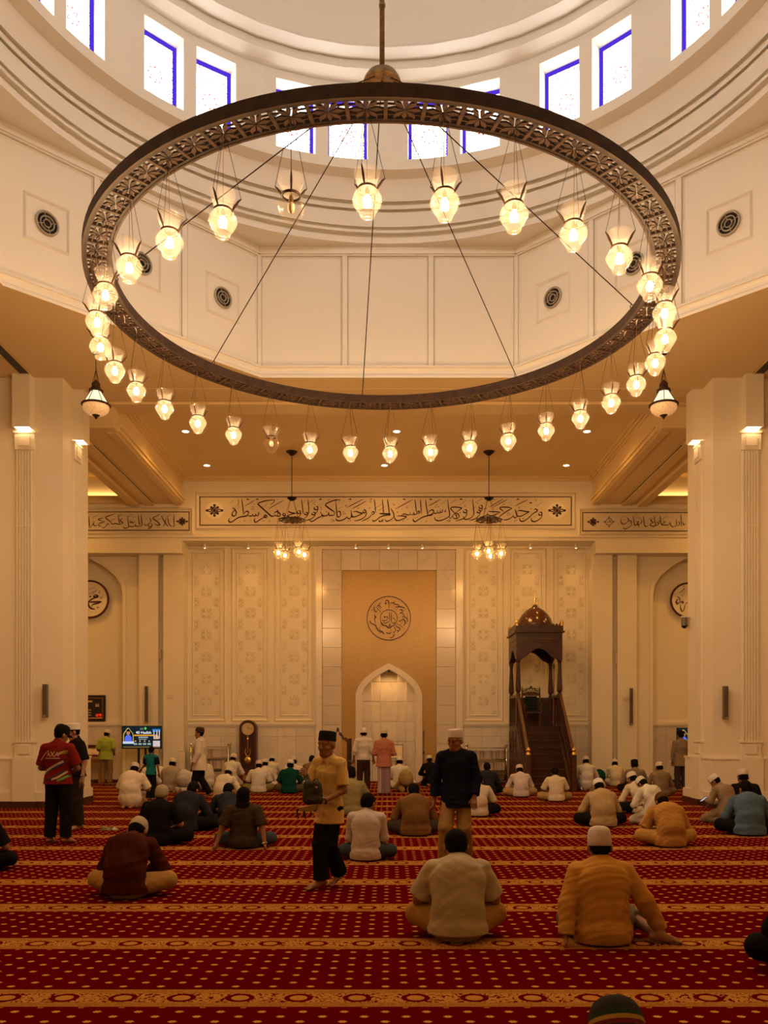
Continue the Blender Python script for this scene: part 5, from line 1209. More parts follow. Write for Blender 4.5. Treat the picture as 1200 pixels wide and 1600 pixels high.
for s in (-1,1):
    tmp = MB(); ar2 = [(1.99,zc0)]+[(2.62+q*1.25, z) for q, z in ogee(0.47,3.76,4.05)]+[(3.25,zc0)]
    arch_slab(tmp, 1.93, 3.32, zc0, zc1, ar2, 0.58, 0.67)
    mb.add([(s*v[1], v[0], v[2]) for v in tmp.v], tmp.f)
mb.build('canopy_frieze', M_WOOD, mn)
mb = MB()
for (z0, z1, e) in ((4.30,4.335,0.015),(4.15,4.17,0.012)): mb.bx(-0.55,0.55,1.84-e,1.84,z0,z1); mb.bx(-0.67-e,-0.67,2.0,3.2,z0,z1)
for k in range(9):
    a = -0.44+0.11*k; leaf_c = (a, 4.22)
    mb.ball((a,1.838,4.235),0.03,8,5,(1,0.4,1))
mb.build('carved_moulding', M_WOOD2, mn)
mb = MB(); mb.bx(-0.73,0.73,1.78,3.47,zc1,zc1+0.045); mb.bx(-0.69,0.69,1.82,3.43,zc1+0.045,zc1+0.20); mb.build('cornice', M_WOOD, mn)
mb = MB()
for k in range(13):
    x = -0.60+0.1*k
    for y in (1.83,3.40): mb.prism([(x-0.04,0),(x+0.04,0),(x+0.04,0.03),(x,0.065),(x-0.04,0.03)], y, y+0.02, lambda u,v,w: (u,w,zc1+0.20+v))
for k in range(14):
    y = 1.92+0.108*k
    for x in (-0.68,0.66): mb.prism([(y-0.04,0),(y+0.04,0),(y+0.04,0.03),(y,0.065),(y-0.04,0.03)], x, x+0.02, lambda u,v,w: (w,u,zc1+0.20+v))
mb.build('cresting', M_WOOD, mn)['kind'] = 'stuff'
mb = MB(); mb.lathe([(0.54,zc1+0.20),(0.545,zc1+0.24),(0.53,zc1+0.34),(0.48,zc1+0.48),(0.39,zc1+0.62),(0.27,zc1+0.74),(0.15,zc1+0.82),(0.07,zc1+0.86),(0.075,zc1+0.885),(0.03,zc1+0.92)], 32, (0,2.62,0))
dm = mb.build('dome', pm('polished_wood',(0.085,0.030,0.012),0.18,var=(4,0.2),spec=0.7), mn, smooth=True)
mb = MB(); z = zc1+0.91; mb.lathe([(0.035,0),(0.045,0.02),(0.03,0.05),(0.022,0.12),(0.012,0.30),(0.004,0.33)], 12, (0,2.62,z))
mb.tube([(0.0+0.045*math.cos(a),2.62,z+0.375+0.045*math.sin(a)) for a in [(-PI/2+1.6*PI*k/12) for k in range(13)]], [0.002+0.010*math.sin(PI*k/12) for k in range(13)], 6); mb.build('crescent_spire', M_GOLD, dm, smooth=True)
for sx in (-1,1):
    for y in (1.86,3.38):
        mb = MB(); mb.lathe([(0.05,0),(0.05,0.03),(0.03,0.045),(0.055,0.08),(0.055,0.11),(0.03,0.145),(0.008,0.17)], 12, (sx*0.65,y,zc1+0.20)); mb.build('gilded_knob', M_GOLD, mn, smooth=True)
# chair standing on the pulpit platform
ch = thing('armchair', 'ornate dark wooden armchair with green seat on the pulpit platform', 'chair', (PX(831,26.1), 26.05, 1.772))
M_GREENV = pm('green_velvet', (0.006,0.013,0.008), 0.9)
mb = MB(); mb.bx(-0.24,0.24,-0.22,0.22,0.40,0.44); mb.build('seat_rail', M_WOOD2, ch)
mb = MB(); mb.bx(-0.23,0.23,-0.21,0.20,0.44,0.49); mb.build('seat', M_GREENV, ch, bevel=0.02)
for sx in (-1,1):
    mb = MB(); mb.tube([(sx*0.21,-0.20,0),(sx*0.205,-0.20,0.2),(sx*0.215,-0.20,0.41)],[0.018,0.022,0.03],8); mb.build('leg', M_WOOD2, ch)
    mb = MB(); mb.tube([(sx*0.21,0.20,0),(sx*0.21,0.20,0.41)],[0.018,0.026],8); mb.build('leg', M_WOOD2, ch)
    mb = MB(); mb.tube([(sx*0.26,0.20,0.42),(sx*0.27,0.21,0.9),(sx*0.265,0.22,1.12),(sx*0.265,0.22,1.22)],[0.024,0.024,0.022,0.008],8); mb.build('back_post', M_WOOD2, ch)
    mb = MB(); mb.tube([(sx*0.25,-0.18,0.42),(sx*0.25,-0.18,0.66),(sx*0.25,0.20,0.70)],[0.02,0.025,0.022],8); mb.build('armrest', M_WOOD2, ch)
mb = MB(); mb.bx(-0.18,0.18,0.19,0.225,0.52,0.92); mb.build('back_cushion', M_GREENV, ch, bevel=0.015)
mb = MB(); mb.prism([(-0.25,0.93),(0.25,0.93),(0.25,1.02),(0.12,1.06),(-0.12,1.06),(-0.25,1.02)], 0.195, 0.225, lambda u,v,w: (u,w,v)); mb.build('top_rail', M_WOOD2, ch)
mb = MB()
for k in range(5): ring2d(mb, -0.18+0.09*k, 1.10+0.03*math.cos((k-2)*0.6), 0.045, 0.018, lambda u,v,h: (u,h,v), 0.195, 0.222, 12)
mb.tube([(-0.25,0.21,1.05),(-0.14,0.21,1.12),(0,0.21,1.17),(0.14,0.21,1.12),(0.25,0.21,1.05)],0.014,6); mb.ball((0,0.21,1.19),0.045,10,6); mb.build('carved_crest', M_WOOD, ch)
st = thing('wooden_staff', 'tall slim ceremonial staff leaning inside the pulpit canopy', 'staff', (PX(864,25.6), 25.55, 1.772))
mb = MB(); mb.tube([(0,0,0),(0.05,0.2,1.0),(0.08,0.32,1.72)],[0.014,0.016,0.012],8); mb.build('shaft', pm('red_lacquer',(0.16,0.018,0.010),0.35), st)
mb = MB(); mb.lathe([(0.012,0),(0.03,0.03),(0.022,0.06),(0.036,0.10),(0.02,0.15),(0.004,0.20)],10,(0.08,0.32,1.70)); mb.build('knob', M_WOOD, st, smooth=True)

# ================================================================== FURNITURE ALONG THE WALL
def flat(mb, x0, x1, z0, z1, y): mb.quad((x0,y,z0),(x1,y,z0),(x1,y,z1),(x0,y,z1))
def tv(px0, px1, py0, py1, d, label, stand_to_floor=True):
    cx = (px0+px1)/2; W = (px1-px0)/F*d; H = (py1-py0)/F*d; zc = PZ((py0+py1)/2,d)
    t = thing('television', label, 'television', (PX(cx,d), d, 0))
    MB().bx(-W/2,W/2,0,0.05,zc-H/2,zc+H/2).build('bezel', M_BLACK, t)
    def pane(name, col, st, u0, u1, v0, v1, parent, dy=0.0):
        mb = MB(); flat(mb, -W/2+u0*W, -W/2+u1*W, zc-H/2+v0*H, zc-H/2+v1*H, -0.002-dy); return mb.build(name, em('screen_'+name+str(round(col[0]*100))+str(round(col[2]*100)), col, st), parent)
    scr = pane('screen', (0.006,0.016,0.020), 1.0, 0.02, 0.98, 0.03, 0.97, t)
    pane('picture', (0.18,0.10,0.02), 1.0, 0.04, 0.96, 0.055, 0.10, scr, 0.002)
    pts = [(0.05,0.25),(0.05,0.62),(0.10,0.76),(0.165,0.90),(0.23,0.76),(0.285,0.62),(0.285,0.25)]
    mb = MB(); pen(mb, [(-W/2+u*W, zc-H/2+v*H) for u, v in pts], 0.022*W, lambda u,v,h: (u,-h,v), 0.003, 0.005, 3, 1.0); mb.build('gold_arch', em('screen_gold',(0.75,0.42,0.08),0.9), scr)
    # a capped figure in blue inside the arch
    mb = MB(); f = lambda u,v,h: (-W/2+u*W, -h, zc-H/2+v*H)
    mb.prism([(0.075,0.30),(0.255,0.30),(0.25,0.50),(0.21,0.58),(0.165,0.60),(0.12,0.58),(0.08,0.50)],0.004,0.006,f); mb.build('blue_shirt', em('screen_blue',(0.08,0.13,0.70),1.1), scr)
    mb = MB(); mb.prism([(0.165+0.045*math.cos(a*PI/6),0.69+0.10*math.sin(a*PI/6)) for a in range(12)],0.004,0.0065,f); mb.build('portrait_face', em('screen_face',(0.50,0.20,0.10),0.9), scr)
    mb = MB(); mb.prism([(0.12,0.75),(0.21,0.75),(0.205,0.83),(0.125,0.83)],0.004,0.007,f); mb.build('portrait_cap', em('screen_cap',(0.004,0.004,0.004),1), scr)
    pane('caption', (0.55,0.62,0.75), 1.0, 0.03, 0.31, 0.22, 0.32, scr, 0.006)
    if px1-px0 > 40:
        text_mesh('40 Hadith', 0.155*H*1.1, em('screen_text',(0.9,0.92,0.95),1.2), 'title_text', scr, (-W/2+0.55*W,-0.006,zc-H/2+0.70*H))
        pane('ribbon', (0.62,0.26,0.03), 1.0, 0.31, 0.80, 0.55, 0.615, scr, 0.004)
        pane('strip', (0.28,0.38,0.42), 1.0, 0.42, 0.66, 0.47, 0.525, scr, 0.004); pane('strip', (0.34,0.34,0.34), 1.0, 0.43, 0.63, 0.40, 0.43, scr, 0.004)
        for k in range(4):
            u = 0.345+0.115*k
            pane('speaker_icon', (0.45,0.30,0.14), 1.0, u-0.018, u+0.018, 0.30, 0.365, scr, 0.004); pane('name_tag', (0.30,0.34,0.34), 1.0, u-0.042, u+0.042, 0.17, 0.25, scr, 0.004)
        pane('sky_glow', (0.02,0.20,0.55), 1.0, 0.77, 0.97, 0.74, 0.86, scr, 0.003)
        for u in (0.81,0.885,0.945): pane('minaret', (0.62,0.50,0.40), 1.0, u-0.012, u+0.012, 0.44, 0.80, scr, 0.005)
        mb = MB(); mb.prism([(0.80,0.42),(0.93,0.42),(0.93,0.52),(0.90,0.60),(0.87,0.64),(0.83,0.58),(0.80,0.52)],0.005,0.006,f); mb.build('mosque_picture', em('screen_dome',(0.55,0.36,0.22),1.0), scr)
        pane('notice', (0.60,0.50,0.50), 1.0, 0.785, 0.96, 0.10, 0.35, scr, 0.005)
        mb = MB(); mb.prism([(0.595+0.03*math.cos(a*PI/6),0.885+0.06*math.sin(a*PI/6)) for a in range(12)],0.004,0.006,f); mb.build('green_emblem', em('screen_green',(0.10,0.55,0.12),1.0), scr)
        mb = MB()
        for u in (0.47,0.50,0.53): mb.prism([(u-0.012,0.83),(u+0.012,0.83),(u,0.93)],0.004,0.006,f)
        mb.build('grey_emblem', em('screen_grey',(0.25,0.24,0.2),1.0), scr)
    for x in (-0.11,0.10): MB().bx(x-0.03,x+0.03,0.05,0.10,0.10,zc).build('stand_post', M_BLACK, t)
    mb = MB(); mb.bx(-0.35,0.35,-0.22,0.32,0.0,0.04); mb.bx(-0.12,0.12,0.04,0.11,0.04,0.12); mb.build('stand_base', M_BLACK, t)
tv(190.2,252.5,1134,1170,26.2,'black flat television on a stand showing a lecture poster')
tv(1057.5,1121,1137,1172.5,26.2,'flat television half hidden behind the right pillar')

# pendulum clock
ck = thing('pendulum_clock', 'tall dark wooden pendulum clock with round gilt dial', 'clock', (PX(387,27.0), 27.0, 0))
Wc = 0.265; zt = 1.98
def arched(w, z0, z1):
    r = w; return [(-w,z0),(w,z0)]+[(r*math.cos(k*PI/12), z1-r+r*math.sin(k*PI/12)) for k in range(13)]
f = lambda u,v,w: (u,w,v)
mb = MB(); mb.prism(arched(Wc,0.36,zt), 0.04, 0.32, f); mb.build('case', M_WOOD, ck)
mb = MB(); a, b = arched(Wc,0.36,zt), arched(Wc-0.055,0.42,zt-0.055)
n = len(a)
for k in range(n):
    j = (k+1) % n
    mb.quad((a[k][0],0.0,a[k][1]),(a[j][0],0.0,a[j][1]),(b[j][0],0.0,b[j][1]),(b[k][0],0.0,b[k][1])); mb.quad((a[k][0],0.0,a[k][1]),(a[j][0],0.0,a[j][1]),(a[j][0],0.04,a[j][1]),(a[k][0],0.04,a[k][1])); mb.quad((b[k][0],0.0,b[k][1]),(b[j][0],0.0,b[j][1]),(b[j][0],0.04,b[j][1]),(b[k][0],0.04,b[k][1]))
dr = mb.build('door_frame', M_WOOD2, ck)
mb = MB(); mb.bx(-Wc-0.02,Wc+0.02,-0.02,0.32,0.0,0.36); bs = mb.build('base', M_WOOD2, ck, bevel=0.01)
mb = MB(); mb.bx(-0.15,0.15,-0.03,-0.02,0.10,0.27); mb.ball((0,-0.03,0.18),0.06,8,5,(1.3,0.4,1)); mb.build('brass_plaque', M_GOLD, bs)
MB().bx(-Wc-0.03,Wc+0.03,-0.03,0.32,0.0,0.05).build('plinth', M_WOOD, bs)
mb = MB(); mb.prism([(0.19*math.cos(2*PI*k/32),1.70+0.19*math.sin(2*PI*k/32)) for k in range(32)],0.015,0.038,f); dl_ = mb.build('dial', pm('dial_gilt',(0.72,0.58,0.34),0.35,0.5), ck)
mb = MB(); ring2d(mb,0,1.70,0.185,0.02,lambda u,v,h:(u,h,v),0.004,0.016,32)
for k in range(12): mb.beam((0.13*math.cos(k*PI/6),0.012,1.70+0.13*math.sin(k*PI/6)),(0.165*math.cos(k*PI/6),0.012,1.70+0.13*math.sin(k*PI/6)/0.13*0.165),0.012,0.004,(0,1,0))
mb.build('hour_marks', M_BRASS, dl_)
mb = MB(); mb.beam((0,0.008,1.70),(0.03,0.008,1.80),0.012,0.004,(0,1,0)); mb.beam((0,0.008,1.70),(0.15,0.008,1.73),0.010,0.004,(0,1,0)); mb.build('hands', M_BLACK, dl_)
mb = MB(); mb.tube([(0,0.02,1.50),(0,0.02,0.95)],0.012,6); mb.lathe([(0.01,0.10),(0.03,0.08),(0.02,0.05),(0.05,0.0)],10,(0,0.02,1.38)); pd = mb.build('pendulum', M_GOLD, ck)
mb = MB(); mb.ball((0,0.02,0.72),0.115,16,10,(1,0.3,1)); mb.build('bob', M_GOLD, pd, smooth=True)
mb = MB()
for s in (-1,1): mb.tube([(0,0.02,0.82),(s*0.06,0.02,0.90),(s*0.09,0.02,1.0),(s*0.06,0.02,1.04),(s*0.07,0.02,1.10)],[0.018,0.018,0.014,0.014,0.008],6)
mb.build('lyre', M_GOLD, pd)

# chrome book racks and their books
M_BOOKS = [pm('book_cover_%d' % i, c, 0.6) for i, c in enumerate([(0.58,0.46,0.34),(0.46,0.33,0.24),(0.64,0.52,0.40),(0.36,0.22,0.15),(0.52,0.42,0.36)])]
BOOK = {}
def book(h, w, m):
    k = (h, w, m.name)
    if k not in BOOK:
        mb = MB(); d = 0.15
        mb.prism([(-w/2,0.004),(-w/2,0.0),(-w/4,-0.006),(w/4,-0.006),(w/2,0.0),(w/2,d),(w/2-0.003,d),(w/2-0.003,0.004),(-w/2+0.003,0.004),(-w/2+0.003,d),(-w/2,d)],0,h,lambda u,v,z:(u,v,z))
        mb.bx(-w/2+0.003,w/2-0.003,0.005,d-0.004,0.004,h-0.004)
        me = bpy.data.meshes.new('book'); me.from_pydata(mb.v,[],mb.f); me.materials.append(m); me.update(); BOOK[k] = me
    return BOOK[k]
def rack(px0, px1, d, tops, label, side, grille_bottom):
    x0, x1 = PX(px0,d), PX(px1,d); W = x1-x0; cx = (x0+x1)/2
    t = thing('book_rack', label, 'rack', (cx, d, 0))
    ztop = tops[0]
    for sx in (-1,1):
        for y in (0.0,0.34):
            mb = MB(); mb.tube([(sx*W/2,y,0),(sx*W/2,y,ztop+0.04)],0.022,10); p = mb.build('post', M_CHROME, t, smooth=True)
            mb = MB(); mb.ball((sx*W/2,y,ztop+0.075),0.04,12,8); mb.lathe([(0.028,0.02),(0.03,0.035),(0.02,0.045)],10,(sx*W/2,y,ztop)); mb.build('ball_top', M_CHROME, p, smooth=True)
        for z in tops: MB().bx(sx*W/2-0.012,sx*W/2+0.012,0.0,0.34,z-0.05,z-0.03).build('side_rail', M_CHROME, t)
    for i, z in enumerate(tops):
        mb = MB(); mb.bx(-W/2,W/2,0.0,0.34,z-0.012,z+0.0); mb.build('shelf', M_CHROME if i == 0 else M_GREYMET, t)
        MB().bx(-W/2,W/2,-0.012,0.0,z-0.03,z+0.005).build('shelf_lip', M_CHROME, t)
    if grille_bottom:
        mb = MB(); z0, z1 = 0.10, tops[-1]-0.06
        for k in range(9): mb.bx(-W/2+W*k/8-0.008,-W/2+W*k/8+0.008,-0.006,0.006,z0,z1)
        for k in range(7): ring2d(mb,-W/2+W*(k+1)/8,0.22,0.055,0.018,lambda u,v,h:(u,h,v),-0.008,0.008,14)
        mb.bx(-W/2,W/2,-0.01,0.01,z0-0.03,z0); mb.bx(-W/2,W/2,-0.01,0.01,0.32,0.34); mb.build('ornamental_grille', pm('old_gold',(0.30,0.20,0.09),0.4,0.6), t)
        MB().bx(-W/2-0.1,W/2+0.1,-0.03,0.36,0.02,0.07).build('foot_rail', M_WOOD, t)
    nshelf = len(tops)-1
    for i in range(nshelf):
        z = tops[i+1]+0.001; h0 = tops[i]-tops[i+1]-0.07
        x = -W/2+0.05; j = 0
        while x < W/2-0.06:
            w = random.choice((0.034,0.04,0.046)); h = round(h0*random.choice((0.86,0.9,0.94)),3)
            o = link('book', book(h, w, random.choice(M_BOOKS)), None, (cx+x+w/2, d+0.07, z))
            tag(o, '%s slim book from the left on the %s shelf of the %s chrome rack' % (ORD[j], ['top','middle','bottom'][i], side), 'book', 'books on the %s shelf of the %s rack' % (['top','middle','bottom'][i], side))
            x += w+0.002; j += 1
random.seed(11)
rack(298.5,356.5,26.8,[PZ(1166.5,26.8),PZ(1183.5,26.8),PZ(1201,26.8),PZ(1217.5,26.8)],'chrome book rack with ball-topped posts left of the clock','left',False)
rack(730,791.5,26.7,[PZ(1168,26.7),PZ(1186,26.7),PZ(1203.5,26.7)],'chrome book rack with ball-topped posts left of the pulpit','right',True)

# carved preacher's chair left of the niche
pc = thing('preacher_chair', 'dark wooden chair with pointed back of gilt lattice left of the niche', 'chair', (PX(527,25.2), 25.2, 0))
out = [(-0.33,0.55),(0.33,0.55),(0.33,1.36),(0.24,1.45),(0.19,1.44),(0.11,1.58),(0.05,1.60),(0.035,1.70),(0,1.75),(-0.035,1.70),(-0.05,1.60),(-0.11,1.58),(-0.19,1.44),(-0.24,1.45),(-0.33,1.36)]
inn = [(u*0.80, 0.60+(v-0.55)*0.86) for u, v in out]
mb = MB(); n = len(out)
for y in (0.24,0.30):
    for k in range(n): j = (k+1)%n; mb.quad((out[k][0],y,out[k][1]),(out[j][0],y,out[j][1]),(inn[j][0],y,inn[j][1]),(inn[k][0],y,inn[k][1]))
for q in (out, inn):
    for k in range(n): j = (k+1)%n; mb.quad((q[k][0],0.24,q[k][1]),(q[j][0],0.24,q[j][1]),(q[j][0],0.30,q[j][1]),(q[k][0],0.30,q[k][1]))
mb.build('back_frame', M_WOOD2, pc)
mb = MB()
for r_ in range(10):
    for c_ in range(5):
        u = -0.22+0.11*c_; v = 0.66+0.095*r_
        if abs(u) > 0.25 or v > 1.32-abs(u)*0.0+(0.14-abs(u)*0.6): continue
        ring2d(mb, u, v, 0.036, 0.022, lambda a_,b_,h:(a_,h,b_), 0.26, 0.28, 10); dot(mb, u+0.055, v+0.047, 0.018, lambda a_,b_,h:(a_,h,b_), 0.26, 0.28, 6)
mb.build('gilt_lattice', M_GOLD, pc)
for sx in (-1,1):
    MB().bx(sx*0.36-0.05,sx*0.36+0.05,0.20,0.33,0,1.42).build('back_post', M_WOOD, pc, bevel=0.01)
    MB().bx(sx*0.36-0.045,sx*0.36+0.045,-0.28,-0.19,0,0.72).build('leg', M_WOOD, pc)
    MB().bx(sx*0.36-0.06,sx*0.36+0.06,-0.30,0.22,0.72,0.77).build('armrest', M_WOOD2, pc, bevel=0.012)
MB().bx(-0.34,0.34,-0.26,0.22,0.36,0.42).build('seat_rail', M_WOOD, pc)
MB().bx(-0.31,0.31,-0.25,0.22,0.42,0.52).build('seat', pm('red_velvet',(0.16,0.01,0.008),0.9), pc, bevel=0.03)

# microphone stand right of the niche
ms = thing('microphone_stand', 'thin black microphone stand right of the niche', 'microphone', (PX(662,26.5), 26.5, 0))
mb = MB()
mb.tube([(0,0,0.04),(0,0,1.50)],0.012,8); mb.build('pole', M_BLACK, ms)
mb = MB()
for k in range(3): mb.tube([(0,0,0.16),(0.22*math.cos(k*2.094+0.4),0.22*math.sin(k*2.094+0.4),0.012)],0.010,6)
mb.build('tripod', M_BLACK, ms)
mb = MB(); mb.tube([(0,0,0.93),(0,0,1.02)],0.024,8); mb.tube([(-0.03,0,0.60),(0.03,0,0.60)],0.016,8); mb.build('clutch', M_BLACK, ms)
mb = MB(); mb.tube([(0,-0.01,1.48),(0,-0.03,1.60)],[0.018,0.026],10); mb.ball((0,-0.032,1.615),0.032,10,6); mb.build('microphone', M_GREYMET, ms)
# reading board standing in the niche
rb_ = thing('reading_stand', 'pale reading board on a post inside the niche', 'stand', (PX(619,27.0), 27.0, 0))
mb = MB(); mb.tube([(0,0,0.03),(0,0,0.95)],0.02,8); mb.lathe([(0.20,0),(0.20,0.02),(0.03,0.05)],16); mb.build('post', M_GREYMET, rb_)
mb = MB(); mb.prism([(-0.20,0.80),(0.20,0.80),(0.20,1.20),(-0.20,1.20)],-0.03,0.0,lambda u,v,w:(u,w+(v-0.8)*0.25,v)); mb.build('board', pm('parchment',(0.74,0.60,0.36),0.5), rb_)
mb = MB()
for (u0,u1,v0,v1) in ((-0.22,0.22,0.78,0.80),(-0.22,0.22,1.20,1.22),(-0.22,-0.20,0.80,1.20),(0.20,0.22,0.80,1.20)): mb.prism([(u0,v0),(u1,v0),(u1,v1),(u0,v1)],-0.04,0.005,lambda u,v,w:(u,w+(v-0.8)*0.25,v))
mb.build('board_frame', M_WOOD2, rb_)
def hoop(px, py0, d, lab, w=0.19):
    t = thing('tube_hoop', lab, 'stand', (PX(px,d), d, 0)); h = PZ(py0,d)
    mb = MB(); r = w/2
    mb.tube([(-r,0,0.0)]+[(-r*math.cos(k*PI/10),0,h-r+r*math.sin(k*PI/10)) for k in range(11)]+[(r,0,0.0)],0.022,8); mb.build('bent_tube', M_WHITEPL, t, smooth=True)
    for s in (-1,1): MB().bx(s*r-0.05,s*r+0.05,-0.10,0.10,0,0.02).build('foot', M_WHITEPL, t)
hoop(283,1172,26.3,'white bent-tube stand left of the left book rack'); hoop(554,1173.5,26.2,'white bent-tube stand beside the carved chair',0.16)

# framed prayer-time board and reading desk in the left bay
d = 27.36; x0, x1, z0, z1 = PX(100,d), PX(165,d), PZ(1127,d), PZ(1086,d); cx = (x0+x1)/2
bd = thing('prayer_time_board', 'framed black digital prayer-time board on the left bay wall', 'display', (cx, d, z0)); W, H = x1-x0, z1-z0
mb = MB(); frame_bars(mb,-W/2,W/2,0,H,0,0.06,0.05); mb.build('outer_frame', M_BLACK, bd)
mb = MB(); frame_bars(mb,-W/2+0.055,W/2-0.055,0.055,H-0.055,0,0.07,0.035); mb.build('gilt_frame', M_GOLD, bd)
MB().bx(-W/2+0.06,W/2-0.06,-0.012,-0.001,0.06,H-0.06).build('face', pm('black_glass',(0.01,0.009,0.008),0.15), bd)
SEGS = {'1':'bc','2':'abged','9':'abcdfg','8':'abcdefg','4':'bcfg'}
def digit(mb, ch_, x, z, w, h):
    S = {'a':((0,h),(w,h)),'b':((w,h),(w,h/2)),'c':((w,h/2),(w,0)),'d':((0,0),(w,0)),'e':((0,h/2),(0,0)),'f':((0,h),(0,h/2)),'g':((0,h/2),(w,h/2))}
    for q in SEGS[ch_]: (a0,b0),(a1,b1) = S[q]; mb.beam((x+a0,-0.014,z+b0),(x+a1,-0.014,z+b1),0.012,0.003,(0,1,0))
mb = MB()
for k, c_ in enumerate('129'): digit(mb, c_, W/2-0.34+0.075*k, 0.155, 0.045, 0.075)
for k, c_ in enumerate('128'): digit(mb, c_, -0.10+0.075*k, 0.42, 0.045, 0.075)
mb.build('red_digits', em('led_red',(0.9,0.03,0.01),1.6), bd)
mb = MB()
for k, zz_ in enumerate((0.18,0.26,0.34)): mb.bx(0.10,0.20,-0.014,-0.012,zz_,zz_+0.028)
mb.bx(-0.10,0.24,-0.014,-0.012,0.60,0.66)
for u in (0.36,0.40,0.44): mb.prism([(u-0.02,0.46),(u+0.02,0.46),(u+0.012,0.53),(u,0.58+0.02*math.sin(u*60)),(u-0.012,0.53)],-0.014,-0.012,lambda a_,b_,h:(a_,h,b_))
mb.build('gold_print', pm('gold_print',(0.55,0.36,0.14),0.5), bd)
dk = thing('reading_desk', 'wooden desk with an open book stand under the prayer-time board', 'desk', (PX(140,26.85), 26.85, 0))
M_LWOOD = pm('oak', (0.34,0.17,0.06), 0.45, var=(6,0.25))
mb = MB(); mb.bx(-0.45,0.42,-0.20,0.24,0.74,0.80); mb.build('top', M_LWOOD, dk)
mb = MB(); mb.bx(-0.43,0.40,-0.17,0.22,0.60,0.74); mb.build('drawer_front', M_LWOOD, dk)
for sx in (-0.40,0.36):
    for y in (-0.15,0.19): MB().bx(sx-0.03,sx+0.03,y-0.03,y+0.03,0,0.60).build('leg', M_LWOOD, dk)
mb = MB(); mb.prism([(-0.18,0.80),(0.22,0.80),(0.22,1.12)],-0.40,0.37,lambda u,v,w:(w,u,v)); mb.build('slope', M_LWOOD, dk)
MB().bx(-0.44,0.40,0.20,0.24,0.80,1.20).build('back_board', M_WOOD, dk)
bk = thing('open_book', 'open book lying on the sloping desk in the left bay', 'book', (PX(143,26.8), 26.80, 0.905))
for s in (-1,1):
    mb = MB(); mb.prism([(0,0),(s*0.10,0.03),(s*0.24,0.012),(s*0.24,-0.012),(0,-0.02)] if s > 0 else [(0,-0.02),(s*0.24,-0.012),(s*0.24,0.012),(s*0.10,0.03),(0,0)],-0.13,0.13,lambda u,v,w:(u,w*0.78-v*0.6,w*0.62+v*0.78+0.075)); mb.build('page_block', pm('paper',(0.62,0.52,0.40),0.7), bk)

# loudspeakers, plates, sockets, camera
def line_speaker(x, y, z0, z1, w, tilt, lab):
    t = thing('column_speaker', lab, 'speaker', (x, y, z0), 0, 'slim column loudspeakers'); h = z1-z0
    mb = MB(); mb.bx(-w/2,w/2,-0.14,-0.04,0,h); bdy = mb.build('cabinet', pm('speaker_grey',(0.15,0.105,0.07),0.5), t, bevel=0.006)
    MB().bx(-w/2+0.008,w/2-0.008,-0.144,-0.14,0.06,h-0.02).build('grille', pm('speaker_mesh',(0.11,0.075,0.05),0.7,bump=(400,0.6)), bdy)
    for zz_ in (0.18*h,0.8*h): MB().bx(-0.02,0.02,-0.04,0.0,zz_-0.03,zz_+0.03).build('bracket', M_GREYMET, t)
    MB().bx(-w*0.25,w*0.25,-0.146,-0.14,0.02,0.045).build('badge', M_CHROME, t)
    t.rotation_euler = (tilt,0,0); t.location.y -= 0.02
line_speaker(PX(69.8,18.25),18.4,PZ(1121,18.25),PZ(1069,18.25),0.095,0,'slim grey column speaker on the left pillar')
line_speaker(PX(1134.5,18.25),18.4,PZ(1124,18.25),PZ(1072,18.25),0.095,0,'slim grey column speaker on the right pillar')
line_speaker(PX(228.2,26.7),26.86,PZ(1130,26.7),PZ(1072,26.7),0.085,0,'slim grey column speaker above the left television')
line_speaker(PX(987,26.7),26.86,PZ(1133,26.7),PZ(1075,26.7),0.085,0,'slim grey column speaker on the pilaster right of the pulpit')
for px, py, s in ((249.5,1022.5,'left'),(963.5,1029,'right')):
    y = 27.07; t = thing('wall_speaker', 'small cream box speaker high in the %s pilaster slot' % s, 'speaker', (PX(px,y), y, PZ(py,y)))
    MB().bx(-0.065,0.065,-0.12,0,-0.15,0.15).build('cabinet', M_WHITEPL, t, bevel=0.01); MB().bx(-0.05,0.05,-0.124,-0.12,-0.13,0.13).build('grille', pm('cream_mesh',(0.55,0.46,0.34),0.7), t)
for px, py, y, lab in ((265.5,1089,26.82,'cream switch plate on the pilaster left of the panels'),(977.5,1092,26.86,'cream switch plate on the pilaster beside the right column speaker')):
    t = thing('switch_plate', lab, 'switch', (PX(px,y), y, PZ(py,y)))
    MB().bx(-0.09,0.09,-0.012,0,-0.045,0.045).build('plate', pm('plate_beige',(0.60,0.50,0.38),0.5), t)
    for k in (-1,0,1): MB().bx(k*0.055-0.02,k*0.055+0.02,-0.018,-0.012,-0.025,0.025).build('rocker', M_WHITEPL, t)
t = thing('wall_socket', 'small power socket low on the left pillar', 'socket', (PX(45.5,18.31), 18.348, PZ(1213,18.35)))
MB().bx(-0.06,0.06,-0.012,0,-0.045,0.045).build('plate', M_WHITEPL, t)
for k in (-1,1): MB().bx(k*0.025-0.006,k*0.025+0.006,-0.014,-0.012,-0.012,0.012).build('slot', M_BLACK, t)
t = thing('security_camera', 'grey security camera on a bracket at the right pillar edge', 'camera', (6.93, 19.82, PZ(962.5,19.8)))
mb = MB(); mb.bx(-0.20,0.0,-0.03,0.03,-0.03,0.0); mb.build('bracket', M_WHITEPL, t)
mb = MB(); mb.lathe([(0.065,0),(0.072,-0.02),(0.072,-0.17),(0.075,-0.19)],16,(-0.13,0,-0.03),cap=True); mb.build('housing', M_GREYMET, t, smooth=False)
mb = MB(); mb.ball((-0.13,0,-0.215),0.07,14,8); mb.build('dome_lens', pm('smoked_dome',(0.01,0.008,0.008),0.1), t, smooth=True)
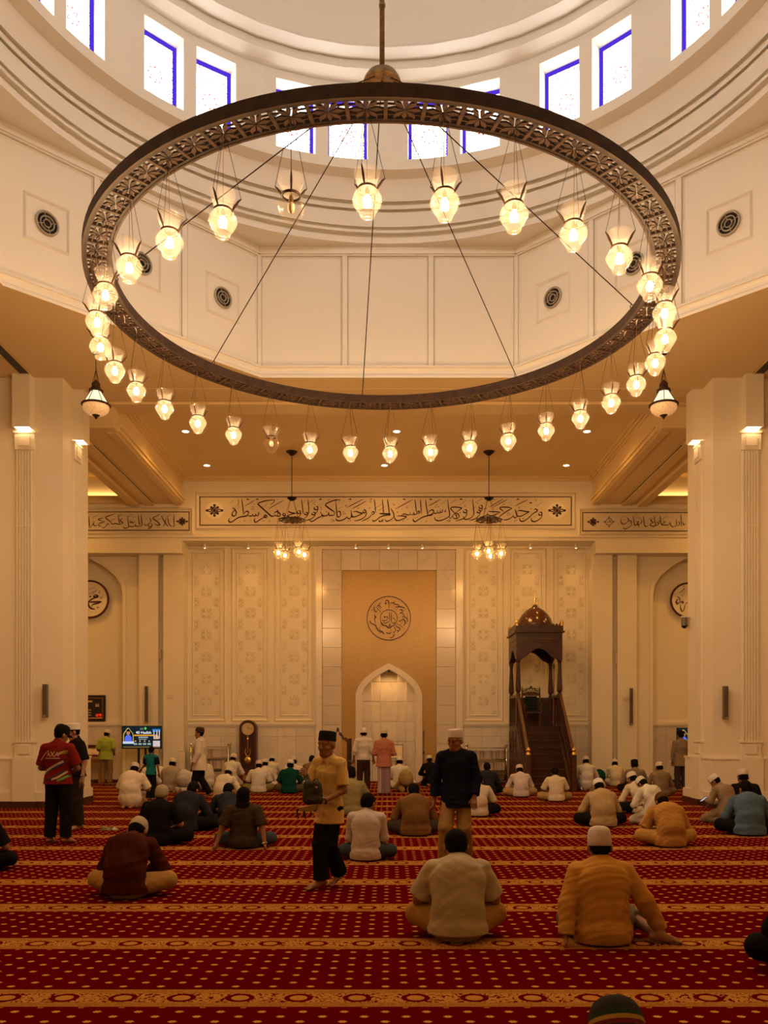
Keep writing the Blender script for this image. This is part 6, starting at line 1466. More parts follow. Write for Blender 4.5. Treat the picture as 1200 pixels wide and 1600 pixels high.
# crumpled wrapper on the carpet
random.seed(5)
t = MB(); n = 7; vs = []
for i in range(n):
    for j in range(n): vs.append(((i/(n-1)-0.5)*0.30+random.uniform(-0.02,0.02),(j/(n-1)-0.5)*0.16+random.uniform(-0.02,0.02),random.uniform(0.004,0.06) if 0 < i < n-1 and 0 < j < n-1 else 0.003))
t.add(vs,[(i*n+j,(i+1)*n+j,(i+1)*n+j+1,i*n+j+1) for i in range(n-1) for j in range(n-1)])
o = t.build('crumpled_wrapper', pm('wrapper_foil',(0.25,0.22,0.12),0.3,0.3,var=(30,0.6)), None, loc=(PX(170,14.25),14.25,0.0))
tag(o,'small crumpled wrapper on the carpet behind the two standing men','wrapper')
# ================================================================== PEOPLE: implicit bodies meshed with surface nets
class Sdf:
    def __init__(s, lo, hi, h):
        s.h = h; s.lo = np.array(lo, np.float32)-2*h
        n = np.ceil((np.array(hi)+2*h-s.lo)/h).astype(int)+1
        s.n = n; s.ax = [s.lo[i]+np.arange(n[i], dtype=np.float32)*h for i in range(3)]
        s.F = np.full(n, 1.0, np.float32)
    def box(s, lo, hi):
        sl = []
        for i in range(3):
            a = int(max(0, math.floor((lo[i]-s.lo[i])/s.h))); b = int(min(s.n[i], math.ceil((hi[i]-s.lo[i])/s.h)+1))
            if b <= a: return None
            sl.append(slice(a, b))
        return tuple(sl)
    def pts(s, sl): return s.ax[0][sl[0]][:,None,None], s.ax[1][sl[1]][None,:,None], s.ax[2][sl[2]][None,None,:]
    def merge(s, sl, d, k):
        f = s.F[sl]
        if k > 0:
            hh = np.clip(0.5+0.5*(f-d)/k, 0, 1)
            s.F[sl] = f*(1-hh)+d*hh-k*hh*(1-hh)
        else: s.F[sl] = np.minimum(f, d)
    def rc(s, a, b, ra, rb, k=0.03, flat=None, cut=None, sub=False):
        """tapered capsule; flat=(axis, q) squashes it along axis; cut=(point, normal) trims what lies beyond"""
        a = np.array(a, np.float32); b = np.array(b, np.float32); m = max(ra, rb)+k+2*s.h
        sl = s.box(np.minimum(a,b)-m, np.maximum(a,b)+m)
        if sl is None: return
        X, Y, Z = s.pts(sl); x, y, z = X-a[0], Y-a[1], Z-a[2]; d = b-a
        if flat is not None:
            n = np.array(flat[0], np.float32); n /= np.linalg.norm(n); q = 1.0/flat[1]-1.0
            pn = x*n[0]+y*n[1]+z*n[2]; x, y, z = x+n[0]*pn*q, y+n[1]*pn*q, z+n[2]*pn*q
            d = d+n*float(d@n)*q
        L = float(d@d)+1e-12
        t = np.clip((x*d[0]+y*d[1]+z*d[2])/L, 0, 1)
        D = np.sqrt((x-t*d[0])**2+(y-t*d[1])**2+(z-t*d[2])**2)-(ra+(rb-ra)*t)
        if flat is not None: D = D*(0.5+0.5*flat[1])
        if cut is not None:
            p, n = cut; n = np.array(n, np.float32); n /= np.linalg.norm(n)
            D = np.maximum(D, (X-p[0])*n[0]+(Y-p[1])*n[1]+(Z-p[2])*n[2])
        if sub:
            f = s.F[sl]; hh = np.clip(0.5-0.5*(f+D)/k, 0, 1) if k > 0 else (f < -D)
            s.F[sl] = f*(1-hh)-D*hh+k*hh*(1-hh)
        else: s.merge(sl, D, k)
    def ell(s, c, r, R=None, k=0.02, sub=False, cut=None):
        c = np.array(c, np.float32); r = np.array(r, np.float32); m = float(r.max())+k+2*s.h
        sl = s.box(c-m, c+m)
        if sl is None: return
        X, Y, Z = s.pts(sl); x, y, z = X-c[0], Y-c[1], Z-c[2]
        if R is not None:
            x, y, z = [x*R[0][i]+y*R[1][i]+z*R[2][i] for i in range(3)]
        g = np.sqrt((x/r[0])**2+(y/r[1])**2+(z/r[2])**2)
        g2 = np.sqrt((x/r[0]**2)**2+(y/r[1]**2)**2+(z/r[2]**2)**2)+1e-9
        D = g*(g-1)/g2
        D = np.where(g < 0.05, -float(r.min()), D)
        if cut is not None:
            for p, n in cut:
                n = np.array(n, np.float32); n /= np.linalg.norm(n)
                D = np.maximum(D, (X-p[0])*n[0]+(Y-p[1])*n[1]+(Z-p[2])*n[2])
        if sub:
            f = s.F[sl]; hh = np.clip(0.5-0.5*(f+D)/k, 0, 1); s.F[sl] = f*(1-hh)-D*hh+k*hh*(1-hh)
        else: s.merge(sl, D, k)
    def clip(s, p, n):
        n = np.array(n, np.float32); n /= np.linalg.norm(n); X, Y, Z = s.pts((slice(None),)*3)
        s.F = np.maximum(s.F, (X-p[0])*n[0]+(Y-p[1])*n[1]+(Z-p[2])*n[2])
    def folds(s, amp, seed=0, freq=9.0):
        """cloth creases: warped bands"""
        if amp <= 0: return
        r = np.random.RandomState(seed); X, Y, Z = s.pts((slice(None),)*3)
        w = np.zeros_like(s.F)
        for i in range(4):
            d = r.normal(size=3)*np.array([0.7,0.6,1.2]); d /= np.linalg.norm(d); e = r.normal(size=3); ph = r.uniform(0,6.28,3)
            f = freq*(0.7+0.5*i)
            u = X*d[0]+Y*d[1]+Z*d[2]; v = X*e[0]+Y*e[1]+Z*e[2]
            w += (np.sin(2*PI*f*u+2.2*np.sin(2*PI*1.7*v+ph[0])+ph[1])*(0.5+0.5*np.sin(2*PI*1.4*v+ph[2])))/(1+0.6*i)
        s.F += (amp*0.5*w).astype(np.float32)
    def mesh(s, name, mat):
        F = s.F; S = F < 0; n = F.shape
        off = [(i,j,k) for i in (0,1) for j in (0,1) for k in (0,1)]
        cnt = np.zeros((n[0]-1,n[1]-1,n[2]-1), np.int8)
        for o in off: cnt += S[o[0]:n[0]-1+o[0], o[1]:n[1]-1+o[1], o[2]:n[2]-1+o[2]]
        act = (cnt > 0) & (cnt < 8); I, J, K = np.nonzero(act); m = len(I)
        if m == 0: return bpy.data.meshes.new(name)
        val = {o: F[I+o[0], J+o[1], K+o[2]] for o in off}
        acc = np.zeros((m,3), np.float32); c = np.zeros(m, np.float32)
        for o in off:
            for ax in range(3):
                if o[ax] == 0:
                    p = list(o); p[ax] = 1; p = tuple(p); fa, fb = val[o], val[p]
                    cr = (fa < 0) != (fb < 0); t = np.where(cr, fa/(fa-fb+1e-20), 0)
                    for q in range(3): acc[:,q] += np.where(cr, o[q]+(t if q == ax else 0), 0)
                    c += cr
        V = s.lo+(np.stack([I,J,K],1)+acc/c[:,None])*s.h
        idx = np.full(act.shape, -1, np.int32); idx[I,J,K] = np.arange(m)
        Q = []
        for ax in range(3):
            a, b = [q for q in range(3) if q != ax]
            sa = [slice(None)]*3; sb = [slice(None)]*3; sa[ax] = slice(0,-1); sb[ax] = slice(1,None)
            A_, B_ = S[tuple(sa)], S[tuple(sb)]
            for flip, msk in ((False, A_ & ~B_), (True, ~A_ & B_)):
                i = np.stack(np.nonzero(msk),1)
                ok = (i[:,a] > 0) & (i[:,b] > 0) & (i[:,a] < n[a]-1) & (i[:,b] < n[b]-1); i = i[ok]
                if not len(i): continue
                def g(da, db):
                    j = i.copy(); j[:,a] -= da; j[:,b] -= db; return idx[j[:,0],j[:,1],j[:,2]]
                q = np.stack([g(1,1),g(0,1),g(0,0),g(1,0)],1)
                if (ax == 1) != flip: q = q[:,::-1]
                Q.append(q)
        Q = np.concatenate(Q); Q = Q[(Q >= 0).all(1)]
        me = bpy.data.meshes.new(name)
        me.vertices.add(m); me.vertices.foreach_set('co', V.astype(np.float32).ravel())
        me.loops.add(len(Q)*4); me.loops.foreach_set('vertex_index', Q.astype(np.int32).ravel())
        me.polygons.add(len(Q)); me.polygons.foreach_set('loop_start', np.arange(0,len(Q)*4,4,dtype=np.int32))
        me.update(calc_edges=True); me.validate()
        me.polygons.foreach_set('use_smooth', [True]*len(me.polygons))
        me.materials.append(mat); return me

def V3(*a): return np.array(a, float)
def rotm(yaw, pitch, roll=0.0):
    """columns = right, forward, up of a head turned left by yaw and bowed by pitch"""
    return np.array((Matrix.Rotation(yaw,3,'Z')@Matrix.Rotation(-pitch,3,'X')@Matrix.Rotation(roll,3,'Y')))
# ------------------------------------------------------------------ poses (metres, facing +y, right = +x)
def base_arms(J, sw, lap):
    for s, n in ((-1,'L'),(1,'R')): J['sh'+n] = J['sc']+V3(s*sw, 0, -0.005)
    return J
def sila(b=0.4, yaw=0.0, pitch=None, roll=0.0, knee=0.35, kz=0.14, arms='lap', side=0.0, turn=0.0):
    J = {}
    J['pel'] = V3(0,0,0.125); J['waist'] = V3(side*0.3,-0.035-0.05*b,0.29-0.01*b); J['chest'] = V3(side*0.7,-0.02+0.06*b,0.45-0.03*b)
    J['sc'] = V3(side,0.02+0.16*b,0.555-0.07*b); J['neck'] = V3(side*1.1,0.035+0.205*b,0.622-0.105*b)
    p = 0.12+0.62*b if pitch is None else pitch
    R = rotm(yaw, p, roll); J['R'] = R; J['head'] = J['neck']+V3(0,0.012,0.028)+R@V3(0,0.012,0.095)
    base_arms(J, 0.185, arms)
    for s, n in ((-1,'L'),(1,'R')):
        J['hip'+n] = V3(s*0.10,0.0,0.125); J['kn'+n] = V3(s*knee,0.17,kz); J['an'+n] = V3(-s*0.07,0.36,0.07); J['to'+n] = V3(-s*0.22,0.33,0.055)
        if arms == 'lap': J['el'+n] = J['sh'+n]+V3(s*0.115,0.07-0.02*b,-0.245); J['wr'+n] = V3(s*0.10+side,J['sh'+n][1]+0.25,0.22)
        elif arms == 'knee': J['el'+n] = J['sh'+n]+V3(s*0.10,0.05,-0.25); J['wr'+n] = V3(s*0.30,0.20,0.24)
        elif arms == 'in': J['el'+n] = J['sh'+n]+V3(s*0.035,0.05,-0.26); J['wr'+n] = V3(s*0.05,J['sh'+n][1]+0.22,0.26)
    return J
def kneel(b=0.4, yaw=0.0, pitch=None, arms='lap', side=0.0):
    J = sila(b, yaw, pitch, arms=arms, side=side); dz = 0.12
    for k in J:
        if k != 'R' and not k[:2] in ('kn','an','to'): J[k] = J[k]+V3(0,0,dz)
    for s, n in ((-1,'L'),(1,'R')):
        J['kn'+n] = V3(s*0.14,0.36,0.075); J['an'+n] = V3(s*0.10,-0.10,0.07); J['to'+n] = V3(s*0.07,-0.22,0.03)
    return J
def sujud():
    J = {}
    J['pel'] = V3(0,-0.02,0.40); J['waist'] = V3(0,0.16,0.37); J['chest'] = V3(0,0.33,0.29); J['sc'] = V3(0,0.46,0.22); J['neck'] = V3(0,0.52,0.18)
    R = rotm(0,2.0); J['R'] = R; J['head'] = V3(0,0.62,0.125); base_arms(J,0.18,'')
    for s, n in ((-1,'L'),(1,'R')):
        J['hip'+n] = V3(s*0.09,0.0,0.37); J['kn'+n] = V3(s*0.13,0.16,0.075); J['an'+n] = V3(s*0.10,-0.24,0.075); J['to'+n] = V3(s*0.10,-0.29,0.02)
        J['el'+n] = V3(s*0.27,0.50,0.10); J['wr'+n] = V3(s*0.21,0.70,0.035)
    return J
def stand(yaw=0.0, pitch=0.1, over=None, stance=0.10, roll=0.0):
    J = {'pel':V3(0,0,0.90),'waist':V3(0,0.005,1.06),'chest':V3(0,-0.005,1.24),'sc':V3(0,-0.01,1.37),'neck':V3(0,0.0,1.435)}
    R = rotm(yaw, pitch, roll); J['R'] = R
    base_arms(J, 0.18, '')
    for s, n in ((-1,'L'),(1,'R')):
        J['hip'+n] = V3(s*0.085,0,0.88); J['kn'+n] = V3(s*(stance*0.5+0.05),0.015,0.48); J['an'+n] = V3(s*stance,-0.02,0.085); J['to'+n] = V3(s*(stance+0.03),0.15,0.03)
        J['el'+n] = V3(s*0.24,-0.03,1.10); J['wr'+n] = V3(s*0.245,0.05,0.86)
    if over: J.update({k: V3(*v) for k, v in over.items()})
    J['head'] = J['neck']+V3(0,0.01,0.03)+R@V3(0,0.012,0.106)
    return J
# ------------------------------------------------------------------ body and clothes
def hand(S, wr, el, up, sgn, spread=0.0, curl=0.5, k=0.006):
    f = (wr-el)/np.linalg.norm(wr-el); s = np.cross(f, up); s = s/np.linalg.norm(s)*sgn; n = np.cross(s, f)*sgn
    n /= np.linalg.norm(n)
    for i, (o, L) in enumerate(((-0.030,0.066),(-0.010,0.076),(0.010,0.072),(0.029,0.058))):
        kb = wr+f*0.085+s*o*1.0; S.rc(wr+s*o*0.5, kb, 0.015, 0.0125, 0.012)
        d1 = f*math.cos(curl*0.7)-n*math.sin(curl*0.7)+s*o*(4+spread*14); d1 /= np.linalg.norm(d1); m1 = kb+d1*L*0.55
        d2 = f*math.cos(curl*1.7)-n*math.sin(curl*1.7)+s*o*(3+spread*10); d2 /= np.linalg.norm(d2)
        S.rc(kb, m1, 0.0105, 0.0095, k); S.rc(m1, m1+d2*L*0.5, 0.0095, 0.008, k)
    tb = wr+f*0.03-s*0.028; d1 = f*0.75-s*0.62-n*0.2; d1 /= np.linalg.norm(d1)
    S.rc(wr+f*0.012-s*0.012, tb, 0.015, 0.014, 0.01); S.rc(tb, tb+d1*0.042, 0.0125, 0.011, k); d2 = f*0.9-s*0.25-n*0.35; d2 /= np.linalg.norm(d2); S.rc(tb+d1*0.042, tb+d1*0.042+d2*0.03, 0.0105, 0.009, k)
def head_prims(S, c, R, face):
    P = lambda x, y, z: c+R@V3(x,y,z)
    S.ell(P(0,-0.012,0.030),(0.083,0.100,0.094),R,0.02); S.ell(P(0,0.020,-0.050),(0.064,0.072,0.086),R,0.03)
    S.rc(P(-0.026,0.054,-0.103),P(0.026,0.054,-0.103),0.025,0.025,0.025)
    for s in (-1,1):
        S.ell(P(s*0.089,-0.014,-0.014),(0.013,0.022,0.034),R,0.006); S.ell(P(s*0.042,0.054,-0.034),(0.026,0.028,0.024),R,0.02)
        if face: S.rc(P(s*0.056,0.0,-0.088),P(s*0.030,0.050,-0.108),0.018,0.018,0.02)
    if face:
        S.rc(P(0,0.082,0.010),P(0,0.108,-0.038),0.0085,0.0135,0.010); S.rc(P(-0.014,0.092,-0.042),P(0.014,0.092,-0.042),0.008,0.008,0.007)
        S.rc(P(-0.046,0.074,0.024),P(0.046,0.074,0.024),0.012,0.012,0.014)
        for s in (-1,1): S.ell(P(s*0.031,0.094,0.000),(0.018,0.015,0.010),R,0.008,sub=True); S.ell(P(s*0.031,0.077,-0.001),(0.0135,0.0125,0.010),R,0.003)
        S.rc(P(-0.020,0.082,-0.074),P(0.020,0.082,-0.074),0.008,0.008,0.006); S.rc(P(-0.016,0.080,-0.086),P(0.016,0.080,-0.086),0.009,0.009,0.006)
        S.rc(P(-0.022,0.094,-0.0800),P(0.022,0.094,-0.0800),0.002,0.002,0.004,sub=True)
    else: S.rc(P(0,0.086,0.010),P(0,0.102,-0.034),0.010,0.014,0.012)
def bounds(J, m=0.22):
    A_ = np.array([J[k] for k in J if k != 'R']); lo = A_.min(0)-m; hi = A_.max(0)+m; lo[2] = max(lo[2], -0.02); return lo, hi
FL = (0,1,0)
def torso(S, J, g, off, q=0.70, kk=0.04):
    S.rc(J['pel'],J['waist'],0.150*g+off,0.140*g+off,kk,(FL,q)); S.rc(J['waist'],J['chest'],0.140*g+off,0.160*g+off,kk,(FL,q)); S.rc(J['chest'],J['sc']+V3(0,0,-0.03),0.160*g+off,0.120*g+off,kk,(FL,q))
    S.rc(J['shL']*0.96+J['sc']*0.04,J['shR']*0.96+J['sc']*0.04,0.054+off*0.7,0.054+off*0.7,kk)
    S.rc(J['neck']+V3(0,-0.008,-0.02),J['shL']*0.75+J['sc']*0.25,0.050+off*0.4,0.048+off*0.7,kk); S.rc(J['neck']+V3(0,-0.008,-0.02),J['shR']*0.75+J['sc']*0.25,0.050+off*0.4,0.048+off*0.7,kk)
def make_body(J, g, h, face=False, hands=None, feet=True):
    S = Sdf(*bounds(J), h)
    torso(S, J, g, -0.012)
    S.rc(J['neck'], J['head']-J['R']@V3(0,0.02,0.05), 0.056, 0.050, 0.025)
    head_prims(S, J['head'], J['R'], face)
    for n, s in (('L',-1),('R',1)):
        S.rc(J['sh'+n],J['el'+n],0.050*g,0.040*g,0.03); S.rc(J['el'+n],J['wr'+n],0.040*g,0.027,0.02)
        hp = (hands or {}).get(n, {}); hand(S, J['wr'+n], J['el'+n], np.array(hp.get('up',(0,0.2,1.0))), s, hp.get('spread',0.0), hp.get('curl',0.5))
        S.rc(J['hip'+n],J['kn'+n],0.080*g,0.058*g,0.03); S.rc(J['kn'+n],J['an'+n],0.056*g,0.036,0.02)
        if feet:
            d = J['to'+n]-J['an'+n]; L = np.linalg.norm(d); d = d/L; heel = J['an'+n]-d*0.04; heel[2] = max(0.035, heel[2]-0.035)
            S.rc(heel, J['to'+n], 0.036, 0.030, 0.02, ((0,0,1),0.75)); S.rc(J['an'+n], J['an'+n]+(J['to'+n]-J['an'+n])*0.7, 0.036, 0.026, 0.02)
            sd = np.cross(d,(0,0,1)); sd /= (np.linalg.norm(sd)+1e-9)
            for i in range(5): t0 = J['to'+n]+sd*(-0.030+0.015*i); S.rc(t0, t0+d*(0.045-0.004*abs(i-1)), 0.0105, 0.009, 0.004)
    S.F = S.F[:, :, :]; S.clip((0,0,0.001),(0,0,-1))
    return S
def make_shirt(J, g, h, sleeve, hem, folds, seed, loose=0.022, seated=True, collar=True):
    S = Sdf(*bounds(J,0.25), h)
    torso(S, J, g, loose)
    if seated:      # the tail of the shirt spreads over the hips
        S.rc(J['pel']+V3(0,-0.01,0.03),J['pel']+V3(0,-0.02,-0.03),0.165*g+loose,0.185*g+loose,0.05,(FL,0.80))
    else:
        z = hem; S.rc(J['pel']+V3(0,0.005,0),V3(J['pel'][0],J['pel'][1]+0.005,min(z-0.05,J['pel'][2]-0.02)),0.155*g+loose,0.190*g+loose,0.05,(FL,0.84))
    for n in ('L','R'):
        sh, el, wr = J['sh'+n], J['el'+n], J['wr'+n]
        if sleeve <= 1.0:
            c = sh+(el-sh)*sleeve; S.rc(sh, el, 0.064*g+loose*0.5, 0.062*g+loose*0.9, 0.016, cut=(c, el-sh))
        else:
            S.rc(sh, el, 0.061*g+loose*0.4, 0.053*g+loose*0.5, 0.018); c = el+(wr-el)*(sleeve-1.0); S.rc(el, wr, 0.054*g+loose*0.5, 0.043+loose*0.5, 0.02, cut=(c, wr-el))
    S.folds(folds, seed)
    if collar:
        S.rc(J['neck']+V3(0,-0.004,0.004),J['neck']+V3(0,0.004,0.034),0.070,0.066,0.012)
        up = J['head']-J['neck']; up /= np.linalg.norm(up); S.rc(J['neck']+up*0.02,J['neck']+up*0.14,0.062,0.060,0.004,sub=True)
    S.clip((0,0,hem),(0,0,-1)); return S
def make_trousers(J, g, h, length, folds, seed, loose=0.024, waist=None):
    S = Sdf(*bounds(J,0.2), h)
    S.rc(J['pel']+V3(0,0,0.04),J['pel']+V3(0,0,-0.02),0.150*g+loose*0.5,0.155*g+loose*0.5,0.04,(FL,0.76))
    for n in ('L','R'):
        hp, kn, an = J['hip'+n], J['kn'+n], J['an'+n]
        S.rc(hp, kn, (0.098*g+loose*0.5) if J['sc'][2] < 0.9 else (0.090*g+loose*0.3), 0.072*g+loose*0.6, 0.035)
        c = kn+(an-kn)*length; S.rc(kn, an, 0.070*g+loose*0.6, 0.056+loose, 0.02, cut=(c, an-kn))
    S.folds(folds, seed)
    if waist is not None: S.clip((0,0,waist),(0,0,1))
    S.clip((0,0,0.002),(0,0,-1)); return S
def make_hair(J, h, style):
    c, R = J['head'], J['R']; P = lambda x, y, z: c+R@V3(x,y,z)
    S = Sdf(c-0.22-(0.25 if style == 'long' else 0)*np.array([0,0,1]), c+0.2, h)
    fwd = P(0,0.085,0.060); nrm = R@(V3(0,0.62,-0.78))
    cut = [(P(0,-0.030,-0.030), R@V3(0,0.62,-0.78))]
    q_ = 0.925 if style == 'capped' else 1.0
    S.ell(P(0,-0.014,0.036 if q_ == 1 else 0.020),(0.094*q_,0.110*q_,0.104 if q_ == 1 else 0.080),R,0.0,cut=cut)
    S.ell(P(0,-0.052+0.010*(q_ < 1),-0.016),(0.080*q_,0.060*q_,0.060),R,0.02,cut=[(P(0,-0.05,-0.066),R@V3(0,0.15,-1.0)),(P(0,-0.012,0),R@V3(0,1,-0.1))])
    if style == 'long':
        S.rc(P(0,-0.05,0.0),P(0,-0.085,-0.16),0.085,0.090,0.03,((0,1,0),0.6)); S.rc(P(-0.05,-0.07,-0.12),P(-0.06,-0.08,-0.19),0.05,0.03,0.03); S.rc(P(0.05,-0.07,-0.12),P(0.065,-0.08,-0.18),0.05,0.03,0.03)
        S.folds(0.008,3,14)
    return S
def cap_obj(J, kind, mat, parent, scale_to=0.0):
    """headwear as lathe shapes in the head's frame"""
    c, R = J['head'], J['R']; m = Matrix(R.tolist()).to_4x4(); m.translation = Vector(c.tolist()); m = m@Matrix.Translation((0,0,0.012 if not scale_to else 0.020))@Matrix.Rotation(scale_to,4,'X')
    mb = MB(); sx, sy = 0.0915, 0.1095
    if kind == 'kopiah': pr = [(0.97,0.018),(1.0,0.020),(1.0,0.030),(0.985,0.085),(0.955,0.104),(0.90,0.117),(0.72,0.124),(0.4,0.127),(0.002,0.128)]
    elif kind == 'songkok': pr = [(0.97,0.018),(1.0,0.020),(1.0,0.032),(0.965,0.102),(0.92,0.120),(0.84,0.126),(0.5,0.128),(0.002,0.128)]
    elif kind == 'lace': pr = [(0.99,0.026),(1.02,0.028),(1.01,0.06),(0.98,0.090),(0.90,0.118),(0.70,0.136),(0.35,0.146),(0.02,0.148)]
    elif kind == 'dome': pr = [(1.0,-0.004),(1.02,0.0),(1.03,0.03),(0.99,0.075),(0.86,0.112),(0.60,0.137),(0.30,0.147),(0.02,0.150)]
    elif kind == 'soft': pr = [(0.98,-0.004),(1.0,-0.002),(1.01,0.035),(0.985,0.078),(0.91,0.113),(0.74,0.138),(0.42,0.150),(0.002,0.153)]
    elif kind == 'turban': pr = [(1.02,0.0),(1.16,0.015),(1.22,0.045),(1.16,0.080),(1.04,0.098),(1.0,0.108),(0.80,0.135),(0.40,0.150),(0.02,0.154)]
    elif kind == 'baseball': pr = [(1.02,0.012),(1.04,0.02),(1.03,0.055),(0.97,0.095),(0.82,0.122),(0.5,0.140),(0.02,0.146)]
    elif kind == 'visor': pr = [(1.0,0.020),(1.12,0.015),(1.12,0.03),(1.0,0.06),(0.96,0.10),(0.80,0.125),(0.4,0.138),(0.02,0.14)]
    cy_ = -0.012
    for r, z in pr: pass
    mb.lathe([(r, z) for r, z in pr], 28, (0,cy_,0.0), sx=sx, sy=sy)
    if kind == 'baseball':
        n = 11; vs = []
        for k in range(n):
            a = math.radians(20+140*k/(n-1)); vs += [(sx*math.cos(a), cy_+sy*math.sin(a), 0.02), (sx*1.02*math.cos(a), cy_+sy*math.sin(a)+0.075*math.sin(a), 0.004), (sx*1.02*math.cos(a), cy_+sy*math.sin(a)+0.075*math.sin(a), 0.010), (sx*math.cos(a), cy_+sy*math.sin(a), 0.028)]
        mb.add(vs, [tuple([k*4+j, k*4+(j+1)%4, (k+1)*4+(j+1)%4, (k+1)*4+j]) for k in range(n-1) for j in range(4)])
    o = mb.build('cap', mat, parent, smooth=True); smooth_angle(o, 50); o.data.transform(m); return o
def cloth(col, wr=0.3): return pm('cloth_%d_%d_%d' % tuple(int(q*999) for q in col), col, 0.9, 0, 0.03, var=(7,0.10), bump=(26,wr))
def skin(col): return pm('skin_%d_%d_%d' % tuple(int(q*999) for q in col), col, 0.55, 0, 0.35, var=(12,0.08))
SK1, SK2, SK3 = (0.34,0.165,0.09), (0.27,0.12,0.062), (0.27,0.125,0.062)
HAIR_B, HAIR_G = (0.008,0.006,0.005), (0.34,0.28,0.20)
CACHE = {}
def inst(name, key, fn, mat, parent):
    if key not in CACHE: CACHE[key] = fn()
    o = link(name, CACHE[key], parent)
    if len(o.material_slots): o.material_slots[0].link = 'OBJECT'; o.material_slots[0].material = mat
    return o
PEOPLE = []
def person(label, px, py, heading, pose, shirt, trousers, cap=None, hair=HAIR_B, sk=SK1, g=1.0, sc=1.0, h=0.014, sleeve=1.95, key=None, seed=0, face=False,
           back=0.15, d=None, hem=0.02, folds=0.006, hands=None, length=0.97, collar=True, hairstyle='short', loose=0.022, tloose=0.024, lower=True, zs=1.0, depth_off=0.0):
    """one seated, kneeling or standing person; py = lowest visible floor contact in the photograph"""
    J = pose; seated = J['sc'][2] < 0.9
    dd = (FLOOR_D(py) if d is None else d)+back*sc+depth_off
    k = key if key is not None else ('u', len(PEOPLE)); vx = h
    root = inst('person', ('body',k,g,face), lambda: make_body(J,g,vx,face,hands).mesh('person', skin(sk)), skin(sk), None)
    root.location = (PX(px,dd), dd, 0.0); root.rotation_euler = (0,0,math.radians(heading)); root.scale = (sc,sc,sc*zs)
    tag(root, label, 'person', 'worshippers in the hall')
    if shirt is not None:
        inst('shirt', ('shirt',k,g,sleeve,hem,folds,seed,loose), lambda: make_shirt(J,g,vx,sleeve,hem,folds,seed,loose,seated,collar).mesh('shirt', cloth(shirt)), cloth(shirt), root)
    if trousers is not None and lower:
        wz = None if seated else J['pel'][2]+0.06
        inst('trousers', ('tr',k,g,length,seed,tloose), lambda: make_trousers(J,g,vx,length,0.005,seed+5,tloose,wz).mesh('trousers', cloth(trousers)), cloth(trousers), root)
    if hair is not None:
        if cap and hairstyle == 'short': hairstyle = 'capped'
        inst('hair', ('hair',k,hairstyle), lambda: make_hair(J,min(vx,0.010),hairstyle).mesh('hair', pm('hair',HAIR_B,0.5)), pm('hair_%d' % int(hair[0]*999), hair, 0.8, 0, 0.04, bump=(70,0.2)), root)
    if cap: cap_obj(J, cap[0], cloth(cap[1],0.15), root, 0.20 if face else 0.0)
    PEOPLE.append((root, J)); return root, J
# ------------------------------------------------------------------ who is in the hall
WHITE, CREAM, LAV, TAN = (0.62,0.58,0.52), (0.60,0.52,0.38), (0.56,0.50,0.50), (0.40,0.29,0.16)
BLK, NAVY, KHAKI, MUST, MAROON = (0.010,0.009,0.009), (0.010,0.012,0.022), (0.36,0.24,0.11), (0.46,0.24,0.065), (0.060,0.014,0.008)
BROWN, OLIVE, GREEN, GREY, BLUE = (0.17,0.088,0.034), (0.24,0.20,0.085), (0.006,0.050,0.036), (0.20,0.155,0.11), (0.085,0.14,0.23)
DARKTEE, DBLUE, JEANS, LIME, TEAL = (0.050,0.036,0.022), (0.024,0.024,0.034), (0.045,0.055,0.075), (0.36,0.42,0.06), (0.012,0.16,0.16)
KW, KL = ('kopiah',(0.66,0.62,0.57)), ('kopiah',(0.58,0.50,0.50))
H1, H2, H3 = 0.0085, 0.011, 0.015
# --- nearest
person('man in a plain beige T-shirt sitting cross-legged, nearest the camera at centre', 715, 1475, 0, sila(0.30, pitch=0.35, knee=0.305, kz=0.17), (0.42,0.36,0.27), (0.36,0.20,0.06), None, HAIR_B, SK2, 1.13, 1.0, H1, 0.86, folds=0.006, seed=2, hem=0.06, loose=0.03)
J = sila(0.12, pitch=0.12, knee=0.30, kz=0.12)
J['wrL'] = V3(-0.30,-0.10,0.075); J['elL'] = V3(-0.27,-0.02,0.31); J['wrR'] = V3(0.46,0.02,0.10); J['elR'] = V3(0.32,-0.02,0.33); J['knL'] = V3(-0.20,0.30,0.12); J['knR'] = V3(0.27,0.30,0.15); J['anR'] = V3(0.43,-0.02,0.065); J['toR'] = V3(0.55,-0.06,0.03); J['anL'] = V3(0.1,0.35,0.06); J['toL'] = V3(0.22,0.33,0.04)
person('man in a mustard long shirt and white cap leaning on his left hand', 941, 1480, 0, J, (0.50,0.26,0.06), (0.16,0.15,0.12), ('soft',(0.58,0.50,0.50)), HAIR_B, SK2, 1.09, 0.99, H1, 1.97, length=0.30, folds=0.009, seed=9, hem=0.015, loose=0.03, hands={'L':{'up':(1,0,0.3),'spread':1.0,'curl':0.25},'R':{'up':(0,0,1)}})
person('man in a dark maroon shirt and knitted cap bowing his head, cross-legged', 197, 1407, -4, sila(0.85, pitch=0.95, knee=0.36, kz=0.15), MAROON, (0.40,0.24,0.08), ('dome',(0.40,0.32,0.24)), HAIR_B, SK2, 1.06, 1.0, H1, 1.9, folds=0.009, seed=4, loose=0.035, hem=0.055)
